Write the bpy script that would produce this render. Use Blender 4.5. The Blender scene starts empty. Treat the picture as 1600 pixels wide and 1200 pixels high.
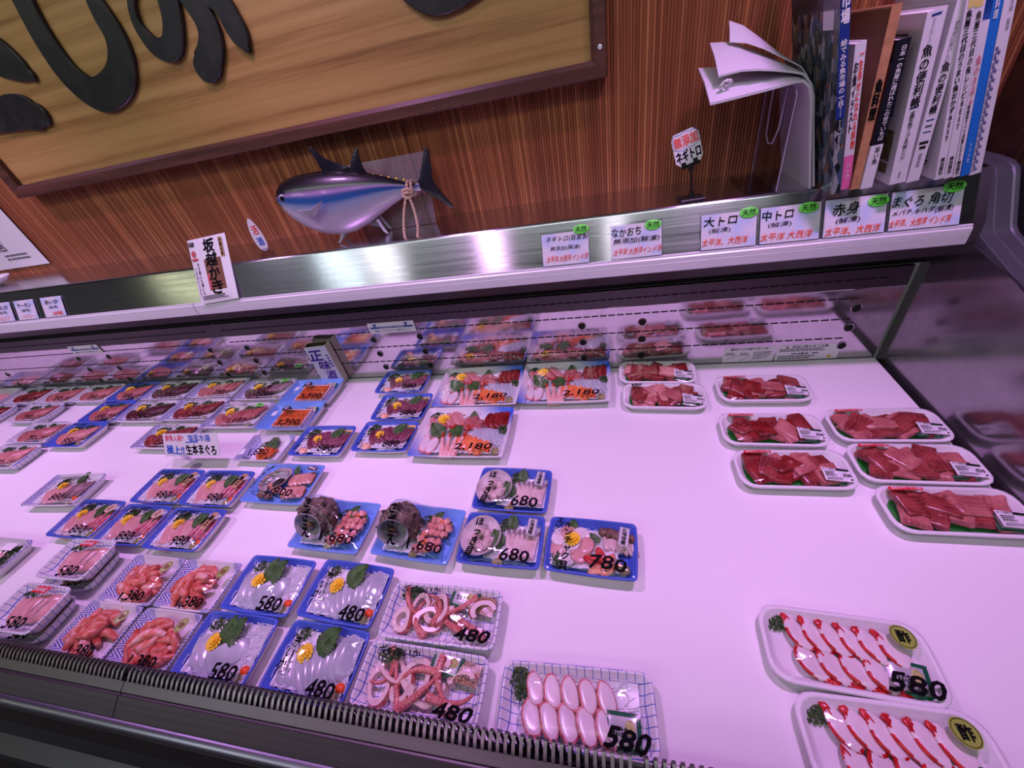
import bpy, bmesh, math, random
from mathutils import Matrix, Vector, Euler, noise
SC = bpy.context.scene
COL = SC.collection
R = math.radians
PI = math.pi

# ------------------------------------------------------------------ camera
cam_d = bpy.data.cameras.new('camera')
cam_d.sensor_width = 36.0
cam_d.lens = 622.54 / 1600 * 36.0
cam_d.clip_start = 0.01
cam = bpy.data.objects.new('camera', cam_d)
COL.objects.link(cam)
_r = (0.97154633, 0.16135112, -0.17338842)
_d = (-0.03244699, -0.63448912, -0.77225045)
_f = (-0.23461654, 0.75590302, -0.61120022)
cam.matrix_world = Matrix(((_r[0], -_d[0], -_f[0], 0.0),
                           (_r[1], -_d[1], -_f[1], 0.0),
                           (_r[2], -_d[2], -_f[2], 0.7),
                           (0, 0, 0, 1)))
SC.camera = cam

# ------------------------------------------------------------------ world and lamps
world = bpy.data.worlds.new('shop_air')
world.use_nodes = True
SC.world = world
world.node_tree.nodes['Background'].inputs[0].default_value = (0.6, 0.58, 0.62, 1)
world.node_tree.nodes['Background'].inputs[1].default_value = 0.08


def area(name, loc, rot, sx, sy, power, col, spread=180):
    d = bpy.data.lights.new(name, 'AREA')
    d.shape = 'RECTANGLE'; d.size = sx; d.size_y = sy
    d.energy = power; d.color = col; d.spread = R(spread)
    o = bpy.data.objects.new(name, d); COL.objects.link(o)
    o.location = loc; o.rotation_euler = rot
    return o


# pink display spots in a row high above the case, ordinary white shop lamps further out over the aisle, plus one added sheen panel
for i, lx in enumerate((-2.9, -1.75, -0.62, 0.42)):
    area('display_spot_lamp', (lx, 0.62, 1.44), (R(-6), 0, 0), 0.16, 0.06, 4.35, (0.83, 0.375, 1.0), 100)
area('shop_ceiling_tubes', (-0.9, -0.45, 1.90), (R(58), 0, 0), 3.8, 0.3, 9, (0.92, 1.0, 0.97), 110)
for lx, col, pw in ((-4.7, (0.95, 1.0, 0.6), 5), (-2.65, (0.8, 0.95, 1.0), 6), (-2.15, (1.0, 0.95, 1.0), 5), (-1.02, (1.0, 0.6, 1.0), 6), (0.1, (1.0, 0.9, 1.0), 2)):
    area('aisle_lamp', (lx, -1.62, 1.93), (0, 0, 0), 0.16, 0.8, pw, col, 180)
area('added_sheen_light', (-3.0, -1.9, 1.96), (0, 0, 0), 3.2, 0.7, 1.6, (0.86, 0.94, 1.0), 180)  # added light, no known fixture: gives the steel face its broad bright reflection

SC.view_settings.view_transform = 'Standard'
SC.view_settings.look = 'None'
SC.view_settings.gamma = 1.0
SC.view_settings.exposure = 0.0
SC.view_settings.use_curve_mapping = False


# ------------------------------------------------------------------ materials
MATS = {}


def _nt(name):
    m = bpy.data.materials.new(name); m.use_nodes = True
    nt = m.node_tree
    return m, nt, nt.nodes['Principled BSDF']


def srgb(c):
    return tuple((x / 12.92 if x <= 0.04045 else ((x + 0.055) / 1.055) ** 2.4) for x in c)


def S(r, g, b):
    return srgb((r / 255, g / 255, b / 255)) + (1,)


def mat(name, col, rough=0.5, metal=0.0, bump=0.0, bscale=60, var=None, vscale=20, sss=0.0, coat=0.0, spec=0.5, objrand=True, vdet=3):
    """plain surface with optional noise colour variation and noise bump"""
    if name in MATS: return MATS[name]
    m, nt, p = _nt(name)
    p.inputs['Base Color'].default_value = col
    p.inputs['Roughness'].default_value = rough
    p.inputs['Metallic'].default_value = metal
    p.inputs['Specular IOR Level'].default_value = spec
    if coat: p.inputs['Coat Weight'].default_value = coat; p.inputs['Coat Roughness'].default_value = 0.08
    if sss:
        p.inputs['Subsurface Weight'].default_value = sss
        p.inputs['Subsurface Radius'].default_value = (0.006, 0.003, 0.003)
        p.inputs['Subsurface Scale'].default_value = 0.5
    if var or bump:
        tc = nt.nodes.new('ShaderNodeTexCoord'); vec = tc.outputs['Object']
        if objrand:
            oi = nt.nodes.new('ShaderNodeObjectInfo')
            va = nt.nodes.new('ShaderNodeVectorMath'); va.operation = 'MULTIPLY_ADD'
            cb = nt.nodes.new('ShaderNodeCombineXYZ')
            nt.links.new(oi.outputs['Random'], cb.inputs[0]); nt.links.new(oi.outputs['Random'], cb.inputs[2])
            nt.links.new(cb.outputs[0], va.inputs[0]); va.inputs[1].default_value = (3, 3, 3)
            nt.links.new(vec, va.inputs[2]); vec = va.outputs[0]
    if var:
        n = nt.nodes.new('ShaderNodeTexNoise'); n.inputs['Scale'].default_value = vscale; n.inputs['Detail'].default_value = vdet
        nt.links.new(vec, n.inputs['Vector'])
        rp = nt.nodes.new('ShaderNodeValToRGB')
        rp.color_ramp.elements[0].position = 0.36; rp.color_ramp.elements[0].color = col
        rp.color_ramp.elements[1].position = 0.66; rp.color_ramp.elements[1].color = var
        nt.links.new(n.outputs[0], rp.inputs[0]); nt.links.new(rp.outputs[0], p.inputs['Base Color'])
    if bump:
        n2 = nt.nodes.new('ShaderNodeTexNoise'); n2.inputs['Scale'].default_value = bscale; n2.inputs['Detail'].default_value = 4
        nt.links.new(vec, n2.inputs['Vector'])
        b = nt.nodes.new('ShaderNodeBump'); b.inputs['Strength'].default_value = bump; b.inputs['Distance'].default_value = 0.002
        nt.links.new(n2.outputs[0], b.inputs['Height']); nt.links.new(b.outputs[0], p.inputs['Normal'])
    MATS[name] = m
    return m


def flesh(name, c1, c2, line=None, scale=55, lscale=160, rough=0.22, sss=0.15):
    """fish meat: blotchy colour plus fine pale fibre lines"""
    if name in MATS: return MATS[name]
    m, nt, p = _nt(name)
    p.inputs['Roughness'].default_value = rough
    p.inputs['Subsurface Weight'].default_value = sss
    p.inputs['Subsurface Radius'].default_value = (0.005, 0.002, 0.002)
    p.inputs['Subsurface Scale'].default_value = 0.5
    tc = nt.nodes.new('ShaderNodeTexCoord'); oi = nt.nodes.new('ShaderNodeObjectInfo')
    cb = nt.nodes.new('ShaderNodeCombineXYZ')
    for i in range(3): nt.links.new(oi.outputs['Random'], cb.inputs[i])
    va = nt.nodes.new('ShaderNodeVectorMath'); va.operation = 'MULTIPLY_ADD'; va.inputs[1].default_value = (2, 5, 3)
    nt.links.new(cb.outputs[0], va.inputs[0]); nt.links.new(tc.outputs['Object'], va.inputs[2])
    n = nt.nodes.new('ShaderNodeTexNoise'); n.inputs['Scale'].default_value = scale; n.inputs['Detail'].default_value = 3
    nt.links.new(va.outputs[0], n.inputs['Vector'])
    rp = nt.nodes.new('ShaderNodeValToRGB')
    rp.color_ramp.elements[0].position = 0.35; rp.color_ramp.elements[0].color = c1
    rp.color_ramp.elements[1].position = 0.68; rp.color_ramp.elements[1].color = c2
    nt.links.new(n.outputs[0], rp.inputs[0])
    out = rp.outputs[0]
    if line:
        w = nt.nodes.new('ShaderNodeTexWave'); w.inputs['Scale'].default_value = lscale; w.inputs['Distortion'].default_value = 7.0
        w.inputs['Detail'].default_value = 2; w.inputs['Detail Scale'].default_value = 0.6
        nt.links.new(va.outputs[0], w.inputs['Vector'])
        r2 = nt.nodes.new('ShaderNodeValToRGB'); r2.color_ramp.elements[0].position = 0.62; r2.color_ramp.elements[1].position = 1.0
        r2.color_ramp.elements[1].color = (0.15, 0.15, 0.15, 1)
        nt.links.new(w.outputs[0], r2.inputs[0])
        mx = nt.nodes.new('ShaderNodeMix'); mx.data_type = 'RGBA'
        nt.links.new(r2.outputs[0], mx.inputs[0]); nt.links.new(out, mx.inputs[6]); mx.inputs[7].default_value = line
        out = mx.outputs[2]
    nt.links.new(out, p.inputs['Base Color'])
    MATS[name] = m
    return m


def clear_mat(name, tint, rough=0.04, ior=1.45, bump=0.0):
    """thin clear plastic: lets light straight through, with a weak mirror reflection on either side"""
    m = bpy.data.materials.new(name); m.use_nodes = True
    nt = m.node_tree; nt.nodes.clear()
    o = nt.nodes.new('ShaderNodeOutputMaterial')
    tr = nt.nodes.new('ShaderNodeBsdfTransparent'); tr.inputs[0].default_value = tint
    gl = nt.nodes.new('ShaderNodeBsdfGlossy'); gl.inputs['Roughness'].default_value = rough
    ge = nt.nodes.new('ShaderNodeNewGeometry')
    mi = nt.nodes.new('ShaderNodeMix'); mi.data_type = 'FLOAT'
    nt.links.new(ge.outputs['Backfacing'], mi.inputs[0]); mi.inputs[2].default_value = ior; mi.inputs[3].default_value = 1 / ior
    fr = nt.nodes.new('ShaderNodeFresnel'); nt.links.new(mi.outputs[0], fr.inputs[0])
    if bump:
        tc = nt.nodes.new('ShaderNodeTexCoord')
        n = nt.nodes.new('ShaderNodeTexNoise'); n.inputs['Scale'].default_value = 38; n.inputs['Detail'].default_value = 2
        nt.links.new(tc.outputs['Object'], n.inputs['Vector'])
        b = nt.nodes.new('ShaderNodeBump'); b.inputs['Strength'].default_value = bump; b.inputs['Distance'].default_value = 0.004
        nt.links.new(n.outputs[0], b.inputs['Height'])
        nt.links.new(b.outputs[0], gl.inputs['Normal'])
    mx = nt.nodes.new('ShaderNodeMixShader')
    nt.links.new(fr.outputs[0], mx.inputs[0]); nt.links.new(tr.outputs[0], mx.inputs[1]); nt.links.new(gl.outputs[0], mx.inputs[2])
    nt.links.new(mx.outputs[0], o.inputs[0])
    MATS[name] = m
    return m


FILM = clear_mat('cling_film', (0.975, 0.975, 0.98, 1), 0.05, 1.36, 0.35)
ACRYL = clear_mat('clear_acrylic', (0.86, 0.84, 0.9, 1))
SLEEVE = clear_mat('plastic_sleeve', (0.95, 0.945, 0.96, 1), 0.12, 1.3)


def uvmath(name, build, rough=0.45):
    """material whose base colour is built from the UV map by build(nt, u, v) -> colour socket"""
    if name in MATS: return MATS[name]
    m, nt, p = _nt(name)
    p.inputs['Roughness'].default_value = rough
    uv = nt.nodes.new('ShaderNodeUVMap')
    sp = nt.nodes.new('ShaderNodeSeparateXYZ'); nt.links.new(uv.outputs[0], sp.inputs[0])
    nt.links.new(build(nt, sp.outputs[0], sp.outputs[1]), p.inputs['Base Color'])
    MATS[name] = m
    return m


def mth(nt, op, a, b=None, c=None):
    n = nt.nodes.new('ShaderNodeMath'); n.operation = op
    for i, x in enumerate((a, b, c)):
        if x is None: continue
        if isinstance(x, (int, float)): n.inputs[i].default_value = x
        else: nt.links.new(x, n.inputs[i])
    return n.outputs[0]


def mixc(nt, fac, a, b):
    mx = nt.nodes.new('ShaderNodeMix'); mx.data_type = 'RGBA'
    for i, x in ((0, fac), (6, a), (7, b)):
        if isinstance(x, (int, float)): mx.inputs[i].default_value = x
        elif isinstance(x, tuple): mx.inputs[i].default_value = x
        else: nt.links.new(x, mx.inputs[i])
    return mx.outputs[2]


FOAM = mat('white_foam', (0.80, 0.80, 0.80, 1), 0.5, bump=0.05, bscale=900)
BLUE = mat('deep_blue_tray_print', S(70, 102, 206), 0.38)
LBLUE = mat('pale_blue_tray_print', S(118, 168, 240), 0.38)


def grid_build(nt, u, v):
    # u, v in metres: thin blue lines every 11 mm, slightly wavy
    w1 = mth(nt, 'ADD', u, mth(nt, 'MULTIPLY', mth(nt, 'SINE', mth(nt, 'MULTIPLY', v, 120.0)), 0.0006))
    w2 = mth(nt, 'ADD', v, mth(nt, 'MULTIPLY', mth(nt, 'SINE', mth(nt, 'MULTIPLY', u, 140.0)), 0.0006))
    a = mth(nt, 'LESS_THAN', mth(nt, 'FRACT', mth(nt, 'DIVIDE', w1, 0.0115)), 0.085)
    b = mth(nt, 'LESS_THAN', mth(nt, 'FRACT', mth(nt, 'DIVIDE', w2, 0.0115)), 0.085)
    return mixc(nt, mth(nt, 'MAXIMUM', a, b), (0.80, 0.80, 0.82, 1), S(52, 92, 190))


GRID = uvmath('blue_grid_tray_print', grid_build)


def wave_build(nt, u, v):
    # blue hatched bands along the two short sides of the tray; u,v in metres
    au = mth(nt, 'ABSOLUTE', u)
    return au


def make_wave(name, hw):
    def bld(nt, u, v):
        au = mth(nt, 'ABSOLUTE', u)
        band = mth(nt, 'GREATER_THAN', au, hw - 0.021)
        tri = mth(nt, 'PINGPONG', v, 0.011)
        sgn = mth(nt, 'SUBTRACT', mth(nt, 'MULTIPLY', mth(nt, 'GREATER_THAN', mth(nt, 'FRACT', mth(nt, 'DIVIDE', v, 0.022)), 0.5), 2.0), 1.0)
        st = mth(nt, 'LESS_THAN', mth(nt, 'FRACT', mth(nt, 'DIVIDE', mth(nt, 'ADD', mth(nt, 'MULTIPLY', u, sgn), v), 0.0042)), 0.5)
        return mixc(nt, mth(nt, 'MULTIPLY', band, st), (0.80, 0.80, 0.82, 1), S(62, 84, 190))
    return uvmath(name, bld)


def mori_build(nt, u, v):
    # white tray with blue shading toward left front and right back corners, u v in metres
    s = mth(nt, 'ADD', mth(nt, 'DIVIDE', u, 0.118), mth(nt, 'DIVIDE', v, 0.083))
    f1 = mth(nt, 'SMOOTH_MAX', mth(nt, 'MULTIPLY', mth(nt, 'SUBTRACT', s, 1.05), 1.5), 0.0, 0.1)
    d = mth(nt, 'SUBTRACT', mth(nt, 'MULTIPLY', mth(nt, 'DIVIDE', u, 0.118), -1.0), mth(nt, 'DIVIDE', v, 0.11))
    f2 = mth(nt, 'SMOOTH_MAX', mth(nt, 'MULTIPLY', mth(nt, 'SUBTRACT', d, 0.98), 1.3), 0.0, 0.1)
    leaf = mth(nt, 'GREATER_THAN', mth(nt, 'SINE', mth(nt, 'MULTIPLY', mth(nt, 'ARCTAN2', mth(nt, 'SUBTRACT', v, 0.055), mth(nt, 'SUBTRACT', u, 0.088)), 7.0)), 0.25)
    rr = mth(nt, 'POWER', mth(nt, 'ADD', mth(nt, 'POWER', mth(nt, 'SUBTRACT', u, 0.088), 2.0), mth(nt, 'POWER', mth(nt, 'SUBTRACT', v, 0.055), 2.0)), 0.5)
    lf = mth(nt, 'MULTIPLY', mth(nt, 'MULTIPLY', leaf, mth(nt, 'LESS_THAN', rr, 0.03)), 0.55)
    f = mth(nt, 'MINIMUM', mth(nt, 'MAXIMUM', mth(nt, 'MAXIMUM', f1, f2), lf), 1.0)
    return mixc(nt, f, (0.80, 0.80, 0.82, 1), S(48, 110, 225))


MORI = uvmath('blue_shaded_tray_print', mori_build)

INK = mat('black_marker_ink', (0.004, 0.004, 0.005, 1), 0.8, spec=0.1)
RED = mat('red_ink', S(226, 62, 40), 0.5)
ORANGE = mat('orange_ink', S(232, 84, 40), 0.5)
BLUEINK = mat('blue_ink', S(40, 90, 200), 0.5)
PURPLE = mat('purple_ink', S(62, 24, 150), 0.5)
WHITE = mat('white_print', (0.82, 0.82, 0.82, 1), 0.5)
GREYINK = mat('grey_print', S(90, 88, 96), 0.6)
PINKINK = mat('pink_print', S(225, 90, 150), 0.5)
CARD = mat('white_card', (0.78, 0.78, 0.80, 1), 0.4)
GREENST = mat('bright_green_sticker', S(112, 240, 84), 0.4)
REDST = mat('red_sticker', S(215, 25, 40), 0.4)
GOLD = mat('gold_sticker', S(150, 172, 70), 0.35)
TAN = mat('tan_paper_sticker', S(176, 142, 92), 0.45)
PARS = mat('parsley_green', S(30, 62, 24), 0.5, var=S(64, 100, 40), vscale=160)
SHISO = mat('shiso_leaf_green', S(44, 84, 30), 0.5, var=S(70, 112, 46), vscale=90, bump=0.3, bscale=300)
YEL = mat('chrysanthemum_yellow', S(255, 212, 24), 0.5, var=S(255, 230, 70), vscale=200)
SHRED = mat('white_radish', (0.78, 0.80, 0.82, 1), 0.3, sss=0.2)
WASABI = mat('wasabi_paste', S(150, 142, 92), 0.6, bump=0.8, bscale=240)
CARROT = mat('carrot_orange', S(240, 88, 24), 0.35)
GINGER = mat('pickled_ginger', S(238, 178, 138), 0.35, var=S(250, 205, 170), vscale=120)
LEAFBAG = mat('green_plastic_sheet', S(36, 130, 48), 0.35)
SACHETG = mat('sachet_green', S(24, 92, 60), 0.25)
SACHETW = mat('sachet_silver', S(200, 205, 205), 0.22, 0.3)
TUNA = flesh('red_tuna', S(112, 34, 36), S(160, 70, 68), S(214, 120, 116), 45, 45)
TUNAR = flesh('deep_red_tuna', S(108, 20, 22), S(146, 42, 40), S(186, 70, 66), 50, 40)
TUNAP = flesh('pink_tuna', S(160, 80, 80), S(194, 120, 114), S(236, 176, 168), 40, 45)
TORO = flesh('pale_pink_belly', S(196, 116, 112), S(216, 152, 144), S(246, 214, 206), 40, 45)
DARKF = flesh('dark_purple_fish', S(62, 24, 34), S(104, 44, 54), S(150, 92, 100), 50, 120)
KATSUO = flesh('bonito_purple', S(104, 42, 62), S(148, 78, 96), S(196, 140, 156), 45, 140)
TAI = flesh('translucent_pink_bream', S(206, 142, 140), S(222, 172, 166), S(238, 206, 200), 40, 100)
TAIG = flesh('greyish_bream', S(138, 106, 112), S(172, 140, 146), S(212, 190, 194), 40, 100)
SKIN = mat('red_fish_skin', S(196, 60, 76), 0.25, var=S(232, 150, 158), vscale=180)
IKA = flesh('white_squid', S(172, 180, 186), S(196, 200, 206), None, 30, 80, 0.2, 0.3)
OCTW = flesh('white_octopus', S(226, 214, 214), S(238, 228, 226), None, 30, 80, 0.2, 0.3)
OCTR = mat('octopus_red_skin', S(172, 16, 28), 0.22, var=S(214, 48, 48), vscale=120)
OCTP = mat('octopus_pale_pink_skin', S(226, 160, 160), 0.25, var=S(200, 92, 96), vscale=120)
CRAB = flesh('crab_red', S(196, 74, 58), S(224, 146, 124), None, 120, 60, 0.3)
CRABW = flesh('crab_white', S(226, 120, 98), S(240, 206, 194), None, 90, 60, 0.3)
SQRED = mat('boiled_squid_skin', S(186, 84, 82), 0.3, var=S(214, 136, 124), vscale=110)
SQWH = mat('boiled_squid_meat', S(226, 200, 192), 0.3, var=S(236, 216, 208), vscale=80)
SALMON = flesh('salmon_orange', S(222, 98, 40), S(238, 140, 76), S(248, 196, 150), 50, 90)
SHRIMP = flesh('sweet_shrimp', S(226, 160, 150), S(240, 200, 190), S(250, 226, 220), 70, 150)
SHRIMPT = mat('shrimp_tail_red', S(196, 52, 34), 0.3)
UNI = mat('sea_urchin_orange', S(196, 74, 16), 0.4, var=S(226, 118, 40), vscale=140, bump=0.7, bscale=420)
SHELLB = mat('turban_shell_brown', S(58, 46, 40), 0.5, var=S(136, 116, 102), vscale=120, bump=1.0, bscale=300, vdet=8)
NACRE = mat('nacre_grey', S(140, 146, 146), 0.14, 0.2, var=S(206, 204, 200), vscale=60)
DARKM = mat('dark_flesh', S(36, 32, 36), 0.3)
CLAMSH = mat('clam_shell_cream', S(196, 182, 184), 0.25, var=S(232, 224, 222), vscale=50)
CLAMW = flesh('clam_meat', S(206, 176, 172), S(228, 206, 200), None, 60, 60)
CLAMT = mat('clam_tip_mauve', S(120, 92, 98), 0.3, var=S(156, 126, 130), vscale=100)
BROWNF = mat('brown_frill', S(84, 58, 46), 0.4, var=S(140, 106, 86), vscale=130)
ABAL = flesh('abalone_meat', S(196, 136, 120), S(216, 164, 146), None, 50, 60)
ABALE = mat('abalone_edge', S(132, 72, 50), 0.3)
CHUNKP = flesh('turban_flesh', S(206, 128, 118), S(226, 168, 154), None, 70, 60)


# ------------------------------------------------------------------ mesh builder
class MB:
    def __init__(s): s.v = []; s.f = []; s.mi = []; s.uv = None

    def add(s, vs, fs, mi=0):
        b = len(s.v)
        s.v += [tuple(v) for v in vs]
        s.f += [tuple(i + b for i in f) for f in fs]
        s.mi += [mi] * len(fs) if isinstance(mi, int) else list(mi)

    def box(s, c, d, M=None, mi=0):
        x, y, z = (q / 2 for q in d)
        vs = [Vector((c[0] + i * x, c[1] + j * y, c[2] + k * z)) for i in (-1, 1) for j in (-1, 1) for k in (-1, 1)]
        if M: vs = [M @ v for v in vs]
        s.add(vs, [(0, 1, 3, 2), (4, 6, 7, 5), (0, 4, 5, 1), (2, 3, 7, 6), (0, 2, 6, 4), (1, 5, 7, 3)], mi)

    def tube(s, pts, r, n=8, closed=False, mi=0, caps=True):
        pts = [Vector(p) for p in pts]; N = len(pts)
        rr = r if isinstance(r, (list, tuple)) else [r] * N
        vs = []; up = None
        for i, p in enumerate(pts):
            if closed: t = pts[(i + 1) % N] - pts[i - 1]
            else: t = pts[min(i + 1, N - 1)] - pts[max(i - 1, 0)]
            t.normalize()
            if up is None:
                up = Vector((0, 0, 1)) if abs(t.z) < 0.9 else Vector((1, 0, 0))
            a = t.cross(up)
            if a.length < 1e-6: a = t.orthogonal()
            a.normalize(); b = a.cross(t).normalized(); up = b
            for k in range(n):
                th = 2 * PI * k / n
                vs.append(p + (a * math.cos(th) + b * math.sin(th)) * rr[i])
        fs = []
        for i in range(N if closed else N - 1):
            j = (i + 1) % N
            for k in range(n):
                l = (k + 1) % n
                fs.append((i * n + k, i * n + l, j * n + l, j * n + k))
        if not closed and caps:
            fs.append(tuple(range(n - 1, -1, -1))); fs.append(tuple((N - 1) * n + k for k in range(n)))
        s.add(vs, fs, mi)

    def rings(s, rings, mi=0, cap0=True, cap1=True):
        """loft closed loops of equal count; mi may be list per band"""
        n = len(rings[0]); vs = [v for r in rings for v in r]; fs = []; ms = []
        for i in range(len(rings) - 1):
            for k in range(n):
                l = (k + 1) % n
                fs.append((i * n + k, i * n + l, (i + 1) * n + l, (i + 1) * n + k)); ms.append(mi if isinstance(mi, int) else mi[i])
        if cap0: fs.append(tuple(range(n - 1, -1, -1))); ms.append(mi if isinstance(mi, int) else mi[0])
        if cap1: fs.append(tuple((len(rings) - 1) * n + k for k in range(n))); ms.append(mi if isinstance(mi, int) else mi[-1])
        s.add(vs, fs, ms)

    def grid(s, fn, nu, nv, mi=0):
        vs = [fn(i / nu, j / nv) for j in range(nv + 1) for i in range(nu + 1)]
        w = nu + 1
        s.add(vs, [(j * w + i, j * w + i + 1, (j + 1) * w + i + 1, (j + 1) * w + i) for j in range(nv) for i in range(nu)], mi)

    def ball(s, c, r, n=10, m=7, mi=0, M=None):
        rx, ry, rz = r if isinstance(r, tuple) else (r, r, r)
        vs = []
        for j in range(1, m):
            ph = PI * j / m - PI / 2
            for i in range(n):
                th = 2 * PI * i / n
                vs.append(Vector((c[0] + rx * math.cos(ph) * math.cos(th), c[1] + ry * math.cos(ph) * math.sin(th), c[2] + rz * math.sin(ph))))
        vs.append(Vector((c[0], c[1], c[2] - rz))); vs.append(Vector((c[0], c[1], c[2] + rz)))
        if M: vs = [M @ v for v in vs]
        fs = []
        for j in range(m - 2):
            for i in range(n):
                l = (i + 1) % n
                fs.append((j * n + i, j * n + l, (j + 1) * n + l, (j + 1) * n + i))
        b = (m - 1) * n
        for i in range(n):
            fs.append((b, (i + 1) % n, i)); fs.append((b + 1, (m - 2) * n + i, (m - 2) * n + (i + 1) % n))
        s.add(vs, fs, mi)

    def mesh(s, name, mats, smooth=True, angle=0.7, uvfn=None):
        me = bpy.data.meshes.new(name)
        me.from_pydata([tuple(v) for v in s.v], [], s.f)
        for m in (mats if isinstance(mats, (list, tuple)) else [mats]): me.materials.append(m)
        if any(s.mi): me.polygons.foreach_set('material_index', s.mi)
        if uvfn:
            ul = me.uv_layers.new(name='UVMap')
            for lp in me.loops:
                ul.data[lp.index].uv = uvfn(me.vertices[lp.vertex_index].co)
        me.update()
        if smooth:
            me.shade_smooth()
            me.set_sharp_from_angle(angle=angle)
        return me


def link(me, name, parent=None, loc=(0, 0, 0), rot=(0, 0, 0), sc=(1, 1, 1)):
    o = bpy.data.objects.new(name, me); COL.objects.link(o)
    o.parent = parent; o.location = loc; o.rotation_euler = rot
    o.scale = sc if isinstance(sc, (tuple, list)) else (sc, sc, sc)
    return o


def thing(name, label, cat, loc=(0, 0, 0), rot=(0, 0, 0), group=None):
    o = bpy.data.objects.new(name, None); COL.objects.link(o)
    o.empty_display_size = 0.02
    o.location = loc; o.rotation_euler = rot
    tag(o, label, cat, group)
    return o


def tag(o, label, cat, group=None):
    o['label'] = label; o['category'] = cat
    if group: o['group'] = group


def struct(o):
    o['kind'] = 'structure'
    return o


# ------------------------------------------------------------------ lettering
TXT = {}


def glyphs(s, bold=0.0, vert=False):
    k = (s, bold, vert)
    if k in TXT: return TXT[k]
    c = bpy.data.curves.new('lettering', 'FONT')
    c.body = '\n'.join(s) if vert else s
    c.size = 1; c.offset = bold; c.resolution_u = 2
    if vert: c.space_line = 1.0; c.align_x = 'CENTER'
    o = bpy.data.objects.new('lettering', c); COL.objects.link(o)
    bpy.context.view_layer.update()
    me = bpy.data.meshes.new_from_object(o.evaluated_get(bpy.context.evaluated_depsgraph_get()))
    vs = [(v.co.x, v.co.y) for v in me.vertices]; fs = [tuple(p.vertices) for p in me.polygons]
    bpy.data.objects.remove(o); bpy.data.curves.remove(c); bpy.data.meshes.remove(me)
    xs = [v[0] for v in vs]; ys = [v[1] for v in vs]
    x0, x1, y0, y1 = min(xs), max(xs), min(ys), max(ys)
    vs = [((x - x0) / (x1 - x0) - 0.5, (y - y0) / (y1 - y0) - 0.5) for x, y in vs]
    TXT[k] = (vs, fs, (x1 - x0) / (y1 - y0))
    return TXT[k]


def put_text(mb, s, cx, cy, w, h, fn, bold=0.01, shear=0.0, rot=0.0, vert=False, mi=0, jit=0.0):
    """lettering fitted in a w x h box (h None keeps the aspect) centred at cx, cy, mapped by fn(x, y) -> xyz"""
    vs, fs, asp = glyphs(s, 0.0, vert)
    if vert and w and h: w = min(w, h * asp * 1.25)
    if h is None: h = w / asp
    if w is None: w = h * asp
    ca, sa = math.cos(rot), math.sin(rot)
    out = []
    em = (h / len(s) if vert else h) * bold * 0.62
    sh = ((0, 0),) if bold < 0.012 else ((-em, -em * 0.4), (em, em * 0.4), (-em * 0.4, em), (em * 0.4, -em))
    n0 = len(vs)
    fs = [tuple(i + q * n0 for i in f) for q in range(len(sh)) for f in fs]
    e = 1e-4
    P0 = Vector(fn(cx, cy)); nr = (Vector(fn(cx + e, cy)) - P0).cross(Vector(fn(cx, cy + e)) - P0).normalized() * 0.00005
    for q, x, y in [(q, x * w + a, y * h + b) for q, (a, b) in enumerate(sh) for x, y in vs]:
        x += shear * y
        if jit: y += jit * h * math.sin(x / h * 2.1 + cx * 50); x += jit * h * math.sin(y / h * 3 + cx * 90)
        out.append(Vector(fn(cx + x * ca - y * sa, cy + x * sa + y * ca)) + nr * q)
    mb.add(out, fs, mi)


def flat(z):
    return lambda x, y: (x, y, z)


def bars(mb, x0, y0, w, h, rows, fn, seed=1, mi=0, fill=0.55):
    """rows of short dashes standing for lines of print too small to read"""
    rnd = random.Random(seed)
    for r in range(rows):
        y = y0 + h * (1 - (r + 0.5) / rows); t = h / rows * fill / 2
        x = x0; end = x0 + w * rnd.uniform(0.7, 1.0)
        while x < end:
            L = rnd.uniform(0.6, 1.6) * h / rows; L = min(L, end - x)
            mb.add([fn(x, y - t), fn(x + L * 0.8, y - t), fn(x + L * 0.8, y + t), fn(x, y + t)], [(0, 1, 2, 3)], mi)
            x += L
    return mb


def rect(mb, cx, cy, w, h, fn, rot=0, mi=0):
    ca, sa = math.cos(rot), math.sin(rot)
    mb.add([fn(cx + x * ca - y * sa, cy + x * sa + y * ca) for x, y in ((-w / 2, -h / 2), (w / 2, -h / 2), (w / 2, h / 2), (-w / 2, h / 2))], [(0, 1, 2, 3)], mi)


def disc(mb, cx, cy, rx, ry, fn, rot=0, mi=0, n=28):
    ca, sa = math.cos(rot), math.sin(rot)
    vs = []
    for i in range(n):
        x, y = rx * math.cos(2 * PI * i / n), ry * math.sin(2 * PI * i / n)
        vs.append(fn(cx + x * ca - y * sa, cy + x * sa + y * ca))
    mb.add(vs, [tuple(range(n))], mi)


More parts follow.
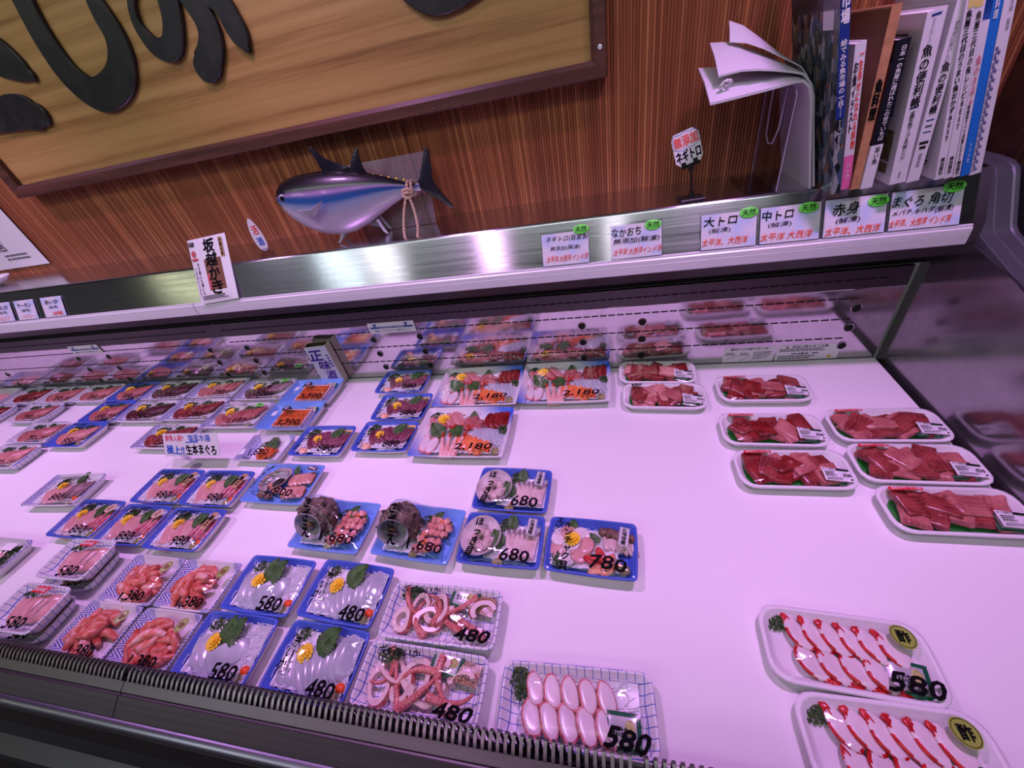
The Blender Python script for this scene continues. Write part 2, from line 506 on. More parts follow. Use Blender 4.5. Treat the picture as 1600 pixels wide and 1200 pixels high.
# ------------------------------------------------------------------ room shell
def bamboo_mat():
    m, nt, p = _nt('bamboo_rods')
    p.inputs['Roughness'].default_value = 0.42
    tc = nt.nodes.new('ShaderNodeTexCoord'); sp = nt.nodes.new('ShaderNodeSeparateXYZ')
    nt.links.new(tc.outputs['Object'], sp.inputs[0])
    idx = mth(nt, 'FLOOR', mth(nt, 'DIVIDE', sp.outputs[0], 0.0062))
    wn = nt.nodes.new('ShaderNodeTexWhiteNoise'); wn.noise_dimensions = '1D'
    nt.links.new(idx, wn.inputs['W'])
    rp = nt.nodes.new('ShaderNodeValToRGB')
    els = rp.color_ramp.elements
    els[0].position = 0.0; els[0].color = S(128, 72, 44)
    els[1].position = 1.0; els[1].color = S(186, 122, 78)
    e = els.new(0.45); e.color = S(142, 82, 50)
    e = els.new(0.8); e.color = S(158, 96, 60)
    nt.links.new(wn.outputs[0], rp.inputs[0])
    # streaks along each rod and small pale flecks
    mp = nt.nodes.new('ShaderNodeMapping'); mp.inputs['Scale'].default_value = (420, 60, 9)
    nt.links.new(tc.outputs['Object'], mp.inputs[0])
    n = nt.nodes.new('ShaderNodeTexNoise'); n.inputs['Scale'].default_value = 1.0; n.inputs['Detail'].default_value = 4
    nt.links.new(mp.outputs[0], n.inputs['Vector'])
    f = nt.nodes.new('ShaderNodeValToRGB')
    f.color_ramp.elements[0].position = 0.64; f.color_ramp.elements[1].position = 0.80
    f.color_ramp.elements[1].color = (0.6, 0.6, 0.6, 1)
    nt.links.new(n.outputs[0], f.inputs[0])
    c = mixc(nt, f.outputs[0], rp.outputs[0], S(214, 164, 118))
    d = nt.nodes.new('ShaderNodeValToRGB')
    d.color_ramp.elements[0].position = 0.25; d.color_ramp.elements[0].color = (0.62, 0.62, 0.62, 1)
    d.color_ramp.elements[1].position = 0.5; d.color_ramp.elements[1].color = (1, 1, 1, 1)
    nt.links.new(n.outputs[0], d.inputs[0])
    mx = nt.nodes.new('ShaderNodeMix'); mx.data_type = 'RGBA'; mx.blend_type = 'MULTIPLY'; mx.inputs[0].default_value = 0.8
    nt.links.new(c, mx.inputs[6]); nt.links.new(d.outputs[0], mx.inputs[7])
    nt.links.new(mx.outputs[2], p.inputs['Base Color'])
    return m


mb = MB()
pitch = 0.0062; n0 = int(-4.2 / pitch); n1 = int(1.5 / pitch)
prof = []
for k in range(n0, n1):
    seam = (k % 145 == 72)
    for a in (0.0, 0.15, 0.5, 0.85):
        dep = 0.0026 * math.sqrt(max(0, 1 - (2 * a - 1) ** 2)) if not seam else -0.004
        prof.append(((k + a) * pitch, 1.056 - dep))
vs = [(x, y, z) for z in (0.38, 1.6) for x, y in prof]; N = len(prof)
mb.add(vs, [(i, i + 1, N + i + 1, N + i) for i in range(N - 1)])
mb.box((-1.35, 1.09, 0.99), (5.7, 0.05, 1.22))
struct(link(mb.mesh('wall_back', bamboo_mat(), angle=1.2), 'wall_back'))

SHADEDEND = mat('shaded_end_brown', S(48, 28, 20), 0.5, var=S(66, 40, 28), vscale=30)  # dark brown stands in for shaded bamboo as well as grained wood
mb = MB(); mb.box((1.12, 0.99, 0.35), (0.80, 0.10, 2.2)); mb.box((0.74, 0.94, 0.75), (0.03, 0.02, 0.9))  # panel added where the bamboo wall runs on into shade
struct(link(mb.mesh('shaded_wall_end', SHADEDEND), 'shaded_wall_end'))
mb = MB(); mb.box((-1.3, -0.2, -0.80), (7.0, 3.2, 0.04))
struct(link(mb.mesh('floor', mat('dark_floor_tile', S(52, 46, 48), 0.35, var=S(70, 62, 64), vscale=4)), 'floor'))
mb = MB(); mb.box((-1.3, -1.4, 2.02), (9.0, 5.6, 0.04))
struct(link(mb.mesh('ceiling', mat('ceiling_board', S(150, 148, 150), 0.8, bump=0.1)), 'ceiling'))


# ------------------------------------------------------------------ refrigerated display case
def brushed(name, col, rough, sx=(3, 300, 300), aniso=0.0):
    m, nt, p = _nt(name)
    p.inputs['Base Color'].default_value = col
    p.inputs['Metallic'].default_value = 1.0
    tc = nt.nodes.new('ShaderNodeTexCoord')
    mp = nt.nodes.new('ShaderNodeMapping'); mp.inputs['Scale'].default_value = sx
    nt.links.new(tc.outputs['Object'], mp.inputs[0])
    n = nt.nodes.new('ShaderNodeTexNoise'); n.inputs['Scale'].default_value = 1.0; n.inputs['Detail'].default_value = 4
    nt.links.new(mp.outputs[0], n.inputs['Vector'])
    nt.links.new(mth(nt, 'MULTIPLY_ADD', n.outputs[0], 0.16, rough - 0.08), p.inputs['Roughness'])
    b = nt.nodes.new('ShaderNodeBump'); b.inputs['Strength'].default_value = 0.06; b.inputs['Distance'].default_value = 0.001
    if aniso:
        p.inputs['Anisotropic'].default_value = aniso; p.inputs['Anisotropic Rotation'].default_value = 0.25
        cb = nt.nodes.new('ShaderNodeCombineXYZ'); cb.inputs[0].default_value = 1.0
        nt.links.new(cb.outputs[0], p.inputs['Tangent'])
    else:
        nt.links.new(n.outputs[0], b.inputs['Height']); nt.links.new(b.outputs[0], p.inputs['Normal'])
    MATS[name] = m
    return m


def worn(name, col, rough):
    """stainless sheet with scratches and faint water stains"""
    m, nt, p = _nt(name)
    p.inputs['Metallic'].default_value = 0.92
    tc = nt.nodes.new('ShaderNodeTexCoord')
    n = nt.nodes.new('ShaderNodeTexNoise'); n.inputs['Scale'].default_value = 26; n.inputs['Detail'].default_value = 6; n.inputs['Roughness'].default_value = 0.7
    nt.links.new(tc.outputs['Object'], n.inputs['Vector'])
    rp = nt.nodes.new('ShaderNodeValToRGB')
    rp.color_ramp.elements[0].position = 0.3; rp.color_ramp.elements[0].color = tuple(c * 0.80 for c in col[:3]) + (1,)
    rp.color_ramp.elements[1].position = 0.7; rp.color_ramp.elements[1].color = col
    nt.links.new(n.outputs[0], rp.inputs[0]); nt.links.new(rp.outputs[0], p.inputs['Base Color'])
    nt.links.new(mth(nt, 'MULTIPLY_ADD', n.outputs[0], 0.10, rough - 0.05), p.inputs['Roughness'])
    MATS[name] = m
    return m


STEEL = brushed('brushed_steel_face', (0.52, 0.52, 0.56, 1), 0.19, aniso=0.9)
SHELF = brushed('brushed_steel_shelf', (0.70, 0.68, 0.71, 1), 0.20)
BACK = worn('worn_steel_back', (0.66, 0.62, 0.66, 1), 0.09)
ENDP = worn('worn_steel_end', (0.34, 0.32, 0.34, 1), 0.17)
ALU = mat('satin_aluminium', (0.86, 0.86, 0.90, 1), 0.40, 0.25)
DSTEEL = brushed('dull_steel', (0.17, 0.153, 0.162, 1), 0.42)
SHADEBLK = mat('recess_shade_black', (0.004, 0.004, 0.004, 1), 0.8)  # black painted in for the shade inside slots, holes and gaps
CANOPY = mat('dark_canopy_plastic', S(46, 40, 42), 0.5)
DECK = mat('white_deck_sheet', (0.80, 0.79, 0.80, 1), 0.5, bump=0.07, bscale=1400)
FRAMEM = mat('grey_metal_trim', (0.11, 0.12, 0.135, 1), 0.4, 0.5)
FLANGE = brushed('dull_flange_steel', (0.13, 0.12, 0.125, 1), 0.45)

CX, CY, CZ = -1.0, 0.5, -0.78
case = thing('refrigerated_display_case', 'long open refrigerated fish case with white deck and steel shelf along its back', 'display case', (CX, CY, CZ))
OFF = (-CX, -CY, -CZ)
XL, XR = -3.9, 0.636


def part(mb, name, mats, **k):
    return link(mb.mesh(name, mats, **k), name, case, OFF)


def extrude(prof, x0, x1, mb=None, mi=0):
    mb = mb or MB()
    n = len(prof)
    mb.add([(x0, y, z) for y, z in prof] + [(x1, y, z) for y, z in prof], [(i, n + i, n + i + 1, i + 1) for i in range(n - 1)], mi)
    return mb


x1 = XR
for k in range(3):
    x0 = max(XL, x1 - 1.86)
    mb = MB(); e = 0.0009
    pr = [(0.094, -0.02), (0.094, -0.004), (0.0955, -0.001), (0.098, 0), (0.920, 0), (0.922, -0.001), (0.923, -0.02)]
    rr = [[(x, y, z) for x in (x0 + e, x1 - e)] for y, z in pr]
    vs = [v for r in rr for v in r]
    mb.add(vs, [(2 * i, 2 * i + 1, 2 * i + 3, 2 * i + 2) for i in range(len(pr) - 1)] + [tuple(range(0, 2 * len(pr), 2)), tuple(range(2 * len(pr) - 1, 0, -2))])
    part(mb, 'deck_pan', DECK, angle=0.5)
    # back panel of the same length with its slots and holes
    mb = MB()
    extrude([(0.926, -0.03), (0.926, 0.188), (0.9245, 0.191)], x0 + 0.001, x1 - 0.001, mb)
    extrude([(0.9245, 0.191), (0.9275, 0.2345), (0.935, 0.236)], x0 + 0.001, x1 - 0.001, mb, 3)
    for z, y in ((0.060, 0.926), (0.113, 0.926), (0.167, 0.926), (0.212, 0.926)):
        x = x0 + 0.03
        lim = x1 - (0.045 if z > 0.2 else 0.085)
        while x < lim:
            M = Matrix.Translation((x, y - 0.0002, z))
            mb.rings([[M @ Vector((sx * 0.0078 + (0.0014 if sx > 0 else -0.0012) * c, -q, 0.0015 * s_)) for sx, c, s_ in ((-1, 0, -1), (1, 0, -1), (1, 1, 0), (1, 0, 1), (-1, 0, 1), (-1, 1, 0))] for q in (0, 0.0006)], 1, True, True)
            x += 0.0212
    for j in range(-3, 8):
        for xx in (x1 - 0.079 - 0.62 * j, x1 - 0.079 - 0.62 * j + 0.153 - 0.62):
            if not (x0 + 0.05 < xx < x1 - 0.05): continue
            for z in (0.038, 0.0895, 0.141):
                rim = []; hole = []
                for a in range(20):
                    c, s_ = math.cos(2 * PI * a / 20), math.sin(2 * PI * a / 20)
                    rim.append((c, s_))
                mb.rings([[(xx + 0.0114 * c, 0.926, z + 0.0114 * s_) for c, s_ in rim],
                          [(xx + 0.0106 * c, 0.9240, z + 0.0106 * s_) for c, s_ in rim],
                          [(xx + 0.0094 * c, 0.9242, z + 0.0094 * s_) for c, s_ in rim]], 0, False, False)
                mb.add([(xx + 0.0096 * c, 0.9246, z + 0.0096 * s_) for c, s_ in rim], [tuple(range(19, -1, -1))], 1)
    part(mb, 'back_panel', [BACK, SHADEBLK, ALU, FLANGE], angle=0.3)
    x1 = x0
    if x1 <= XL: break

# canopy underside with air outlet lips, aluminium rail, sloped face and top shelf
mb = MB()
extrude([(0.936, 0.236), (0.936, 0.262)], XL, XR + 0.012, mb, 1)
extrude([(0.936, 0.262), (0.918, 0.262), (0.918, 0.256), (0.905, 0.268), (0.905, 0.272), (0.892, 0.272), (0.892, 0.268), (0.878, 0.284), (0.878, 0.288),
         (0.866, 0.288), (0.866, 0.284), (0.852, 0.303), (0.846, 0.309), (0.843, 0.312)], XL, XR + 0.012, mb, 0)
part(mb, 'canopy_underside', [CANOPY, SHADEBLK], angle=0.3)
for xa, xb in ((XL, -1.125), (-1.123, XR)):
    mb = extrude([(0.850, 0.3115), (0.8405, 0.3115), (0.8385, 0.3135), (0.8385, 0.331), (0.8390, 0.3315), (0.8390, 0.3325), (0.8385, 0.333), (0.8393, 0.3405), (0.8415, 0.3425), (0.8415, 0.3435), (0.8425, 0.3465), (0.8465, 0.3470)], xa, xb)
    part(mb, 'edge_rail', ALU, angle=0.5)
mb = extrude([(0.8450, 0.346), (0.8822, 0.42415), (0.8827, 0.4252), (0.8845, 0.4285), (0.888, 0.430), (0.889, 0.4300)], XL, XR)
part(mb, 'sloped_face', STEEL, angle=0.9)
mb = extrude([(0.888, 0.430), (1.054, 0.430)], XL, XR + 0.012)
part(mb, 'top_shelf', SHELF)
# end plate closing the canopy and shelf between the sloped face and the end trim
mb = MB(); pf = [(0.8435, 0.3125), (0.846, 0.346), (0.8845, 0.4255), (0.890, 0.4285), (1.052, 0.4285), (1.052, 0.30), (0.90, 0.275)]
mb.rings([[(x, y, z) for y, z in pf] for x in (0.6372, 0.6548)])
part(mb, 'end_filler', mat('dark_filler', S(58, 54, 58), 0.5))
# mirror-polished end wall of the well
mb = MB()
pf = [(0.03, -0.10), (0.936, -0.10), (0.936, 0.30), (0.85, 0.312), (0.727, 0.290), (0.05, 0.078)]
mb.rings([[(x, y, z) for y, z in pf] for x in (0.6480, 0.6540)])
part(mb, 'end_panel', ENDP)
mb = MB(); mb.box((0.6420, 0.55, -0.03), (0.0100, 0.76, 0.04))  # solid black block painting the shade down in the gap
part(mb, 'end_gap_shade', SHADEBLK)
# rounded end trim sweeping from the shelf down along the end panel
path = [(1.05, 0.416), (0.95, 0.416), (0.926, 0.414), (0.914, 0.409), (0.906, 0.401), (0.900, 0.391), (0.861, 0.331), (0.855, 0.324), (0.846, 0.318), (0.836, 0.314), (0.727, 0.280), (0.40, 0.180), (0.05, 0.074)]
sm = []
for i in range(len(path)):
    sm.append(path[i])
rings = []
xs = [(0.6545, 0.0), (0.6550, 0.006), (0.6570, 0.0082), (0.6595, 0.0070), (0.676, 0.0070), (0.6775, 0.0084), (0.679, 0.0070), (0.700, 0.0070), (0.7025, 0.0088), (0.708, 0.0092), (0.712, 0.007), (0.714, 0.0), (0.714, -0.010), (0.6545, -0.010)]
for i, (y, z) in enumerate(path):
    a = Vector(path[max(i - 1, 0)]); b = Vector(path[min(i + 1, len(path) - 1)])
    t = (b - a).normalized(); nrm = Vector((t.y, -t.x))
    if nrm.y < 0 and i < 3: nrm = -nrm
    nrm = Vector((-abs(nrm.x), abs(nrm.y)))
    rings.append([(x, y + nrm.x * o, z + nrm.y * o) for x, o in xs])
mb = MB(); mb.rings(rings)
part(mb, 'end_trim', FRAMEM, angle=0.42)
mb = MB(); mb.box((0.86, 0.44, 0.13), (0.30, 1.04, 0.56)); mb.box((0.74, 0.42, 0.0), (0.08, 1.0, 0.5))
part(mb, 'neighbour_end_casing', mat('black_casing', S(12, 11, 12), 0.5))

# front air grille, rail, bumper and front
GB = brushed('grille_steel', (0.27, 0.245, 0.25, 1), 0.36)
for xa, xb in ((XL, -1.2435), (-1.2430, -0.7530), (-0.7525, 0.0220), (0.0225, 0.650)):
    mb = MB(); x = xa + 0.006
    pr = [(0.0915, 0.012), (0.0985, 0.060), (0.0985, 0.0685), (0.0955, 0.0705), (0.0885, 0.0690), (0.0785, 0.0620)]
    while x < xb - 0.004:
        w = 0.0021; th = 0.0009
        rr = []
        for i, (y, z) in enumerate(pr):
            a = Vector(pr[max(i - 1, 0)]); b = Vector(pr[min(i + 1, len(pr) - 1)]); t = (b - a).normalized(); q = Vector((-t.y, t.x)) * th
            rr.append([(x - w, y - q.x, z - q.y), (x + w, y - q.x, z - q.y), (x + w, y + q.x, z + q.y), (x - w, y + q.x, z + q.y)])
        mb.rings(rr)
        x += 0.0097
    mb.box(((xa + xb) / 2, 0.0972, 0.0600), (xb - xa, 0.0012, 0.0025))
    mb.box(((xa + xb) / 2, 0.0970, 0.040), (xb - xa, 0.0012, 0.0012))
    part(mb, 'air_grille', GB, angle=0.5)
    mb = extrude([(0.0820, 0.012), (0.0795, 0.060), (0.0785, 0.0628), (0.0665, 0.0570), (0.0652, 0.0535), (0.0630, 0.0535), (0.0618, 0.0565), (0.0390, 0.0400), (0.0380, 0.034)], xa + 0.0006, xb - 0.0006)
    part(mb, 'front_rail', DSTEEL, angle=0.4)
mb = MB(); mb.box((-1.62, 0.085, 0.001), (4.55, 0.02, 0.022))
part(mb, 'grille_sump', SHADEBLK)
mb = extrude([(0.0400, 0.0300), (0.0395, 0.0362), (0.0360, 0.0378), (0.0290, 0.0365), (0.0245, 0.0320), (0.0235, 0.0200), (0.0262, 0.0120), (0.034, 0.010)], XL, 0.70)
part(mb, 'bumper', brushed('bumper_steel', (0.30, 0.30, 0.36, 1), 0.34), angle=0.9)
mb = extrude([(0.036, 0.014), (0.030, -0.05), (0.012, -0.085), (0.0115, -0.10)], XL, 0.70)
part(mb, 'front_panel', mat('dark_front_panel', S(44, 38, 40), 0.45), angle=0.3)
mb = extrude([(0.0115, -0.10), (-0.004, -0.118), (-0.030, -0.124), (-0.036, -0.132), (-0.034, -0.15), (0.02, -0.16)], XL, 0.70)
part(mb, 'lower_rail', brushed('lower_rail_steel', (0.13, 0.13, 0.15, 1), 0.42), angle=0.6)
mb = extrude([(0.02, -0.16), (0.02, -0.62), (0.08, -0.62), (0.08, -0.78)], XL, 0.70)
part(mb, 'kick_panel', mat('black_kick_panel', S(26, 22, 24), 0.5), angle=0.3)


# stickers on the back panel
def yplane(y):
    return lambda x, z: (x, y, z)


for xc in (-0.6065, -1.843, -2.95):
    mb = MB(); w, h = 0.148, 0.036; zc = 0.1805
    # printed sheet sits over the panel, below the fold
    rect(mb, xc, zc - 0.0005, w, h, yplane(0.9232), 0, 0)
    rect(mb, xc, zc + 0.001, w * 0.92, 0.0062, yplane(0.9229), 0, 1)
    put_text(mb, 'LOAD LINE', xc, zc + 0.001, 0.075, 0.004, yplane(0.9226), 0.02, mi=0)
    put_text(mb, '商品は、このラインより下に陳列しましょう。', xc, zc - 0.0095, 0.115, 0.0062, yplane(0.9229), 0.02, mi=1)
    for dx in (-0.052, 0.048):
        mb.add([yplane(0.9228)(xc + dx - 0.007, zc + 0.0135), yplane(0.9228)(xc + dx, zc + 0.0005), yplane(0.9228)(xc + dx + 0.007, zc + 0.0135)], [(0, 1, 2)], 1)
    o = part(mb, 'load_line_sticker', [CARD, mat('sticker_blue', S(40, 82, 150), 0.5)], smooth=False)
    o['label'] = 'white sticker with a blue line and two blue triangles'
mb = MB(); f = yplane(0.9256); g = yplane(0.9252)
rect(mb, 0.354, 0.0235, 0.118, 0.046, f)
put_text(mb, '陳列パンの取り外し方', 0.354, 0.0405, 0.086, 0.0068, g, 0.03, mi=1)
bars(mb, 0.300, 0.022, 0.025, 0.010, 2, g, 4, 1); bars(mb, 0.335, 0.020, 0.022, 0.010, 2, g, 5, 1); bars(mb, 0.366, 0.010, 0.045, 0.022, 4, g, 6, 1, 0.4)
for a, b in (((0.302, 0.012), (0.332, 0.022)), ((0.335, 0.004), (0.36, 0.02)), ((0.36, 0.006), (0.385, 0.012)), ((0.375, 0.02), (0.405, 0.030))):
    mb.add([g(*a), g(a[0] + 0.0004, a[1] - 0.001), g(b[0] + 0.0004, b[1] - 0.001), g(*b)], [(0, 1, 2, 3)], 1)
o = part(mb, 'notice_sticker', [CARD, GREYINK], smooth=False); o['label'] = 'white instruction sticker with line drawings'
mb = MB()
rect(mb, 0.487, 0.0235, 0.138, 0.046, f)
put_text(mb, '安全に関するご注意', 0.490, 0.0405, 0.078, 0.0068, g, 0.03, mi=1)
bars(mb, 0.424, 0.026, 0.124, 0.010, 2, g, 8, 1, 0.6)
put_text(mb, '警告', 0.482, 0.0195, 0.018, 0.0065, g, 0.03, mi=1)
rect(mb, 0.459, 0.0195, 0.014, 0.003, g, 0, 2); rect(mb, 0.505, 0.0195, 0.014, 0.003, g, 0, 2)
bars(mb, 0.424, 0.003, 0.098, 0.012, 2, g, 9, 1, 0.6)
for tx, tz, r_ in ((0.440, 0.0405, 0.004), (0.470, 0.0195, 0.0035), (0.538, 0.010, 0.006)):
    mb.add([g(tx - r_, tz - r_ * 0.8), g(tx + r_, tz - r_ * 0.8), g(tx, tz + r_)], [(0, 1, 2)], 3 if r_ > 0.005 else 1)
o = part(mb, 'notice_sticker', [CARD, GREYINK, mat('sticker_blue', S(40, 82, 150)), mat('warning_yellow', S(214, 180, 60), 0.5)], smooth=False)
o['label'] = 'white safety notice sticker with warning triangles'


# ------------------------------------------------------------------ big carved signboard on the wall
def wood_mat(name, a, b, c, sc=(1.2, 30, 30)):
    m, nt, p = _nt(name)
    p.inputs['Roughness'].default_value = 0.45
    tc = nt.nodes.new('ShaderNodeTexCoord')
    mp = nt.nodes.new('ShaderNodeMapping'); mp.inputs['Scale'].default_value = sc
    nt.links.new(tc.outputs['Object'], mp.inputs[0])
    n = nt.nodes.new('ShaderNodeTexNoise'); n.inputs['Scale'].default_value = 1.3; n.inputs['Detail'].default_value = 7; n.inputs['Distortion'].default_value = 0.6
    nt.links.new(mp.outputs[0], n.inputs['Vector'])
    w = nt.nodes.new('ShaderNodeTexWave'); w.wave_type = 'BANDS'; w.bands_direction = 'Z'
    w.inputs['Scale'].default_value = 0.25; w.inputs['Distortion'].default_value = 26.0; w.inputs['Detail'].default_value = 4
    w.inputs['Detail Scale'].default_value = 0.5; w.inputs['Detail Roughness'].default_value = 0.6
    nt.links.new(mp.outputs[0], w.inputs['Vector'])
    n2 = nt.nodes.new('ShaderNodeTexNoise'); n2.inputs['Scale'].default_value = 9; n2.inputs['Detail'].default_value = 3
    nt.links.new(mp.outputs[0], n2.inputs['Vector'])
    v = mth(nt, 'ADD', mth(nt, 'MULTIPLY', w.outputs[0], 0.20), mth(nt, 'ADD', mth(nt, 'MULTIPLY', n.outputs[0], 0.62), mth(nt, 'MULTIPLY', n2.outputs[0], 0.28)))
    rp = nt.nodes.new('ShaderNodeValToRGB')
    rp.color_ramp.elements[0].position = 0.30; rp.color_ramp.elements[0].color = a
    rp.color_ramp.elements[1].position = 0.78; rp.color_ramp.elements[1].color = c
    e = rp.color_ramp.elements.new(0.5); e.color = b
    nt.links.new(v, rp.inputs[0]); nt.links.new(rp.outputs[0], p.inputs['Base Color'])
    MATS[name] = m
    return m


PLY = wood_mat('honey_wood_panel', S(128, 92, 46), S(166, 128, 72), S(186, 150, 92), (0.8, 30, 30))
FRW = wood_mat('red_brown_frame_wood', S(66, 38, 30), S(84, 50, 40), S(102, 62, 50), (3, 60, 60))
BX0, BX1, BZ0, BZ1 = -1.690, 0.018, 0.655, 1.42
board = thing('carved_signboard', 'large framed wooden signboard with thick black brush lettering on the bamboo wall', 'sign', ((BX0 + BX1) / 2, 1.05, BZ0))
BO = tuple(-c for c in ((BX0 + BX1) / 2, 1.05, BZ0))
mb = MB(); mb.box(((BX0 + BX1) / 2, 1.038, (BZ0 + BZ1) / 2), (BX1 - BX0 - 0.04, 0.018, BZ1 - BZ0 - 0.04))
link(mb.mesh('wood_panel', PLY), 'wood_panel', board, BO)


def rail(x0, z0, x1_, z1, horiz):
    mb = MB(); w = 0.030
    y0, y1 = 1.0515, 1.010
    if horiz:
        s = 1 if z0 < 1.0 else -1
        pf = [(0, y0), (0, y1 + 0.002), (0.002, y1), (w - 0.008, y1), (w, y1 + 0.006), (w, y0)]
        mb.rings([[(x0 + o, y, z0 + s * o) for o, y in pf], [(x1_ - o, y, z0 + s * o) for o, y in pf]])
    else:
        s = 1 if x0 < -0.8 else -1
        pf = [(0, y0), (0, y1 + 0.002), (0.002, y1), (w - 0.008, y1), (w, y1 + 0.006), (w, y0)]
        mb.rings([[(x0 + s * o, y, z0 + o) for o, y in pf], [(x0 + s * o, y, z1 - o) for o, y in pf]])
    return mb


for a in ((BX0, BZ0, BX1, BZ0, True), (BX0, BZ1, BX1, BZ1, True), (BX0, BZ0, BX0, BZ1, False), (BX1, BZ0, BX1, BZ1, False)):
    link(rail(*a).mesh('frame_rail', FRW, angle=0.4), 'frame_rail', board, BO)
for x, z in ((0.0055, 0.703), (0.0055, 1.05), (-0.32, 0.660), (-0.285, 0.660), (-0.35, 0.660)):
    mb = MB(); rr = []
    for rad, y in ((0.0042, 1.0098), (0.0042, 1.0088), (0.0032, 1.0082), (0.0018, 1.0082), (0.0014, 1.0096)):
        rr.append([(x + rad * math.cos(2 * PI * k / 14), y, z + rad * math.sin(2 * PI * k / 14)) for k in range(14)])
    mb.rings(rr); link(mb.mesh('screw', ALU if x > 0 else FRW), 'screw', board, BO)
LET = mat('black_lacquer_lettering', S(20, 21, 24), 0.42, var=S(40, 38, 36), vscale=30)


def stroke(pts):
    """brush stroke as a thick cut-out: centre line x, z, half width"""
    P = []
    n = len(pts)
    for i in range(n - 1):
        p0, p1, p2, p3 = (pts[max(i - 1, 0)], pts[i], pts[i + 1], pts[min(i + 2, n - 1)])
        for k in range(6):
            t = k / 6
            P.append([0.5 * ((2 * p1[j]) + (-p0[j] + p2[j]) * t + (2 * p0[j] - 5 * p1[j] + 4 * p2[j] - p3[j]) * t * t + (-p0[j] + 3 * p1[j] - 3 * p2[j] + p3[j]) * t ** 3) for j in range(3)])
    P.append(list(pts[-1]))
    L = []; Rr = []
    for i, (x, z, w) in enumerate(P):
        a = P[max(i - 1, 0)]; b = P[min(i + 1, len(P) - 1)]
        t = Vector((b[0] - a[0], b[1] - a[1])).normalized()
        L.append((x - t.y * w, z + t.x * w)); Rr.append((x + t.y * w, z - t.x * w))
        if i == 0: t0 = t
        t1 = t
    cap0 = []; cap1 = []
    for k in range(1, 8):
        an = PI * k / 8
        x, z, w = P[0]; d = Vector((-t0.y, t0.x)); cap0.append((x + w * (d.x * math.cos(an) - t0.x * math.sin(an)), z + w * (d.y * math.cos(an) - t0.y * math.sin(an))))
        x, z, w = P[-1]; d = Vector((-t1.y, t1.x)); cap1.append((x + w * (d.x * math.cos(an) + t1.x * math.sin(an)), z + w * (d.y * math.cos(an) + t1.y * math.sin(an))))
    mb = MB()
    loop = L + cap1 + Rr[::-1] + cap0[::-1]
    N = len(L); T = len(loop)
    yb, yf = 1.0285, 1.0195
    def ins(f):
        out = []
        for i, (x, z) in enumerate(loop):
            a = loop[i - 1]; b = loop[(i + 1) % T]
            t = Vector((b[0] - a[0], b[1] - a[1]))
            if t.length < 1e-7: out.append((x, z)); continue
            t.normalize(); out.append((x + t.y * f * -1, z - t.x * f * -1))
        return out
    l2 = ins(-0.0015)
    vs = [(x, yb, z) for x, z in loop] + [(x, yf + 0.0015, z) for x, z in loop] + [(x, yf, z) for x, z in l2]
    fs = []
    for i in range(T):
        j = (i + 1) % T
        fs.append((i, j, T + j, T + i)); fs.append((T + i, T + j, 2 * T + j, 2 * T + i))
    o = 2 * T
    for i in range(N - 1):
        fs.append((o + i, o + i + 1, o + T - 1 - (T - 2 * N - len(cap1)) - i - 1, o + T - 1 - (T - 2 * N - len(cap1)) - i))
    fs.append(tuple([o + N - 1] + [o + N + k for k in range(len(cap1))] + [o + N + len(cap1)]))
    fs.append(tuple([o + 2 * N + len(cap1) - 1] + [o + 2 * N + len(cap1) + k for k in range(len(cap0))] + [o]))
    mb.add(vs, fs)
    return mb


STRK = [[(-1.443, 0.96, 0.045), (-1.391, 0.933, 0.045), (-1.36, 0.906, 0.03), (-1.346, 0.891, 0.013)],
        [(-1.596, 0.843, 0.036), (-1.533, 0.834, 0.032), (-1.469, 0.835, 0.038), (-1.427, 0.827, 0.038), (-1.405, 0.820, 0.026)],
        [(-1.208, 1.04, 0.029), (-1.224, 0.991, 0.026), (-1.235, 0.935, 0.029), (-1.233, 0.875, 0.033), (-1.206, 0.834, 0.036), (-1.168, 0.824, 0.034), (-1.107, 0.838, 0.033), (-1.064, 0.87, 0.03), (-1.045, 0.906, 0.027), (-1.044, 0.943, 0.025), (-1.042, 0.978, 0.018), (-1.038, 1.007, 0.015)],
        [(-0.928, 0.971, 0.008), (-0.957, 0.947, 0.008), (-0.971, 0.914, 0.011), (-0.961, 0.88, 0.018), (-0.94, 0.867, 0.021), (-0.914, 0.870, 0.022), (-0.886, 0.898, 0.022), (-0.866, 0.935, 0.024), (-0.854, 0.961, 0.022)],
        [(-0.838, 0.965, 0.013), (-0.816, 0.925, 0.021), (-0.804, 0.890, 0.026), (-0.812, 0.862, 0.026), (-0.832, 0.840, 0.027), (-0.850, 0.826, 0.030), (-0.862, 0.820, 0.026)],
        [(-0.771, 0.931, 0.025), (-0.749, 0.908, 0.023), (-0.743, 0.874, 0.024), (-0.74, 0.851, 0.021), (-0.738, 0.835, 0.009)],
        [(-0.341, 0.857, 0.027), (-0.315, 0.836, 0.026), (-0.291, 0.828, 0.024), (-0.252, 0.831, 0.024), (-0.212, 0.837, 0.021)]]
for q, s in enumerate(STRK):
    link(stroke(s).mesh('brush_stroke', LET, angle=0.5), 'brush_stroke', board, (BO[0], BO[1] - 0.0004 * q, BO[2]))

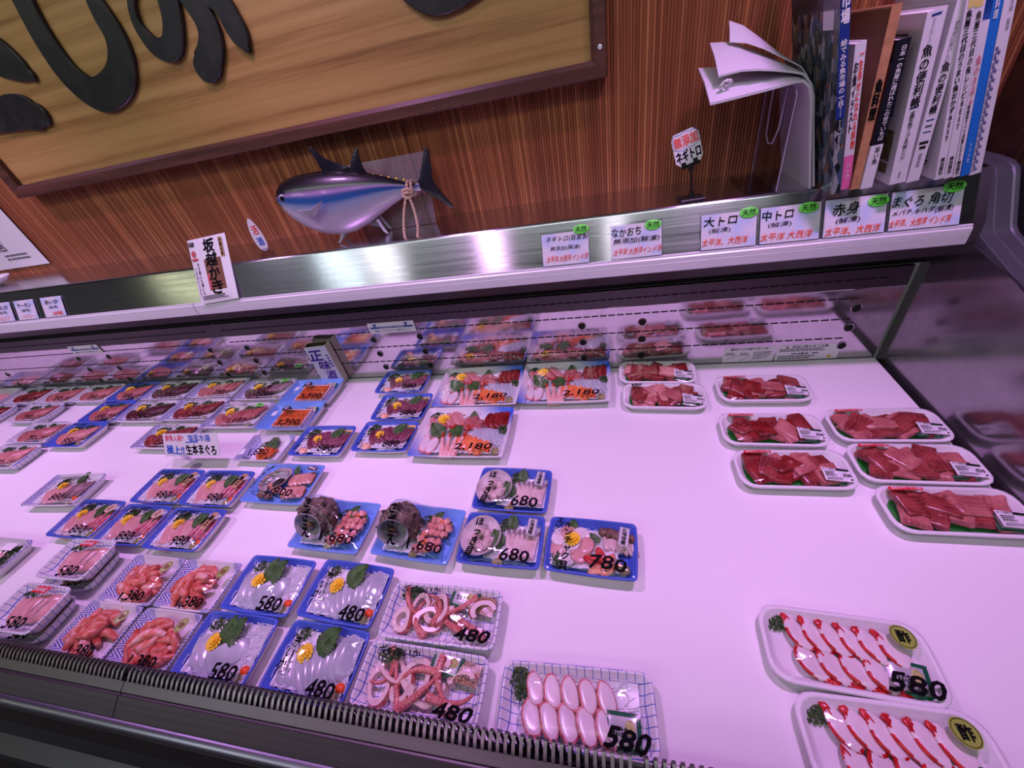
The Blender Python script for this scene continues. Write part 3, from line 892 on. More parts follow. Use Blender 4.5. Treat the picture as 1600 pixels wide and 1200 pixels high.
# ------------------------------------------------------------------ calendar sheet
x0, z0, w, h = -2.46, 0.458, 0.60, 0.62
cal = thing('calendar', 'white shop calendar sheet pinned to the bamboo wall left of the signboard', 'calendar', (x0 + w / 2, 1.048, z0))
mb = MB(); mb.box((0, 0, h / 2), (w, 0.0012, h))
link(mb.mesh('paper', CARD), 'paper', cal)
mb = MB(); f = lambda x, z: (x + x0 * -1 * 0 - 0, -0.0011, z)
put_text(mb, '長島商店', 0.085, 0.075, 0.17, 0.036, f, 0.05)
bars(mb, -0.05, 0.020, 0.13, 0.026, 2, f, 3); bars(mb, 0.13, 0.024, 0.14, 0.024, 2, f, 7)
put_text(mb, '12', 0.130, 0.282, 0.022, 0.026, f, 0.05)
put_text(mb, 'DEC', 0.165, 0.283, 0.03, 0.012, f, 0.0)
RD = MB()
days = [(r, c) for r in range(5) for c in range(7)]
dn = 1
for r in range(5):
    for c in range(7):
        if r == 0 and c < 3: continue
        if dn > 31: break
        tgt = RD if c == 6 else mb
        for bx in (0.085, -0.11):
            put_text(tgt, str(dn), bx + 0.025 * c - 0.0, 0.235 - 0.026 * r, 0.013 if dn > 9 else 0.007, 0.015, f, 0.04)
        dn += 1
for bx in (0.03, 0.2):
    put_text(mb, '10' if bx < 0.1 else '11', bx - 0.1, 0.47, 0.022, 0.026, f, 0.05)
    bars(mb, bx - 0.14, 0.31, 0.16, 0.13, 5, f, 11, 0, 0.6)
link(mb.mesh('calendar_print', GREYINK, smooth=False), 'calendar_print', cal)
link(RD.mesh('red_print', mat('dull_red_print', S(190, 70, 90), 0.5), smooth=False), 'red_print', cal)

# ------------------------------------------------------------------ price cards on the sloped face
TILT = math.atan2(-0.0377, 0.0792)


def face_pt(z):
    return 0.845 + 0.476 * (z - 0.346)


def price_card(xa, xb, lines, label, oval=None, group='handwritten price cards along the sloped steel face', z0=0.3455, hh=0.069, seed=0):
    w = xb - xa; xc = (xa + xb) / 2
    t = thing('price_card', label, 'price card', (xc, face_pt(z0) - 0.0022, z0 + 0.0022), (TILT, 0, 0), group)
    mb = MB(); mb.box((0, 0, hh / 2), (w - 0.004, 0.0006, hh - 0.003)); link(mb.mesh('paper', CARDSHEET), 'paper', t)
    mb = MB(); mb.box((0, 0.0003, hh / 2 + 0.001), (w + 0.001, 0.0022, hh + 0.003)); link(mb.mesh('sleeve', SLEEVE), 'sleeve', t)
    f = lambda x, z: (x, -0.0017, z)
    mbs = {}
    for s, x, z, ww, h_, ink, bold in lines:
        mbs.setdefault(ink.name, (MB(), ink))
        put_text(mbs[ink.name][0], s, x * w, z * hh, ww * w, h_ * hh, f, bold, 0.12, jit=0.05)
    for k, (m, ink) in mbs.items(): link(m.mesh('handwriting', ink, smooth=False), 'handwriting', t)
    if oval:
        ox, oz = oval
        m = MB(); rr = [[(ox * w + 0.0165 * s_ * math.cos(2 * PI * k / 28), y, oz * hh + 0.0098 * s_ * math.sin(2 * PI * k / 28)) for k in range(28)] for s_, y in ((1, -0.0016), (1, -0.0021), (0.97, -0.0023))]
        m.rings(rr)
        ov = link(m.mesh('green_sticker', GREENST), 'green_sticker', t)
        m = MB(); put_text(m, '天然', ox * w, oz * hh, 0.0235, 0.0115, lambda x, z: (x, -0.0026, z), 0.02)
        link(m.mesh('sticker_print', INK, smooth=False), 'sticker_print', ov)
    return t


m_, nt_, p_ = _nt('pale_blue_white_card')
p_.inputs['Roughness'].default_value = 0.4
tc_ = nt_.nodes.new('ShaderNodeTexCoord'); n_ = nt_.nodes.new('ShaderNodeTexNoise'); n_.inputs['Scale'].default_value = 24; n_.inputs['Detail'].default_value = 1
nt_.links.new(tc_.outputs['Object'], n_.inputs[0])
rp_ = nt_.nodes.new('ShaderNodeValToRGB'); rp_.color_ramp.elements[0].position = 0.42; rp_.color_ramp.elements[0].color = (0.80, 0.80, 0.82, 1); rp_.color_ramp.elements[1].position = 0.72; rp_.color_ramp.elements[1].color = S(176, 208, 246)
nt_.links.new(n_.outputs[0], rp_.inputs[0]); nt_.links.new(rp_.outputs[0], p_.inputs['Base Color'])
CARDSHEET = m_

price_card(-0.133, -0.029, [('ネギトロ(自家製', 0.04, 0.80, 0.86, 0.20, INK, 0.01), ('無添加(解凍)', -0.0, 0.52, 0.62, 0.15, INK, 0.01), ('太平洋.大西洋.インド洋', 0.03, 0.22, 0.86, 0.18, ORANGE, 0.012)],
           'price card lettered ネギトロ on the steel face, leftmost with a green oval sticker', (0.34, 1.02))
price_card(0.014, 0.118, [('なかおち', -0.18, 0.78, 0.56, 0.24, INK, 0.012), ('無添加(解凍)', 0.0, 0.52, 0.88, 0.18, INK, 0.012), ('太平洋 大西洋インド洋', 0.02, 0.22, 0.92, 0.18, ORANGE, 0.012)],
           'price card lettered なかおち with green oval sticker, second from left of those six', (0.32, 0.90))
price_card(0.189, 0.292, [('大トロ', -0.14, 0.78, 0.58, 0.26, INK, 0.015), ('(解凍)', -0.15, 0.52, 0.38, 0.15, INK, 0.01), ('太平洋、大西洋', -0.06, 0.22, 0.80, 0.2, ORANGE, 0.012)],
           'price card lettered 大トロ with green oval sticker, on the steel below the black sign stand', (0.34, 0.92))
price_card(0.295, 0.400, [('中トロ', -0.20, 0.76, 0.50, 0.26, INK, 0.015), ('(解凍)', -0.16, 0.50, 0.38, 0.15, INK, 0.01), ('太平洋 大西洋', -0.05, 0.20, 0.84, 0.2, ORANGE, 0.012)],
           'price card lettered 中トロ with green oval sticker, just below the acrylic bookend', (0.28, 0.86))
price_card(0.4025, 0.504, [('赤身', -0.14, 0.72, 0.42, 0.30, INK, 0.02), ('(解凍)', -0.10, 0.42, 0.38, 0.16, INK, 0.012), ('太平洋、大西洋', -0.02, 0.16, 0.86, 0.2, ORANGE, 0.015)],
           'price card lettered 赤身 with green oval sticker, below the thin magazines', (0.34, 0.82))
price_card(0.5065, 0.616, [('まぐろ 角切', -0.06, 0.72, 0.80, 0.27, INK, 0.015), ('メバチ.キハダ(解凍)', -0.04, 0.45, 0.82, 0.16, INK, 0.012), ('太平洋、大西洋 インド洋', -0.06, 0.20, 0.84, 0.18, ORANGE, 0.015)],
           'price card lettered まぐろ角切 with green oval sticker, rightmost on the steel face', (0.34, 0.95))
price_card(-1.712, -1.617, [('赤いか', 0.0, 0.74, 0.62, 0.22, INK, 0.012), ('(解凍)', 0.02, 0.48, 0.4, 0.15, INK, 0.01), ('沖縄', 0.12, 0.18, 0.46, 0.2, RED, 0.012)],
           'small price card lettered 赤いか, nearest the oyster packet at the left end', None, z0=0.3458, hh=0.063)
price_card(-1.834, -1.741, [('サーモン', 0.0, 0.72, 0.66, 0.20, INK, 0.012), ('(養殖)', 0.0, 0.47, 0.42, 0.15, INK, 0.01), ('ノルウェー', 0.02, 0.18, 0.6, 0.16, RED, 0.01)],
           'small price card lettered サーモン at the left end, between two other small cards', None, z0=0.3458, hh=0.063)
price_card(-1.940, -1.850, [('甘えび', 0.0, 0.72, 0.66, 0.20, INK, 0.012), ('(解凍)', 0.0, 0.47, 0.42, 0.15, INK, 0.01), ('ロシア', 0.02, 0.18, 0.5, 0.18, RED, 0.01)],
           'small price card cut off by the left edge of the photo', None, z0=0.3458, hh=0.063)

# ------------------------------------------------------------------ oyster packet and slim charm sign
pk = thing('oyster_packet', 'white plastic packet printed 坂越かき in black brush letters leaning on the steel face', 'packet', (-1.022, 0.8365, 0.3480), (math.atan2(-0.57, 1.0), R(-3), 0))
pk.rotation_mode = 'ZYX'
W_, H_ = 0.128, 0.170
mb = MB()
def pil(u, v, s):
    x = (u - 0.5) * W_; z = v * H_
    b = 0.004 * max(0, (1 - abs(2 * u - 1) ** 6) * (1 - abs(2 * v - 1) ** 8))
    return (x, s * b, z)
mb.grid(lambda u, v: pil(u, v, -1), 12, 14); mb.grid(lambda u, v: pil(u, 1 - v, 1), 12, 14)
link(mb.mesh('pouch', CARD), 'pouch', pk)
f = lambda x, z: (x, -0.0049, z)
mb = MB(); rect(mb, 0.010, 0.072, 0.056, 0.082, lambda x, z: (x, -0.0044, z), 0.0); link(mb.mesh('photo_panel', mat('brown_print', S(120, 76, 56), 0.5), smooth=False), 'photo_panel', pk)
for i, ch in enumerate('坂越かき'):
    mb = MB(); put_text(mb, ch, 0.008, 0.146 - 0.036 * i, 0.036, 0.034, f, 0.05, 0.1)
    link(mb.mesh('brush_letter', INK, smooth=False), 'brush_letter', pk)
mb = MB()
put_text(mb, 'かき飯にも鍋にも', -0.040, 0.065, 0.007, 0.085, f, 0.02, vert=True)
put_text(mb, 'うまみたっぷり', -0.052, 0.058, 0.006, 0.075, f, 0.02, vert=True)
link(mb.mesh('vertical_print', INK, smooth=False), 'vertical_print', pk)
mb = MB()
for k in range(9): rect(mb, -0.0575 + 0.002 * k, 0.156, 0.0009 + 0.0005 * (k % 3), 0.012, f)
link(mb.mesh('barcode', INK, smooth=False), 'barcode', pk)
mb = bars(MB(), -0.049, 0.008, 0.10, 0.012, 3, f, 4); link(mb.mesh('small_print', INK, smooth=False), 'small_print', pk)
mb = MB(); rect(mb, 0.048, 0.137, 0.011, 0.050, f); link(mb.mesh('gold_band', TAN, smooth=False), 'gold_band', pk)
mb = MB(); put_text(mb, '赤穂名産', 0.048, 0.137, 0.008, 0.044, lambda x, z: (x, -0.0052, z), 0.02, vert=True); link(mb.mesh('band_print', INK, smooth=False), 'band_print', pk)
mb = MB(); rect(mb, -0.046, 0.116, 0.020, 0.007, f); disc(mb, -0.047, 0.131, 0.007, 0.0085, f); rect(mb, -0.012, 0.054, 0.010, 0.040, f); link(mb.mesh('red_print', mat('muted_red_print', S(190, 80, 90), 0.5), smooth=False), 'red_print', pk)

ch = thing('mini_sign', 'narrow leaf-shaped white mini sign on a clear base beside the oyster packet', 'sign', (-0.868, 0.915, 0.430), (0, 0, R(28)))
mb = MB(); rr = []
for y in (-0.001, 0.001):
    rr.append([(0.013 * math.cos(a) * (1 - 0.25 * math.sin(a)), y, 0.052 + 0.042 * math.sin(a)) for a in [2 * PI * k / 24 for k in range(24)]])
mb.rings(rr); link(mb.mesh('plate', CARD), 'plate', ch)
mb = MB(); put_text(mb, '活', 0.001, 0.065, 0.014, 0.022, lambda x, z: (x, -0.0014, z), 0.03); link(mb.mesh('sign_print', RED, smooth=False), 'sign_print', ch)
mb = MB(); put_text(mb, '酒', 0, 0.036, 0.014, 0.02, lambda x, z: (x, -0.0014, z), 0.03); link(mb.mesh('sign_print', BLUEINK, smooth=False), 'sign_print', ch)
mb = MB(); mb.box((0, 0, 0.004), (0.03, 0.02, 0.008)); mb.box((0, -0.003, 0.012), (0.016, 0.003, 0.012)); mb.box((0, 0.003, 0.012), (0.016, 0.003, 0.012)); link(mb.mesh('clear_base', ACRYL), 'clear_base', ch)

# white dish at the far left end of the shelf
ds = thing('small_dish', 'small white dish on the shelf, cut off by the left edge of the photo', 'dish', (-2.03, 0.955, 0.430))
mb = MB(); rr = []
for rad, z in ((0.025, 0), (0.028, 0.003), (0.045, 0.012), (0.058, 0.024), (0.056, 0.0255), (0.043, 0.015), (0.02, 0.007)):
    rr.append([(rad * math.cos(2 * PI * k / 32), rad * math.sin(2 * PI * k / 32), z) for k in range(32)])
mb.rings(rr); link(mb.mesh('bowl', mat('white_china', (0.8, 0.8, 0.82, 1), 0.15)), 'bowl', ds)
mb = MB(); mb.ball((0, 0, 0.02), (0.03, 0.03, 0.014)); link(mb.mesh('white_lump', CARD), 'white_lump', ds)

# ------------------------------------------------------------------ tuna model
fish = thing('model_tuna', 'shiny blue and silver model tuna fish standing on the steel shelf', 'model fish', (-0.585, 0.965, 0.430), (0, 0, R(11.2)))
fish.scale = (0.92, 1.0, 1.0)
FO = (0.60, -0.965, -0.430)


def fish_build(nt, u, v):
    # v runs -1 belly to 1 back
    rp = nt.nodes.new('ShaderNodeValToRGB'); e = rp.color_ramp.elements
    e[0].position = 0.0; e[0].color = S(206, 196, 210)
    e[1].position = 1.0; e[1].color = S(16, 15, 20)
    for p_, c in ((0.34, S(196, 190, 208)), (0.52, S(150, 166, 196)), (0.61, S(36, 92, 156)), (0.68, S(48, 80, 140)), (0.735, S(150, 116, 170)), (0.80, S(24, 20, 30))):
        q = e.new(p_); q.color = c
    nt.links.new(mth(nt, 'MULTIPLY_ADD', v, 0.5, 0.5), rp.inputs[0])
    return rp.outputs[0]


FISHM = uvmath('tuna_body_paint', fish_build, 0.32)
FISHM.node_tree.nodes['Principled BSDF'].inputs['Metallic'].default_value = 0.25
FISHM.node_tree.nodes['Principled BSDF'].inputs['Coat Weight'].default_value = 0.25
FIN = mat('tuna_fin_black', S(30, 30, 40), 0.3, bump=0.5, bscale=120)
st = [(-0.806, 0.5495, 0.003), (-0.803, 0.549, 0.012), (-0.795, 0.546, 0.026), (-0.780, 0.541, 0.042), (-0.760, 0.535, 0.0545), (-0.735, 0.529, 0.0640), (-0.705, 0.523, 0.0705), (-0.67, 0.519, 0.0735), (-0.63, 0.518, 0.0700),
      (-0.59, 0.520, 0.0605), (-0.55, 0.522, 0.0475), (-0.51, 0.523, 0.033), (-0.48, 0.522, 0.0215), (-0.455, 0.520, 0.012), (-0.438, 0.519, 0.0085), (-0.424, 0.519, 0.011)]
mb = MB(); nr = 28; rr = []; vv = {}
for x, zc, hh in st:
    rr.append([(x, 0.965 + 0.62 * hh * math.cos(2 * PI * k / nr), zc + hh * math.sin(2 * PI * k / nr)) for k in range(nr)])
mb.rings(rr)
idx = {tuple(round(c, 5) for c in v): (x_, math.sin(2 * PI * (k % nr) / nr)) for i, (x_, zc, hh) in enumerate(st) for k, v in enumerate(rr[i])}
me = mb.mesh('body', FISHM, uvfn=lambda co: idx.get(tuple(round(c, 5) for c in co), (0, 0)))
body = link(me, 'body', fish, FO)


def fin(pts, th, name='fin', m=None, par=None, yoff=0.965, sk=None):
    """blade from an outline in x,z with thickness"""
    mb = MB(); n = len(pts)
    cx = sum(p[0] for p in pts) / n; cz = sum(p[1] for p in pts) / n
    ins = [(cx + (x - cx) * 0.8, cz + (z - cz) * 0.8) for x, z in pts]
    y = lambda x, z: yoff + (sk(x, z) if sk else 0)
    mb.rings([[(x, y(x, z) - th, z) for x, z in ins], [(x, y(x, z), z) for x, z in pts], [(x, y(x, z) + th, z) for x, z in ins]])
    return link(mb.mesh(name, m or FIN, angle=1.2), name, par or fish, FO)


fin([(-0.655, 0.578), (-0.662, 0.612), (-0.668, 0.642), (-0.663, 0.644), (-0.652, 0.630), (-0.640, 0.616), (-0.62, 0.604), (-0.598, 0.594), (-0.58, 0.584), (-0.62, 0.572)], 0.003, 'dorsal_fin')
fin([(-0.592, 0.574), (-0.578, 0.600), (-0.560, 0.618), (-0.549, 0.624), (-0.553, 0.600), (-0.553, 0.580), (-0.548, 0.568)], 0.0025, 'dorsal_fin')
fin([(-0.600, 0.462), (-0.585, 0.452), (-0.57, 0.448), (-0.56, 0.440), (-0.548, 0.437), (-0.555, 0.448), (-0.565, 0.464)], 0.002, 'anal_fin', mat('grey_fin', S(120, 116, 130), 0.25))
fin([(-0.432, 0.522), (-0.418, 0.540), (-0.404, 0.565), (-0.390, 0.590), (-0.381, 0.596), (-0.378, 0.588), (-0.382, 0.560), (-0.388, 0.535), (-0.386, 0.520), (-0.376, 0.500), (-0.362, 0.478), (-0.352, 0.462), (-0.352, 0.456), (-0.360, 0.458), (-0.382, 0.478), (-0.405, 0.498), (-0.425, 0.512)], 0.004, 'tail_fin')
fin([(-0.742, 0.530), (-0.725, 0.528), (-0.70, 0.528), (-0.675, 0.536), (-0.66, 0.541), (-0.672, 0.530), (-0.690, 0.514), (-0.706, 0.504), (-0.716, 0.505), (-0.732, 0.518)], 0.003, 'pectoral_fin', mat('silver_fin', S(176, 172, 186), 0.2, 0.3), yoff=0.909, sk=lambda x, z: -0.10 * max(0, x + 0.735) ** 1.0 * 1.2 + 0.004)
for i in range(5):
    x = -0.535 + 0.0185 * i; z = 0.5625 - 0.0058 * i
    mb = MB(); mb.ball((x, 0.965, z), (0.0035, 0.0015, 0.0024), 8, 5); link(mb.mesh('finlet', YEL), 'finlet', fish, FO)
    mb = MB(); mb.ball((x - 0.01, 0.965, 0.478 + 0.0085 * i), (0.003, 0.0015, 0.002), 8, 5); link(mb.mesh('finlet', YEL), 'finlet', fish, FO)
mb = MB(); mb.ball((-0.7760, 0.9415, 0.5560), (0.0090, 0.004, 0.0090), 16, 9); e_ = link(mb.mesh('eye', mat('eye_white', S(190, 190, 196), 0.1)), 'eye', fish, FO)
mb = MB(); mb.ball((-0.7762, 0.9385, 0.5560), (0.0064, 0.0022, 0.0064), 14, 8); link(mb.mesh('pupil', mat('eye_black', (0.005, 0.005, 0.006, 1), 0.05)), 'pupil', e_)
mb = MB(); mb.tube([(-0.8075, 0.962, 0.5500), (-0.797, 0.9505, 0.5435), (-0.789, 0.9455, 0.540)], 0.0012, 6); link(mb.mesh('mouth_line', DARKM), 'mouth_line', fish, FO)
mb = MB(); gp = []
for k in range(9):
    a = R(55 - 13.5 * k); x = -0.752 + 0.008 * math.cos(a * 1.3) + 0.003; hh = 0.0505
    gp.append((x, 0.965 - 0.62 * hh * math.cos(a) - 0.0005, 0.537 + hh * math.sin(a)))
mb.tube(gp, 0.0010, 6); link(mb.mesh('gill_line', mat('gill_grey', S(120, 110, 126), 0.3)), 'gill_line', fish, FO)
for x, d in ((-0.665, -1), (-0.56, 1)):
    for y in (0.945, 0.985):
        mb = MB()
        mb.tube([(x, 0.965 + (y - 0.965) * 0.7, 0.452 if d < 0 else 0.468), (x + 0.010 * d, y, 0.44), (x + 0.018 * d, y - 0.004, 0.4325)], [0.005, 0.004, 0.0025], 8)
        link(mb.mesh('clear_foot', mat('clear_plastic_foot', S(176, 172, 188), 0.1, spec=0.8)), 'clear_foot', fish, FO)
ROPE = mat('cotton_rope', S(206, 176, 150), 0.8, bump=1.0, bscale=500)
rope = thing('rope_loop', 'loop of twisted cream rope tied round the tail of the model tuna', 'rope', (-0.452, 0.978, 0.515))
mb = MB()
def twist(pts, r, mb):
    # two-ply twisted cord along a smooth path
    P = [Vector(p) for p in pts]; Q = []
    for i in range(len(P) - 1):
        p0, p1, p2, p3 = P[max(i - 1, 0)], P[i], P[i + 1], P[min(i + 2, len(P) - 1)]
        for k in range(10):
            t = k / 10
            Q.append(0.5 * ((2 * p1) + (-p0 + p2) * t + (2 * p0 - 5 * p1 + 4 * p2 - p3) * t * t + (-p0 + 3 * p1 - 3 * p2 + p3) * t ** 3))
    Q.append(P[-1])
    for ph in (0, PI):
        S_ = []; d = 0
        for i, q in enumerate(Q):
            t = (Q[min(i + 1, len(Q) - 1)] - Q[max(i - 1, 0)]).normalized()
            a = t.cross(Vector((0.2, 1, 0.1))).normalized(); b = t.cross(a)
            if i: d += (Q[i] - Q[i - 1]).length
            th = d / 0.0075 * 2 * PI / 2 + ph
            S_.append(q + (a * math.cos(th) + b * math.sin(th)) * r * 0.55)
        mb.tube(S_, r * 0.62, 7)
twist([(0.0, -0.012, 0.0), (-0.012, -0.030, -0.035), (-0.016, -0.055, -0.072), (-0.008, -0.080, -0.098), (0.005, -0.088, -0.108), (0.018, -0.080, -0.096), (0.021, -0.055, -0.070), (0.014, -0.030, -0.035), (0.003, -0.014, 0.0)], 0.0034, mb)
link(mb.mesh('loop', ROPE, angle=2), 'loop', rope)
mb = MB(); twist([(0.002, -0.010, 0.002), (0.002, 0.004, 0.020), (0.004, 0.018, 0.014), (0.004, 0.022, 0.0), (0.002, 0.012, -0.012), (0.0, -0.008, -0.006)], 0.0032, mb)
twist([(0.012, -0.008, 0.002), (0.012, 0.004, 0.020), (0.013, 0.018, 0.014), (0.012, 0.022, 0.0), (0.010, 0.012, -0.012), (0.008, -0.006, -0.006)], 0.0032, mb)
link(mb.mesh('wrap', ROPE, angle=2), 'wrap', rope)
mb = MB(); twist([(-0.008, -0.014, 0.004), (0.0, -0.020, 0.009), (0.010, -0.016, 0.006), (0.014, -0.012, -0.004), (0.006, -0.020, -0.010), (-0.004, -0.020, -0.006), (-0.008, -0.012, 0.002), (0.004, -0.022, 0.002), (0.012, -0.014, -0.002)], 0.0036, mb)
link(mb.mesh('knot', ROPE, angle=2), 'knot', rope)
# translucent plastic file leaning behind the model
fl = thing('plastic_file', 'translucent grey plastic sheet leaning on the wall behind the model tuna', 'plastic sheet', (-0.515, 0.992, 0.4312), (math.atan2(-0.045, 0.15), 0, 0))
mb = MB(); mb.box((0, 0, 0.080), (0.21, 0.0012, 0.160))
m_, nt_, p_ = _nt('milky_plastic'); p_.inputs['Base Color'].default_value = S(128, 122, 130); p_.inputs['Roughness'].default_value = 0.25; p_.inputs['Alpha'].default_value = 0.30
link(mb.mesh('sheet', m_), 'sheet', fl)

# ------------------------------------------------------------------ octagonal price sign on a black stand
sg = thing('sign_stand', 'white eight-sided card lettered ネギトロ held on a black stand on the shelf', 'sign', (0.176, 0.914, 0.430), (0, 0, R(6)))
mb = MB(); mb.rings([[(x * s_, y * s_, z) for x, y in ((-0.024, -0.017), (0.024, -0.017), (0.024, 0.017), (-0.024, 0.017))] for s_, z in ((1, 0), (1, 0.003), (0.9, 0.005))]); mb.tube([(0, 0, 0.004), (0, 0, 0.016)], [0.006, 0.004], 10)
BLK = mat('black_plastic', S(22, 22, 24), 0.4)
link(mb.mesh('base', BLK), 'base', sg)
mb = MB(); mb.tube([(0, 0, 0.010), (-0.002, 0, 0.035), (-0.006, 0, 0.062)], 0.0022, 8); link(mb.mesh('stem', BLK), 'stem', sg)
mb = MB(); MM = Matrix.Translation((-0.007, 0, 0.066)) @ Matrix.Rotation(R(-10), 4, 'X') @ Matrix.Rotation(R(-14), 4, 'Y')
mb.box((0, 0, -0.001), (0.034, 0.006, 0.006), MM); mb.box((0, 0, -0.006), (0.008, 0.007, 0.010), MM)
mb.box((-0.012, -0.002, 0.004), (0.008, 0.002, 0.008), MM); mb.box((0.010, -0.002, 0.004), (0.008, 0.002, 0.008), MM); link(mb.mesh('clip', BLK), 'clip', sg)
ww, hh, c = 0.025, 0.060, 0.010
out = [(-ww + c, 0), (ww - c * 0.6, 0), (ww, c), (ww, hh - c), (ww - c, hh), (-ww + c * 0.5, hh), (-ww, hh - c), (-ww, c)]
mb = MB(); mb.rings([[MM @ Vector((x, y, z)) for x, z in out] for y in (-0.0008, 0.0004)]); link(mb.mesh('card', CARD), 'card', sg)
fm = lambda x, z: tuple(MM @ Vector((x, -0.0012, z)))
mb = MB(); put_text(mb, '無添加', 0, 0.044, 0.043, 0.019, fm, 0.05); link(mb.mesh('red_handwriting', mat('soft_red_ink', S(232, 100, 96), 0.5), smooth=False), 'red_handwriting', sg)
mb = MB(); put_text(mb, 'ネギトロ', 0, 0.019, 0.045, 0.020, fm, 0.05); link(mb.mesh('black_handwriting', INK, smooth=False), 'black_handwriting', sg)
mb = MB(); pts = []
for k in range(40):
    a = 2 * PI * k / 40; r_ = 1 + 0.07 * math.sin(a * 9)
    pts.append(MM @ Vector((0.0235 * r_ * max(-0.98, min(0.98, 1.25 * math.cos(a))), -0.0011, 0.044 + 0.0135 * r_ * max(-1, min(1, 1.2 * math.sin(a))))))
mb.tube(pts, 0.00035, 4, True); link(mb.mesh('blue_outline', BLUEINK), 'blue_outline', sg)

# ------------------------------------------------------------------ acrylic bookends, folded paper bundle and books
def bookend(x, lean, label, flip=1, y0=0.885, y1=1.04, hgt=0.165, foot=0.075):
    t = thing('bookend', label, 'bookend', (x, (y0 + y1) / 2, 0.430))
    d = (y1 - y0) / 2
    mb = MB(); M = Matrix.Rotation(lean, 4, 'Y')
    outl = [(-d, 0), (d, 0), (d, hgt - 0.012), (d - 0.012, hgt), (-d + 0.012, hgt), (-d, hgt - 0.012)]
    mb.rings([[M @ Vector((xx, y, z)) for y, z in outl] for xx in (-0.0015, 0.0015)])
    link(mb.mesh('upright', ACRYL, angle=0.4), 'upright', t)
    # pale tube paints the glint along the tongue-shaped cut
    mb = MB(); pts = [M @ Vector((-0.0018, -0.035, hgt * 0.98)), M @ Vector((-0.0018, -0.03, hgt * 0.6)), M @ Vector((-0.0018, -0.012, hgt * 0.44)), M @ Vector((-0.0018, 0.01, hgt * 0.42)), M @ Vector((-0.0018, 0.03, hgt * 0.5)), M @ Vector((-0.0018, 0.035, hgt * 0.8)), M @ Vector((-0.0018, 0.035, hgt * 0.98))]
    mb.tube(pts, 0.0012, 6); link(mb.mesh('cut_edge', mat('acrylic_glint', S(196, 180, 214), 0.1)), 'cut_edge', t)
    mb = MB(); mb.box((flip * foot / 2, 0, 0.0017), (foot, 2 * d * 0.8, 0.003)); link(mb.mesh('foot', ACRYL), 'foot', t)
    mb = MB(); mb.tube([M @ Vector((-0.0005, -d, 0.003)), M @ Vector((-0.0005, -d, hgt - 0.012)), M @ Vector((-0.0005, -d + 0.012, hgt)), M @ Vector((-0.0005, d - 0.012, hgt)), M @ Vector((-0.0005, d, hgt - 0.012)), M @ Vector((-0.0005, d, 0.003))], 0.0011, 6); link(mb.mesh('painted_edge_glint', MATS['acrylic_glint']), 'painted_edge_glint', t)  # pale rim painted in for light caught along the plate edge
    return t


bookend(0.322, 0.0, 'clear acrylic bookend at the left of the books, under the folded paper', -1, foot=0.05)
bookend(0.637, R(-14.5), 'clear acrylic bookend leaning at the right end of the row of books', -1, 0.90, 1.035, 0.19, 0.02)

fo = thing('paper_bundle', 'bundle of white paper sheets bent over the left bookend and flopping down leftwards', 'papers', (0.370, 0.955, 0.430))
PAPER = mat('grey_white_paper', (0.66, 0.64, 0.70, 1), 0.45)


def sheet(prof, y0, y1, th, skew, name, rise=0.0):
    mb = MB(); n = len(prof)
    def off(i):
        a = prof[max(i - 1, 0)]; b = prof[min(i + 1, n - 1)]
        t = Vector((b[0] - a[0], b[1] - a[1])).normalized(); return (-t.y * th, t.x * th)
    rr = []
    for i, (x, z) in enumerate(prof):
        ox, oz = off(i); t = i / (n - 1); s1, s2 = skew(t)
        q = rise * max(0, t - 0.35) * 1.5; qm = q * 0.6
        rr.append([(x, y0 + s1, z), (x, (y0 + y1) / 2 + (s1 + s2) / 2, z + qm), (x, y1 + s2, z + q), (x + ox, y1 + s2, z + oz + q), (x + ox, (y0 + y1) / 2 + (s1 + s2) / 2, z + oz + qm), (x + ox, y0 + s1, z + oz)])
    mb.rings(rr)
    return link(mb.mesh(name, PAPER, angle=0.6), name, fo)


base = [(0.010, 0.001), (-0.002, 0.05), (-0.014, 0.10), (-0.024, 0.145), (-0.032, 0.164), (-0.044, 0.174)]
sheet(base + [(-0.06, 0.175), (-0.09, 0.172), (-0.12, 0.170), (-0.15, 0.168), (-0.185, 0.166)], -0.07, 0.075, 0.004, lambda t: (-0.01 * t, -0.05 * max(0, t - 0.5)), 'lower_leaf', 0.045)
sheet([(a + 0.0055, b + 0.002) for a, b in base[:5]] + [(-0.040, 0.181), (-0.058, 0.187), (-0.085, 0.194), (-0.11, 0.199), (-0.135, 0.202), (-0.170, 0.200)], -0.07, 0.07, 0.003, lambda t: (0.02 * t, -0.06 * max(0, t - 0.6)), 'upper_leaf', 0.045)
sheet([(a + 0.010, b + 0.003) for a, b in base[:4]] + [(-0.022, 0.172), (-0.034, 0.188), (-0.060, 0.204), (-0.09, 0.222), (-0.115, 0.234), (-0.14, 0.240)], -0.03, 0.065, 0.0012, lambda t: (0.06 * max(0, t - 0.5) * 2, -0.03 * max(0, t - 0.6)), 'top_leaf', 0.03)
mb = MB(); twist([(-0.160, -0.052, 0.176), (-0.168, -0.06, 0.183), (-0.162, -0.064, 0.191), (-0.15, -0.056, 0.189), (-0.156, -0.046, 0.181)], 0.0022, mb)
link(mb.mesh('string_tie', WHITE, angle=2), 'string_tie', fo)
PAGES = mat('book_pages', (0.72, 0.70, 0.68, 1), 0.7)


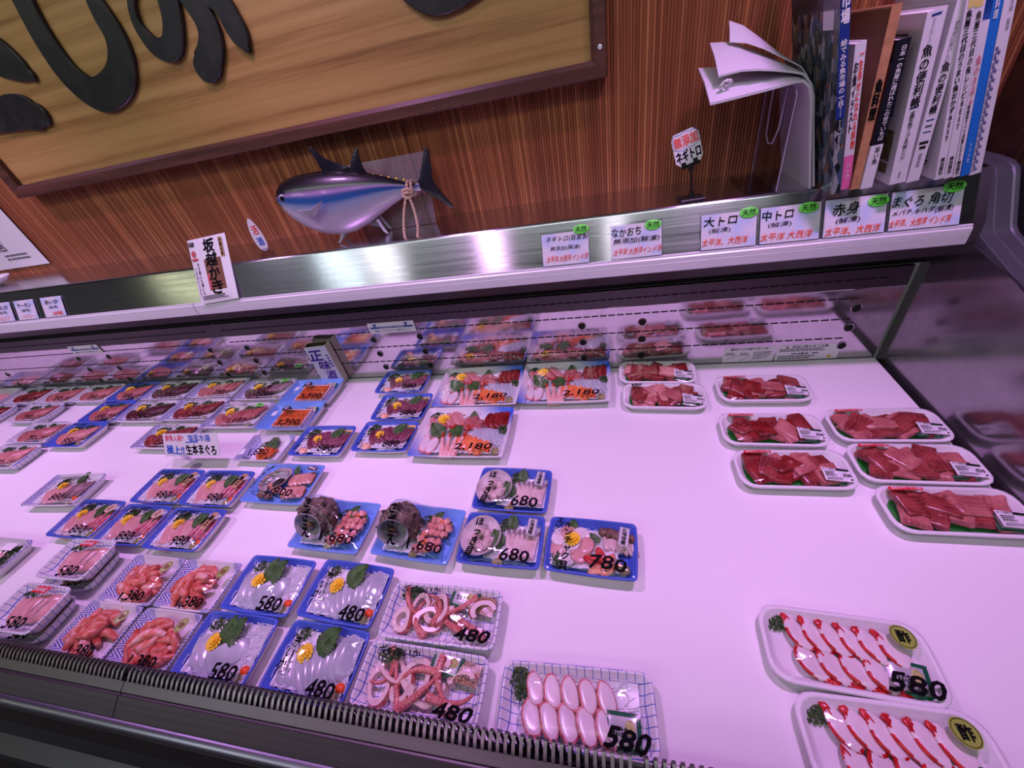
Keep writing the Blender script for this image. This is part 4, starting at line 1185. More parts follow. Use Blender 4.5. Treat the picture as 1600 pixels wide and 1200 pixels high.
def book(x, th, y0, dep, hgt, lean, label, cov, texts=(), blocks=(), left_blocks=(), left_texts=(), cat='book'):
    """x: spine left bottom edge; th thickness; local x thickness, y depth, z height"""
    t = thing('book', label, cat, (x * (y0 + 0.004) / 0.866, y0, 0.4305), (0, -R(lean), 0), 'cook books standing on the shelf')
    c = 0.0012
    mb = MB()
    mb.box((c / 2, dep / 2, hgt / 2), (c, dep, hgt)); mb.box((th - c / 2, dep / 2, hgt / 2), (c, dep, hgt)); mb.box((th / 2, c / 2, hgt / 2), (th - 2 * c, c, hgt))
    link(mb.mesh('cover', cov, smooth=False), 'cover', t)
    mb = MB(); mb.box((th / 2, dep / 2 - 0.0005, hgt / 2), (th - 2 * c - 0.0002, dep - 0.004, hgt - 0.005)); link(mb.mesh('pages', PAGES, smooth=False), 'pages', t)
    fs = lambda k: (lambda xx, z: (xx, -0.0003 - 0.0003 * k, z))
    for n_, cx, cz, w, h, m in blocks:
        mb = MB(); rect(mb, cx * th, cz * hgt, w * th, h * hgt, fs(0)); link(mb.mesh(n_, m, smooth=False), n_, t)
    for s, cx, cz, w, h, m, bold in texts:
        mb = MB(); put_text(mb, s, cx * th, cz * hgt, w * th, h * hgt, fs(1), bold, vert=len(s) > 1); link(mb.mesh('spine_lettering', m, smooth=False), 'spine_lettering', t)
    fl_ = lambda k: (lambda y, z: (-0.0003 - 0.0003 * k, dep - y, z))
    for n_, cx, cz, w, h, m in left_blocks:
        mb = MB(); rect(mb, cx * dep, cz * hgt, w * dep, h * hgt, fl_(0)); link(mb.mesh(n_, m, smooth=False), n_, t)
    for s, cx, cz, w, h, m, bold in left_texts:
        mb = MB(); put_text(mb, s, cx * dep, cz * hgt, w * dep, h * hgt, fl_(1), bold); link(mb.mesh('cover_lettering', m, smooth=False), 'cover_lettering', t)
    return t


def photo_mat(name, cols, scale, sc=(1, 1, 1)):
    m, nt, p = _nt(name); p.inputs['Roughness'].default_value = 0.25
    tc = nt.nodes.new('ShaderNodeTexCoord'); mp = nt.nodes.new('ShaderNodeMapping'); mp.inputs['Scale'].default_value = sc
    nt.links.new(tc.outputs['Object'], mp.inputs[0])
    v = nt.nodes.new('ShaderNodeTexVoronoi'); v.inputs['Scale'].default_value = scale; v.inputs['Randomness'].default_value = 0.8
    nt.links.new(mp.outputs[0], v.inputs['Vector'])
    sp = nt.nodes.new('ShaderNodeSeparateColor'); nt.links.new(v.outputs['Color'], sp.inputs[0])
    rp = nt.nodes.new('ShaderNodeValToRGB'); rp.color_ramp.interpolation = 'CONSTANT'
    e = rp.color_ramp.elements; e[0].color = cols[0]; e[1].position = 1 - 1 / len(cols); e[1].color = cols[-1]
    for i in range(1, len(cols) - 1): q = e.new(i / len(cols)); q.color = cols[i]
    nt.links.new(sp.outputs[0], rp.inputs[0]); nt.links.new(rp.outputs[0], p.inputs['Base Color'])
    MATS[name] = m
    return m


PHOTO = photo_mat('market_photo', [S(36, 46, 52), S(70, 86, 92), S(104, 116, 116), S(52, 60, 60), S(140, 146, 146), S(120, 90, 64), S(60, 84, 110), S(30, 34, 36)], 130, (1, 0.8, 0.45))
PHOTOD = photo_mat('market_hall_photo', [S(30, 38, 42), S(44, 56, 60), S(58, 66, 70), S(36, 40, 42)], 60, (1, 0.4, 1.6))
BWHITE = mat('book_white', (0.74, 0.72, 0.76, 1), 0.35)
KRAFT = mat('kraft_brown', S(176, 122, 84), 0.6, var=S(196, 142, 102), vscale=60)
NAVYB = mat('book_navy_black', S(24, 24, 34), 0.35)
BLUEB = mat('book_blue', S(36, 116, 206), 0.35)
NAVYP = mat('book_navy_print', S(30, 52, 124), 0.4)
PINKB = mat('book_pink', S(236, 110, 170), 0.35)
Y0 = 0.846
book(0.4070, 0.0125, 0.832, 0.185, 0.36, 13.0, 'tall market book with photo cover and blue title band, leftmost in the row', PHOTO,
     [('市場', 0.5, 0.72, 0.8, 0.10, WHITE, 0.04), ('絵でみる魚市場の一日', 0.5, 0.50, 0.62, 0.24, WHITE, 0.02), ('TSUKIJI FISH MARKET', 0.5, 0.31, 0.4, 0.2, WHITE, 0.02)],
     [('title_band', 0.5, 0.58, 0.96, 0.50, NAVYP)],
     [('hall_photo', 0.5, 0.86, 0.99, 0.27, PHOTOD), ('barcode_label', 0.80, 0.80, 0.20, 0.28, BWHITE)], [('||||||', 0.80, 0.86, 0.12, 0.04, INK, 0.05), ('||||||', 0.80, 0.79, 0.12, 0.04, INK, 0.05)])
book(0.4195, 0.0140, Y0 + 0.006, 0.150, 0.213, 11.0, 'thin white and pink book with red lettering, beside the tall market book', BWHITE,
     [('一生幸せになれる料理', 0.70, 0.62, 0.40, 0.62, RED, 0.03), ('お魚イラスト', 0.26, 0.66, 0.36, 0.46, INK, 0.03), ('ドトウ', 0.5, 0.14, 0.4, 0.12, WHITE, 0.02)],
     [('pink_band', 0.5, 0.13, 0.98, 0.26, PINKB)])
book(0.4350, 0.0125, Y0, 0.155, 0.246, 5.2, 'brown paper covered book lettered 魚料理 in black, between pink and black spines', KRAFT,
     [('魚料理', 0.5, 0.54, 0.72, 0.22, INK, 0.06)], [], [('worn_cover', 0.5, 0.5, 0.98, 0.98, mat('book_brown_cover', S(104, 62, 34), 0.45, var=S(130, 84, 48), vscale=12))])
book(0.4500, 0.0170, Y0 - 0.002, 0.130, 0.205, 4.6, 'black hardcover with white lower wrapper, its red cover photo facing left', NAVYB,
     [('日本一の魚屋に選ばれたこの世でいちば', 0.62, 0.66, 0.42, 0.60, WHITE, 0.015), ('旨い魚', 0.62, 0.25, 0.42, 0.13, INK, 0.02)],
     [('wrapper', 0.5, 0.165, 1.0, 0.33, BWHITE)],
     [('cover_photo', 0.56, 0.62, 0.86, 0.50, mat('red_cover_photo', S(96, 50, 54), 0.3, var=S(176, 84, 66), vscale=14)), ('wrapper', 0.5, 0.165, 1.0, 0.33, BWHITE)], [('魚屋本物', 0.8, 0.17, 0.2, 0.2, GREYINK, 0.0)])
book(0.4930, 0.0225, Y0, 0.150, 0.232, 8.0, 'thick white book lettered 魚の便利帳 with a blue tick on top of its spine', BWHITE,
     [('魚の便利帳', 0.45, 0.66, 0.52, 0.34, INK, 0.03), ('全国お魚マップ&万能レシピ', 0.45, 0.32, 0.32, 0.30, INK, 0.015), ('からだにおいしい', 0.45, 0.90, 0.24, 0.12, GREYINK, 0.01), ('高橋書店', 0.5, 0.06, 0.18, 0.05, GREYINK, 0.0)],
     [('blue_tick', 0.5, 0.975, 0.5, 0.012, NAVYP), ('blue_tick', 0.45, 0.487, 0.5, 0.008, NAVYP)],
     [('barcode_label', 0.62, 0.86, 0.30, 0.08, GREYINK), ('blue_print', 0.62, 0.54, 0.34, 0.22, NAVYP), ('food_photo', 0.74, 0.25, 0.30, 0.20, mat('food_photo', S(86, 84, 56), 0.4, var=S(150, 140, 96), vscale=90)), ('food_photo', 0.8, 0.1, 0.16, 0.07, MATS['food_photo'])])
book(0.5185, 0.0170, Y0 + 0.002, 0.150, 0.238, 6.4, 'white book lettered 魚の便利帳 with small fish drawings low on its spine', BWHITE,
     [('魚の便利帳', 0.5, 0.56, 0.55, 0.28, INK, 0.03), ('からだにおいしい', 0.45, 0.80, 0.30, 0.20, GREYINK, 0.015), ('藤原昌高', 0.5, 0.14, 0.3, 0.09, GREYINK, 0.01)],
     [('fish_drawing', 0.5, 0.385, 0.6, 0.008, NAVYP), ('fish_drawing', 0.5, 0.35, 0.5, 0.012, GREYINK), ('fish_drawing', 0.5, 0.315, 0.6, 0.007, NAVYP), ('fish_drawing', 0.5, 0.25, 0.7, 0.018, DARKM), ('fish_drawing', 0.5, 0.22, 0.5, 0.018, DARKM)])
book(0.5600, 0.0110, Y0 - 0.004, 0.175, 0.300, 13.4, 'large white cookbook with green tree emblem low on its left cover', BWHITE,
     [('魚屋三代目のうまい魚おかずBEST', 0.5, 0.48, 0.60, 0.56, INK, 0.03), ('すぐ作れる', 0.5, 0.90, 0.4, 0.12, GREYINK, 0.0), ('枻出版社', 0.5, 0.07, 0.5, 0.09, INK, 0.03)],
     [('yellow_spot', 0.7, 0.80, 0.9, 0.07, mat('pale_yellow_print', S(222, 206, 120), 0.4))],
     [('emblem', 0.72, 0.13, 0.10, 0.07, mat('emblem_green', S(44, 104, 74), 0.4)), ('emblem_ring', 0.80, 0.13, 0.08, 0.06, mat('emblem_pale_green', S(150, 176, 164), 0.4)), ('emblem_line', 0.75, 0.085, 0.2, 0.012, GREYINK), ('emblem_line', 0.75, 0.068, 0.16, 0.010, GREYINK)])
book(0.5725, 0.0105, Y0 - 0.003, 0.175, 0.300, 13.6, 'large white cookbook lettered 魚屋三代目の魚レシピ, right against the one with tree emblem', BWHITE,
     [('魚屋三代目の魚レシピBEST', 0.5, 0.50, 0.55, 0.50, INK, 0.02), ('すぐ作れる', 0.5, 0.90, 0.4, 0.12, GREYINK, 0.0), ('枻出版社', 0.5, 0.07, 0.5, 0.09, INK, 0.03)], [('yellow_spot', 0.3, 0.80, 0.9, 0.07, MATS['pale_yellow_print'])])
book(0.5850, 0.0085, Y0 - 0.002, 0.150, 0.212, 14.0, 'thin white book with pink lettering, shorter than its white and blue neighbours', BWHITE,
     [('魚のきほん', 0.5, 0.66, 0.62, 0.30, mat('faded_pink_print', S(216, 120, 140), 0.5), 0.02), ('魚調理すべて完璧になろう!', 0.4, 0.30, 0.40, 0.42, INK, 0.015), ('枻出版社', 0.5, 0.07, 0.6, 0.10, INK, 0.03)])
book(0.5955, 0.0110, Y0 - 0.002, 0.165, 0.300, 14.4, 'bright blue spined book second from the right end of the row', BLUEB,
     [('とればれ魚料理', 0.45, 0.84, 0.45, 0.26, WHITE, 0.02), ('ナツメ社', 0.5, 0.12, 0.3, 0.10, WHITE, 0.0)])
wv = []
for r_ in range(26):
    wv.append(('wave_print', 0.18 + 0.05 * (r_ % 2), 0.03 + 0.022 * r_, 0.30, 0.010, NAVYP))
b_ = book(0.6085, 0.0135, Y0 - 0.002, 0.165, 0.300, 14.6, 'white book with navy wave pattern along its spine, rightmost in the row', BWHITE,
     [('福井県 内田 監修', 0.66, 0.76, 0.28, 0.22, GREYINK, 0.01), ('魚市場', 0.7, 0.95, 0.40, 0.10, NAVYP, 0.03)], [])
mb = MB(); ff = lambda xx, z: (xx, -0.0006, z)
for r_ in range(30):
    for q in (0.0012, 0.0022, 0.0032):
        cx_, cz_ = (0.0008 if r_ % 2 else 0.0040), 0.006 + 0.0058 * r_
        for k in range(8):
            a0, a1 = PI * k / 8, PI * (k + 1) / 8
            pts = [(cx_ + (q + d) * math.cos(a) * 1.0, cz_ + (q + d) * math.sin(a) * 1.5) for a, d in ((a0, 0), (a1, 0), (a1, 0.00055), (a0, 0.00055))]
            if all(0 < p[0] < 0.0075 for p in pts): mb.add([ff(*p) for p in pts], [(0, 1, 2, 3)])
link(mb.mesh('wave_print', NAVYP, smooth=False), 'wave_print', b_)

# ------------------------------------------------------------------ carton standing behind the packs and tilted card on a clip
cb = thing('sake_carton', 'white and beige carton lettered 正味 in purple leaning on the back panel', 'carton', (-0.868, 0.9055, 0.0008), (0, 0, R(5)))
mb = MB(); mb.rings([[(x, y, z) for x, y in ((-0.036, -0.014), (0.036, -0.014), (0.036, 0.014), (-0.036, 0.014))] for z in (0.004, 0.150)], 0, True, False)
mb.add([(x, y, 0.150) for x, y in ((-0.036, -0.014), (0.036, -0.014), (0.036, 0.014), (-0.036, 0.014))] + [(x, y, 0.150) for x, y in ((-0.034, -0.012), (0.034, -0.012), (0.034, 0.012), (-0.034, 0.012))], [(0, 1, 5, 4), (1, 2, 6, 5), (2, 3, 7, 6), (3, 0, 4, 7)])
mb.rings([[(x, y, z) for x, y in ((-0.034, -0.012), (0.034, -0.012), (0.034, 0.012), (-0.034, 0.012))] for z in (0.150, 0.10)], 1, False, True)
link(mb.mesh('box', [mat('carton_beige', S(206, 196, 176), 0.5), mat('carton_inside', S(66, 54, 36), 0.7)], angle=0.4), 'box', cb)
mb = MB(); rect(mb, 0, 0.077, 0.0715, 0.145, lambda x, z: (x, -0.0145, z)); link(mb.mesh('front_face', mat('carton_pale_blue', S(206, 212, 226), 0.45), smooth=False), 'front_face', cb)
mb = MB(); ff = lambda x, z: (x, -0.0150, z)
put_text(mb, '正', -0.010, 0.118, 0.042, 0.036, ff, 0.07, 0.2); put_text(mb, '味', 0.002, 0.080, 0.036, 0.034, ff, 0.05, 0.2); put_text(mb, '酒', 0.006, 0.042, 0.034, 0.032, ff, 0.04, 0.2)
bars(mb, 0.022, 0.07, 0.012, 0.05, 5, ff, 3)
link(mb.mesh('purple_lettering', PURPLE, smooth=False), 'purple_lettering', cb)

tc = thing('clip_card', 'tilted white card lettered 生本まぐろ on a clear clip stand on the deck', 'price card', (-1.115, 0.548, 0.0008))
mb = MB(); mb.rings([[(0.016 * c, 0.012 * s_, z) for c, s_ in [(math.cos(2 * PI * k / 16), math.sin(2 * PI * k / 16)) for k in range(16)]] for z in (0, 0.003)]); mb.box((0, 0, 0.02), (0.010, 0.004, 0.036)); mb.box((0, -0.004, 0.044), (0.022, 0.002, 0.018)); mb.box((0, 0.002, 0.044), (0.022, 0.002, 0.018))
link(mb.mesh('clip_stand', ACRYL), 'clip_stand', tc)
MM = Matrix.Translation((0.025, 0.0, 0.046)) @ Matrix.Rotation(R(-33), 4, 'X')
mb = MB(); mb.rings([[MM @ Vector((x, y, z)) for x, z in ((-0.094, -0.004), (0.094, 0.0), (0.092, 0.062), (-0.094, 0.060))] for y in (-0.0006, 0.0002)]); link(mb.mesh('card', CARD), 'card', tc)
fm = lambda x, z: tuple(MM @ Vector((x, -0.0010, z)))
mb = MB(); put_text(mb, '鮮魚入荷!!', -0.055, 0.048, 0.062, 0.017, fm, 0.03, jit=0.05); link(mb.mesh('red_handwriting', mat('pink_red_ink', S(232, 84, 120), 0.5), smooth=False), 'red_handwriting', tc)
mb = MB(); put_text(mb, '塩釜水揚', 0.030, 0.049, 0.074, 0.019, fm, 0.02, jit=0.05); rect(mb, 0.004, 0.037, 0.042, 0.003, fm, 0.03); put_text(mb, '極上!!', -0.056, 0.016, 0.060, 0.024, fm, 0.05, jit=0.05); link(mb.mesh('blue_handwriting', BLUEINK, smooth=False), 'blue_handwriting', tc)
mb = MB(); put_text(mb, '生本まぐろ', 0.032, 0.017, 0.100, 0.027, fm, 0.05, jit=0.05); link(mb.mesh('black_handwriting', INK, smooth=False), 'black_handwriting', tc)


# ------------------------------------------------------------------ packed trays
def rloop(hw, hd, rc, bow=0.0, n=11):
    """rounded rectangle with gently bowed sides, counter-clockwise"""
    pts = []
    cs = ((1, 1, 0), (-1, 1, 90), (-1, -1, 180), (1, -1, 270))
    k = 5
    for ci, (sx, sy, a0) in enumerate(cs):
        for i in range(k):
            a = R(a0 + 90 * i / (k - 1))
            pts.append((sx * (hw - rc) + rc * math.cos(a), sy * (hd - rc) + rc * math.sin(a)))
        nx, ny, _ = cs[(ci + 1) % 4]
        p0 = pts[-1]
        a = R(cs[(ci + 1) % 4][2])
        p1 = (nx * (hw - rc) + rc * math.cos(a), ny * (hd - rc) + rc * math.sin(a))
        for i in range(1, n):
            t = i / n
            pts.append((p0[0] + (p1[0] - p0[0]) * t, p0[1] + (p1[1] - p0[1]) * t))
    out = []
    for x, y in pts:
        bx = bow * (1 - min(1, (y / hd) ** 2)) * (1 if abs(x) > hw * 0.5 else 0) * (1 if x > 0 else -1) * max(0, (abs(x) / hw - 0.5) * 2)
        by = bow * (1 - min(1, (x / hw) ** 2)) * (1 if y > 0 else -1) * max(0, (abs(y) / hd - 0.5) * 2)
        out.append((x + bx, y + by))
    return out


TRAYC = {}


def tray_mesh(w, d, h, flare, rc, bow, inner, outer, rimw=0.004, rim_r=0.0):
    key = (w, d, h, flare, rc, bow, inner.name)
    if key in TRAYC: return TRAYC[key]
    hw, hd = w / 2, d / 2
    def lp(ins, z, rs=1.0):
        return [(x, y, z) for x, y in rloop(hw - ins, hd - ins, max(0.003, rc - ins * 0.3) * rs, bow)]
    t = 0.0035
    rr = [lp(flare + 0.004, 0.0), lp(flare, 0.0015), lp(0.0018, h - 0.0045), lp(0, h - 0.003), lp(0, h - 0.0012), lp(0.0012, h), lp(rimw - 0.0012, h), lp(rimw, h - 0.001),
          lp(flare * 0.82 + rimw, t + 0.002), lp(flare * 0.82 + rimw + 0.004, t)]
    mb = MB()
    mb.rings(rr, [1, 1, 1, 0, 0, 0, 0, 0, 0], True, True)
    # bottom cap outer colour, inside floor printed
    mb.mi[-2] = 1
    TRAYC[key] = mb.mesh('tray', [inner, outer], angle=0.9, uvfn=lambda co: (co.x, co.y))
    return TRAYC[key]


class Pack:
    def __init__(s, name, label, cat, x, y, w, d, h, rot, style, group, z=0.0006, dome=0.012, bumps=(), cs=1.0):
        s.t = thing(name, label, cat, (x, y, z), (0, 0, R(rot)), group)
        s.w, s.d, s.h = w, d, h; s.hw, s.hd = w / 2, d / 2
        s.dome = dome; s.bumps = bumps; s.cs = cs
        fl, rc, bow, inner, outer, rimw = style
        s.fl = fl
        link(tray_mesh(w, d, h, fl, rc, bow, inner, outer, rimw), 'tray', s.t)
        s.rc, s.bow = rc, bow
        s.rnd = random.Random(int(x * 7919 + y * 104729))
        s.iw = s.hw - fl * 0.82 - rimw - 0.003; s.id = s.hd - fl * 0.82 - rimw - 0.003

    def fz(s, x, y):
        q = (min(1, abs(x / s.hw)) ** 8 + min(1, abs(y / s.hd)) ** 8) ** 0.125
        q = min(1, q)
        z = s.h + 0.0005 + s.dome * (1 - q ** 3)
        for bx, by, r, a in s.bumps:
            z += a * math.exp(-((x - bx) ** 2 + (y - by) ** 2) / (r * r)) * (1 - q ** 6)
        return z

    def film(s):
        mb = MB()
        L = rloop(s.hw - 0.0005, s.hd - 0.0005, s.rc, s.bow)
        fr = (1, 0.97, 0.92, 0.84, 0.74, 0.62, 0.48, 0.32, 0.15)
        rr = [[(x * 1.004, y * 1.004, s.h - 0.006) for x, y in L]]
        for f in fr:
            rr.append([(x * f, y * f, s.fz(x * f, y * f)) for x, y in L])
        mb.rings(rr, 0, False, True)
        link(mb.mesh('wrap_film', FILM, angle=3), 'wrap_film', s.t)

    def on(s, dz=0.0016):
        return lambda x, y: (x, y, s.fz(x, y) + dz)

    def write(s, txt, x, y, w, h, ink=None, bold=0.04, shear=0.25, rot=0.0, vert=False, name='handwriting', jit=0.06):
        mb = MB(); put_text(mb, txt, x, y, w, h, s.on(), bold, shear, rot, vert, jit=jit)
        return link(mb.mesh(name, ink or INK, smooth=False), name, s.t)

    def price(s, txt, x=None, y=None, w=None, h=0.016, bold=0.05, rot=0.03):
        if w is None: w = 0.0115 * len(txt)
        if x is None: x = s.hw - w / 2 - 0.022
        if y is None: y = -s.hd + 0.019
        return s.write(txt, x, y, w, h, INK, bold, 0.3, rot, name='price_marking', jit=0.05)

    def sticker(s, kind, x, y, a, b, m, rot=0.0, name='sticker', txt=None, tm=None, tw=None, th=None, vert=False, line=False):
        mb = MB(); f = s.on(0.0013)
        if kind == 'oval': disc(mb, x, y, a, b, f, rot)
        else: rect(mb, x, y, a * 2, b * 2, f, rot)
        o = link(mb.mesh(name, m, smooth=False), name, s.t)
        if line:
            mb = MB(); pts = [s.on(0.0018)(x + a * 0.88 * math.cos(2 * PI * k / 32), y + b * 0.88 * math.sin(2 * PI * k / 32)) for k in range(32)]
            mb.tube(pts, 0.00030, 4, True); link(mb.mesh('sticker_ring', tm or INK), 'sticker_ring', o)
        if txt:
            mb = MB(); put_text(mb, txt, x, y, tw, th, s.on(0.0021), 0.04, 0, rot, vert)
            link(mb.mesh('sticker_print', tm or INK, smooth=False), 'sticker_print', o)
        return o

    def put(s, me, name, x, y, z, rx=0, ry=0, rz=0, sc=1):
        c = s.cs
        sc = tuple(v * c for v in sc) if isinstance(sc, tuple) else sc * c
        return link(me, name, s.t, (x * c, y * c, z * (0.9 if c > 1.05 else 1.0)), (R(rx), R(ry), R(rz)), sc)


# styles: flare, corner radius, bow, inner, outer, rim width
ST_BLUE = (0.013, 0.008, 0.0018, BLUE, FOAM, 0.0035)
ST_LBLUE = (0.015, 0.005, 0.0015, LBLUE, FOAM, 0.003)
ST_GRID = (0.011, 0.012, 0.001, GRID, GRID, 0.004)
ST_FOAM = (0.010, 0.026, 0.0, FOAM, FOAM, 0.006)
ST_MORI = (0.020, 0.005, 0.0025, MORI, FOAM, 0.003)
ST_WAVE = (0.014, 0.006, 0.001, make_wave('blue_hatched_tray_print', 0.10), FOAM, 0.003)
ST_WAVES = (0.012, 0.006, 0.001, make_wave('blue_hatched_small_tray_print', 0.069), FOAM, 0.003)

# ---- shared food shapes
FOOD = {}


def slab(L, W, T, e=2.6, taper=0.0, arch=0.0, seed=0, mats=(TUNA,), edge=None, bumpy=0.0, curl=0.0):
    """sliced fish: rounded slab, longest along y, thickness z; edge: which faces take the second material"""
    key = ('slab', L, W, T, e, taper, arch, seed, tuple(m.name for m in mats), edge, bumpy, curl)
    if key in FOOD: return FOOD[key]
    rnd = random.Random(seed * 31 + 7)
    n = 26; mb = MB(); rr = []
    ph = [rnd.uniform(0, 6.28) for _ in range(4)]
    prof = [(0.55, 0.0), (0.86, 0.03), (0.98, 0.22), (1.0, 0.5), (0.96, 0.8), (0.84, 0.97), (0.55, 1.0), (0.25, 1.0)]
    for f, zt in prof:
        ring = []
        for k in range(n):
            a = 2 * PI * k / n
            c, s_ = math.cos(a), math.sin(a)
            x = W / 2 * math.copysign(abs(c) ** (2 / e), c); y = L / 2 * math.copysign(abs(s_) ** (2 / e), s_)
            x *= 1 - taper * (y / L + 0.5)
            wob = 1 + bumpy * (math.sin(3 * a + ph[0]) * 0.6 + math.sin(5 * a + ph[1]) * 0.4)
            x *= f * wob; y *= f * wob
            x += curl * (y / (L / 2)) ** 2 * W
            z = zt * T + arch * (1 - (y / (L / 2)) ** 2) + bumpy * T * 0.4 * math.sin(x / W * 5 + ph[2]) * math.sin(y / L * 6 + ph[3]) * (1 if zt > 0.4 else 0)
            ring.append((x, y, z))
        rr.append(ring)
    mb.rings(rr)
    if len(mats) > 1:
        for i, f in enumerate(mb.f):
            c = [sum(mb.v[q][j] for q in f) / len(f) for j in range(3)]
            if edge == 'rim':
                r_ = math.sqrt((c[0] / (W / 2)) ** 2 + (c[1] / (L / 2)) ** 2)
                if r_ > 0.80: mb.mi[i] = 1
            elif edge == 'left' and c[0] < -W * 0.30: mb.mi[i] = 1
            elif edge == 'right' and c[0] > W * 0.30: mb.mi[i] = 1
            elif edge == 'tip' and c[1] > L * 0.28: mb.mi[i] = 1
            elif edge == 'rimlow' and (c[0] < -W * 0.335 or c[1] < -L * 0.42 or (c[0] < W * 0.05 and c[1] > L * 0.34)): mb.mi[i] = 1
    me = mb.mesh('slice', list(mats), angle=1.4); FOOD[key] = me
    return me


def chunk(seed, m, L=0.032, W=0.024, T=0.014):
    key = ('chunk', seed, m.name, L, W, T)
    if key in FOOD: return FOOD[key]
    rnd = random.Random(seed)
    bm = bmesh.new(); bmesh.ops.create_cube(bm, size=1.0)
    for v in bm.verts:
        v.co.x = v.co.x * W * rnd.uniform(0.75, 1.2); v.co.y = v.co.y * L * rnd.uniform(0.75, 1.2); v.co.z = v.co.z * T * rnd.uniform(0.6, 1.25)
    bmesh.ops.bevel(bm, geom=bm.edges[:] + bm.verts[:], offset=0.0042, segments=3, affect='EDGES', profile=0.6)
    bmesh.ops.subdivide_edges(bm, edges=[e for e in bm.edges if e.calc_length() > 0.008], cuts=2, use_grid_fill=True)
    for v in bm.verts:
        v.co += v.normal * 0.0022 * noise.noise(v.co * 110 + Vector((seed, 0, 0)))
    me = bpy.data.meshes.new('chunk'); bm.to_mesh(me); bm.free()
    me.materials.append(m); me.shade_smooth(); me.set_sharp_from_angle(angle=0.9)
    FOOD[key] = me
    return me


def flower_mesh():
    mb = MB()
    for n, r0, r1, z0, lift in ((14, 0.003, 0.0115, 0.001, 0.0015), (12, 0.002, 0.0085, 0.0025, 0.003), (8, 0.001, 0.0055, 0.004, 0.0042)):
        for k in range(n):
            a = 2 * PI * (k + (0.5 if n == 12 else 0)) / n
            M = Matrix.Rotation(a, 4, 'Z') @ Matrix.Translation((r0, 0, z0)) @ Matrix.Rotation(-math.atan2(lift, r1 - r0), 4, 'Y')
            L = r1 - r0; wd = L * 0.22
            vs = []
            for x, w, z in ((0, 0.4, 0), (0.35, 0.8, 0.0003), (0.75, 1.0, 0.0002), (0.95, 0.7, 0)):
                vs += [M @ Vector((x * L, -w * wd, z + 0.0006)), M @ Vector((x * L, 0, z)), M @ Vector((x * L, w * wd, z + 0.0006))]
            vs.append(M @ Vector((L, 0, 0.0002)))
            fs = []
            for i in range(3):
                fs += [(3 * i, 3 * i + 3, 3 * i + 4, 3 * i + 1), (3 * i + 1, 3 * i + 4, 3 * i + 5, 3 * i + 2)]
            fs += [(9, 12, 10), (10, 12, 11)]
            mb.add(vs, fs)
    mb.ball((0, 0, 0.0055), (0.0028, 0.0028, 0.0018), 10, 6)
    mb.ball((0, 0, 0.001), (0.0055, 0.0055, 0.003), 12, 6)
    return mb.mesh('chrysanthemum', YEL, angle=1.0)


def parsley_mesh(seed=1, n=70, sx=0.016, sy=0.011):
    rnd = random.Random(seed); mb = MB()
    for k in range(n):
        a = rnd.uniform(0, 2 * PI); r = math.sqrt(rnd.random())
        x, y = sx * r * math.cos(a), sy * r * math.sin(a); z = 0.002 + 0.007 * (1 - r * r) * rnd.uniform(0.6, 1.1)
        M = Matrix.Translation((x, y, z)) @ Euler((rnd.uniform(-0.9, 0.9), rnd.uniform(-0.9, 0.9), rnd.uniform(0, 6.28))).to_matrix().to_4x4()
        s = rnd.uniform(0.0016, 0.0028)
        ring = []
        for q in range(7):
            t = 2 * PI * q / 7
            ring.append(M @ Vector((s * math.cos(t) * (1 + 0.3 * (q % 2)), s * math.sin(t) * (1 + 0.3 * (q % 2)), 0.0009 * (q % 2) - 0.0004)))
        mb.add([M @ Vector((0, 0, 0.0007))] + ring + [M @ Vector((0, 0, -0.0012))], [(0, 1 + q, 1 + (q + 1) % 7) for q in range(7)] + [(8, 1 + (q + 1) % 7, 1 + q) for q in range(7)])
    mb.tube([(-sx * 0.5, 0, 0.001), (0, 0, 0.003), (sx * 0.6, 0.001, 0.004)], 0.0008, 5)
    return mb.mesh('parsley', PARS, angle=0.4)


def shiso_mesh(L=0.046, W=0.036):
    mb = MB(); N = 18
    top = []; bot = []
    for side in (1, -1):
        pts = []
        for i in range(N + 1):
            t = i / N
            w = W / 2 * math.sin(PI * min(1, t ** 0.8)) ** 0.75 * (1 - 0.12 * t)
            if i % 2 and i < N: w *= 1.16
            elif 0 < i < N: w *= 0.90
            pts.append((side * w, t * L))
        mid = [(side * p[0] * side * 0.5 * side, p[1]) for p in pts]
        for z0, fl in ((0.0004, 1), (0.0, -1)):
            vs = []
            for i in range(N + 1):
                t = i / N; zc = 0.005 * math.sin(PI * t) + 0.0016 * math.sin(t * 9)
                x, y = pts[i]
                vs += [(0, y, zc - 0.0006 + z0), (x * 0.5, y + 0.0015, zc + 0.0016 + z0 + (0.0005 if i % 2 else 0)), (x, y + (0.002 if i % 2 else 0), zc + 0.0003 + z0)]
            fs = []
            for i in range(N):
                for q in (0, 1):
                    f = (3 * i + q, 3 * i + q + 1, 3 * i + q + 4, 3 * i + q + 3)
                    fs.append(f if side * fl > 0 else f[::-1])
            mb.add(vs, fs)
    mb.tube([(0, -0.006, 0), (0, 0, 0.0), (0, L * 0.5, 0.0055), (0, L * 0.95, 0.001)], [0.0009, 0.0008, 0.0006, 0.0003], 5)
    return mb.mesh('shiso_leaf', SHISO, angle=1.0)


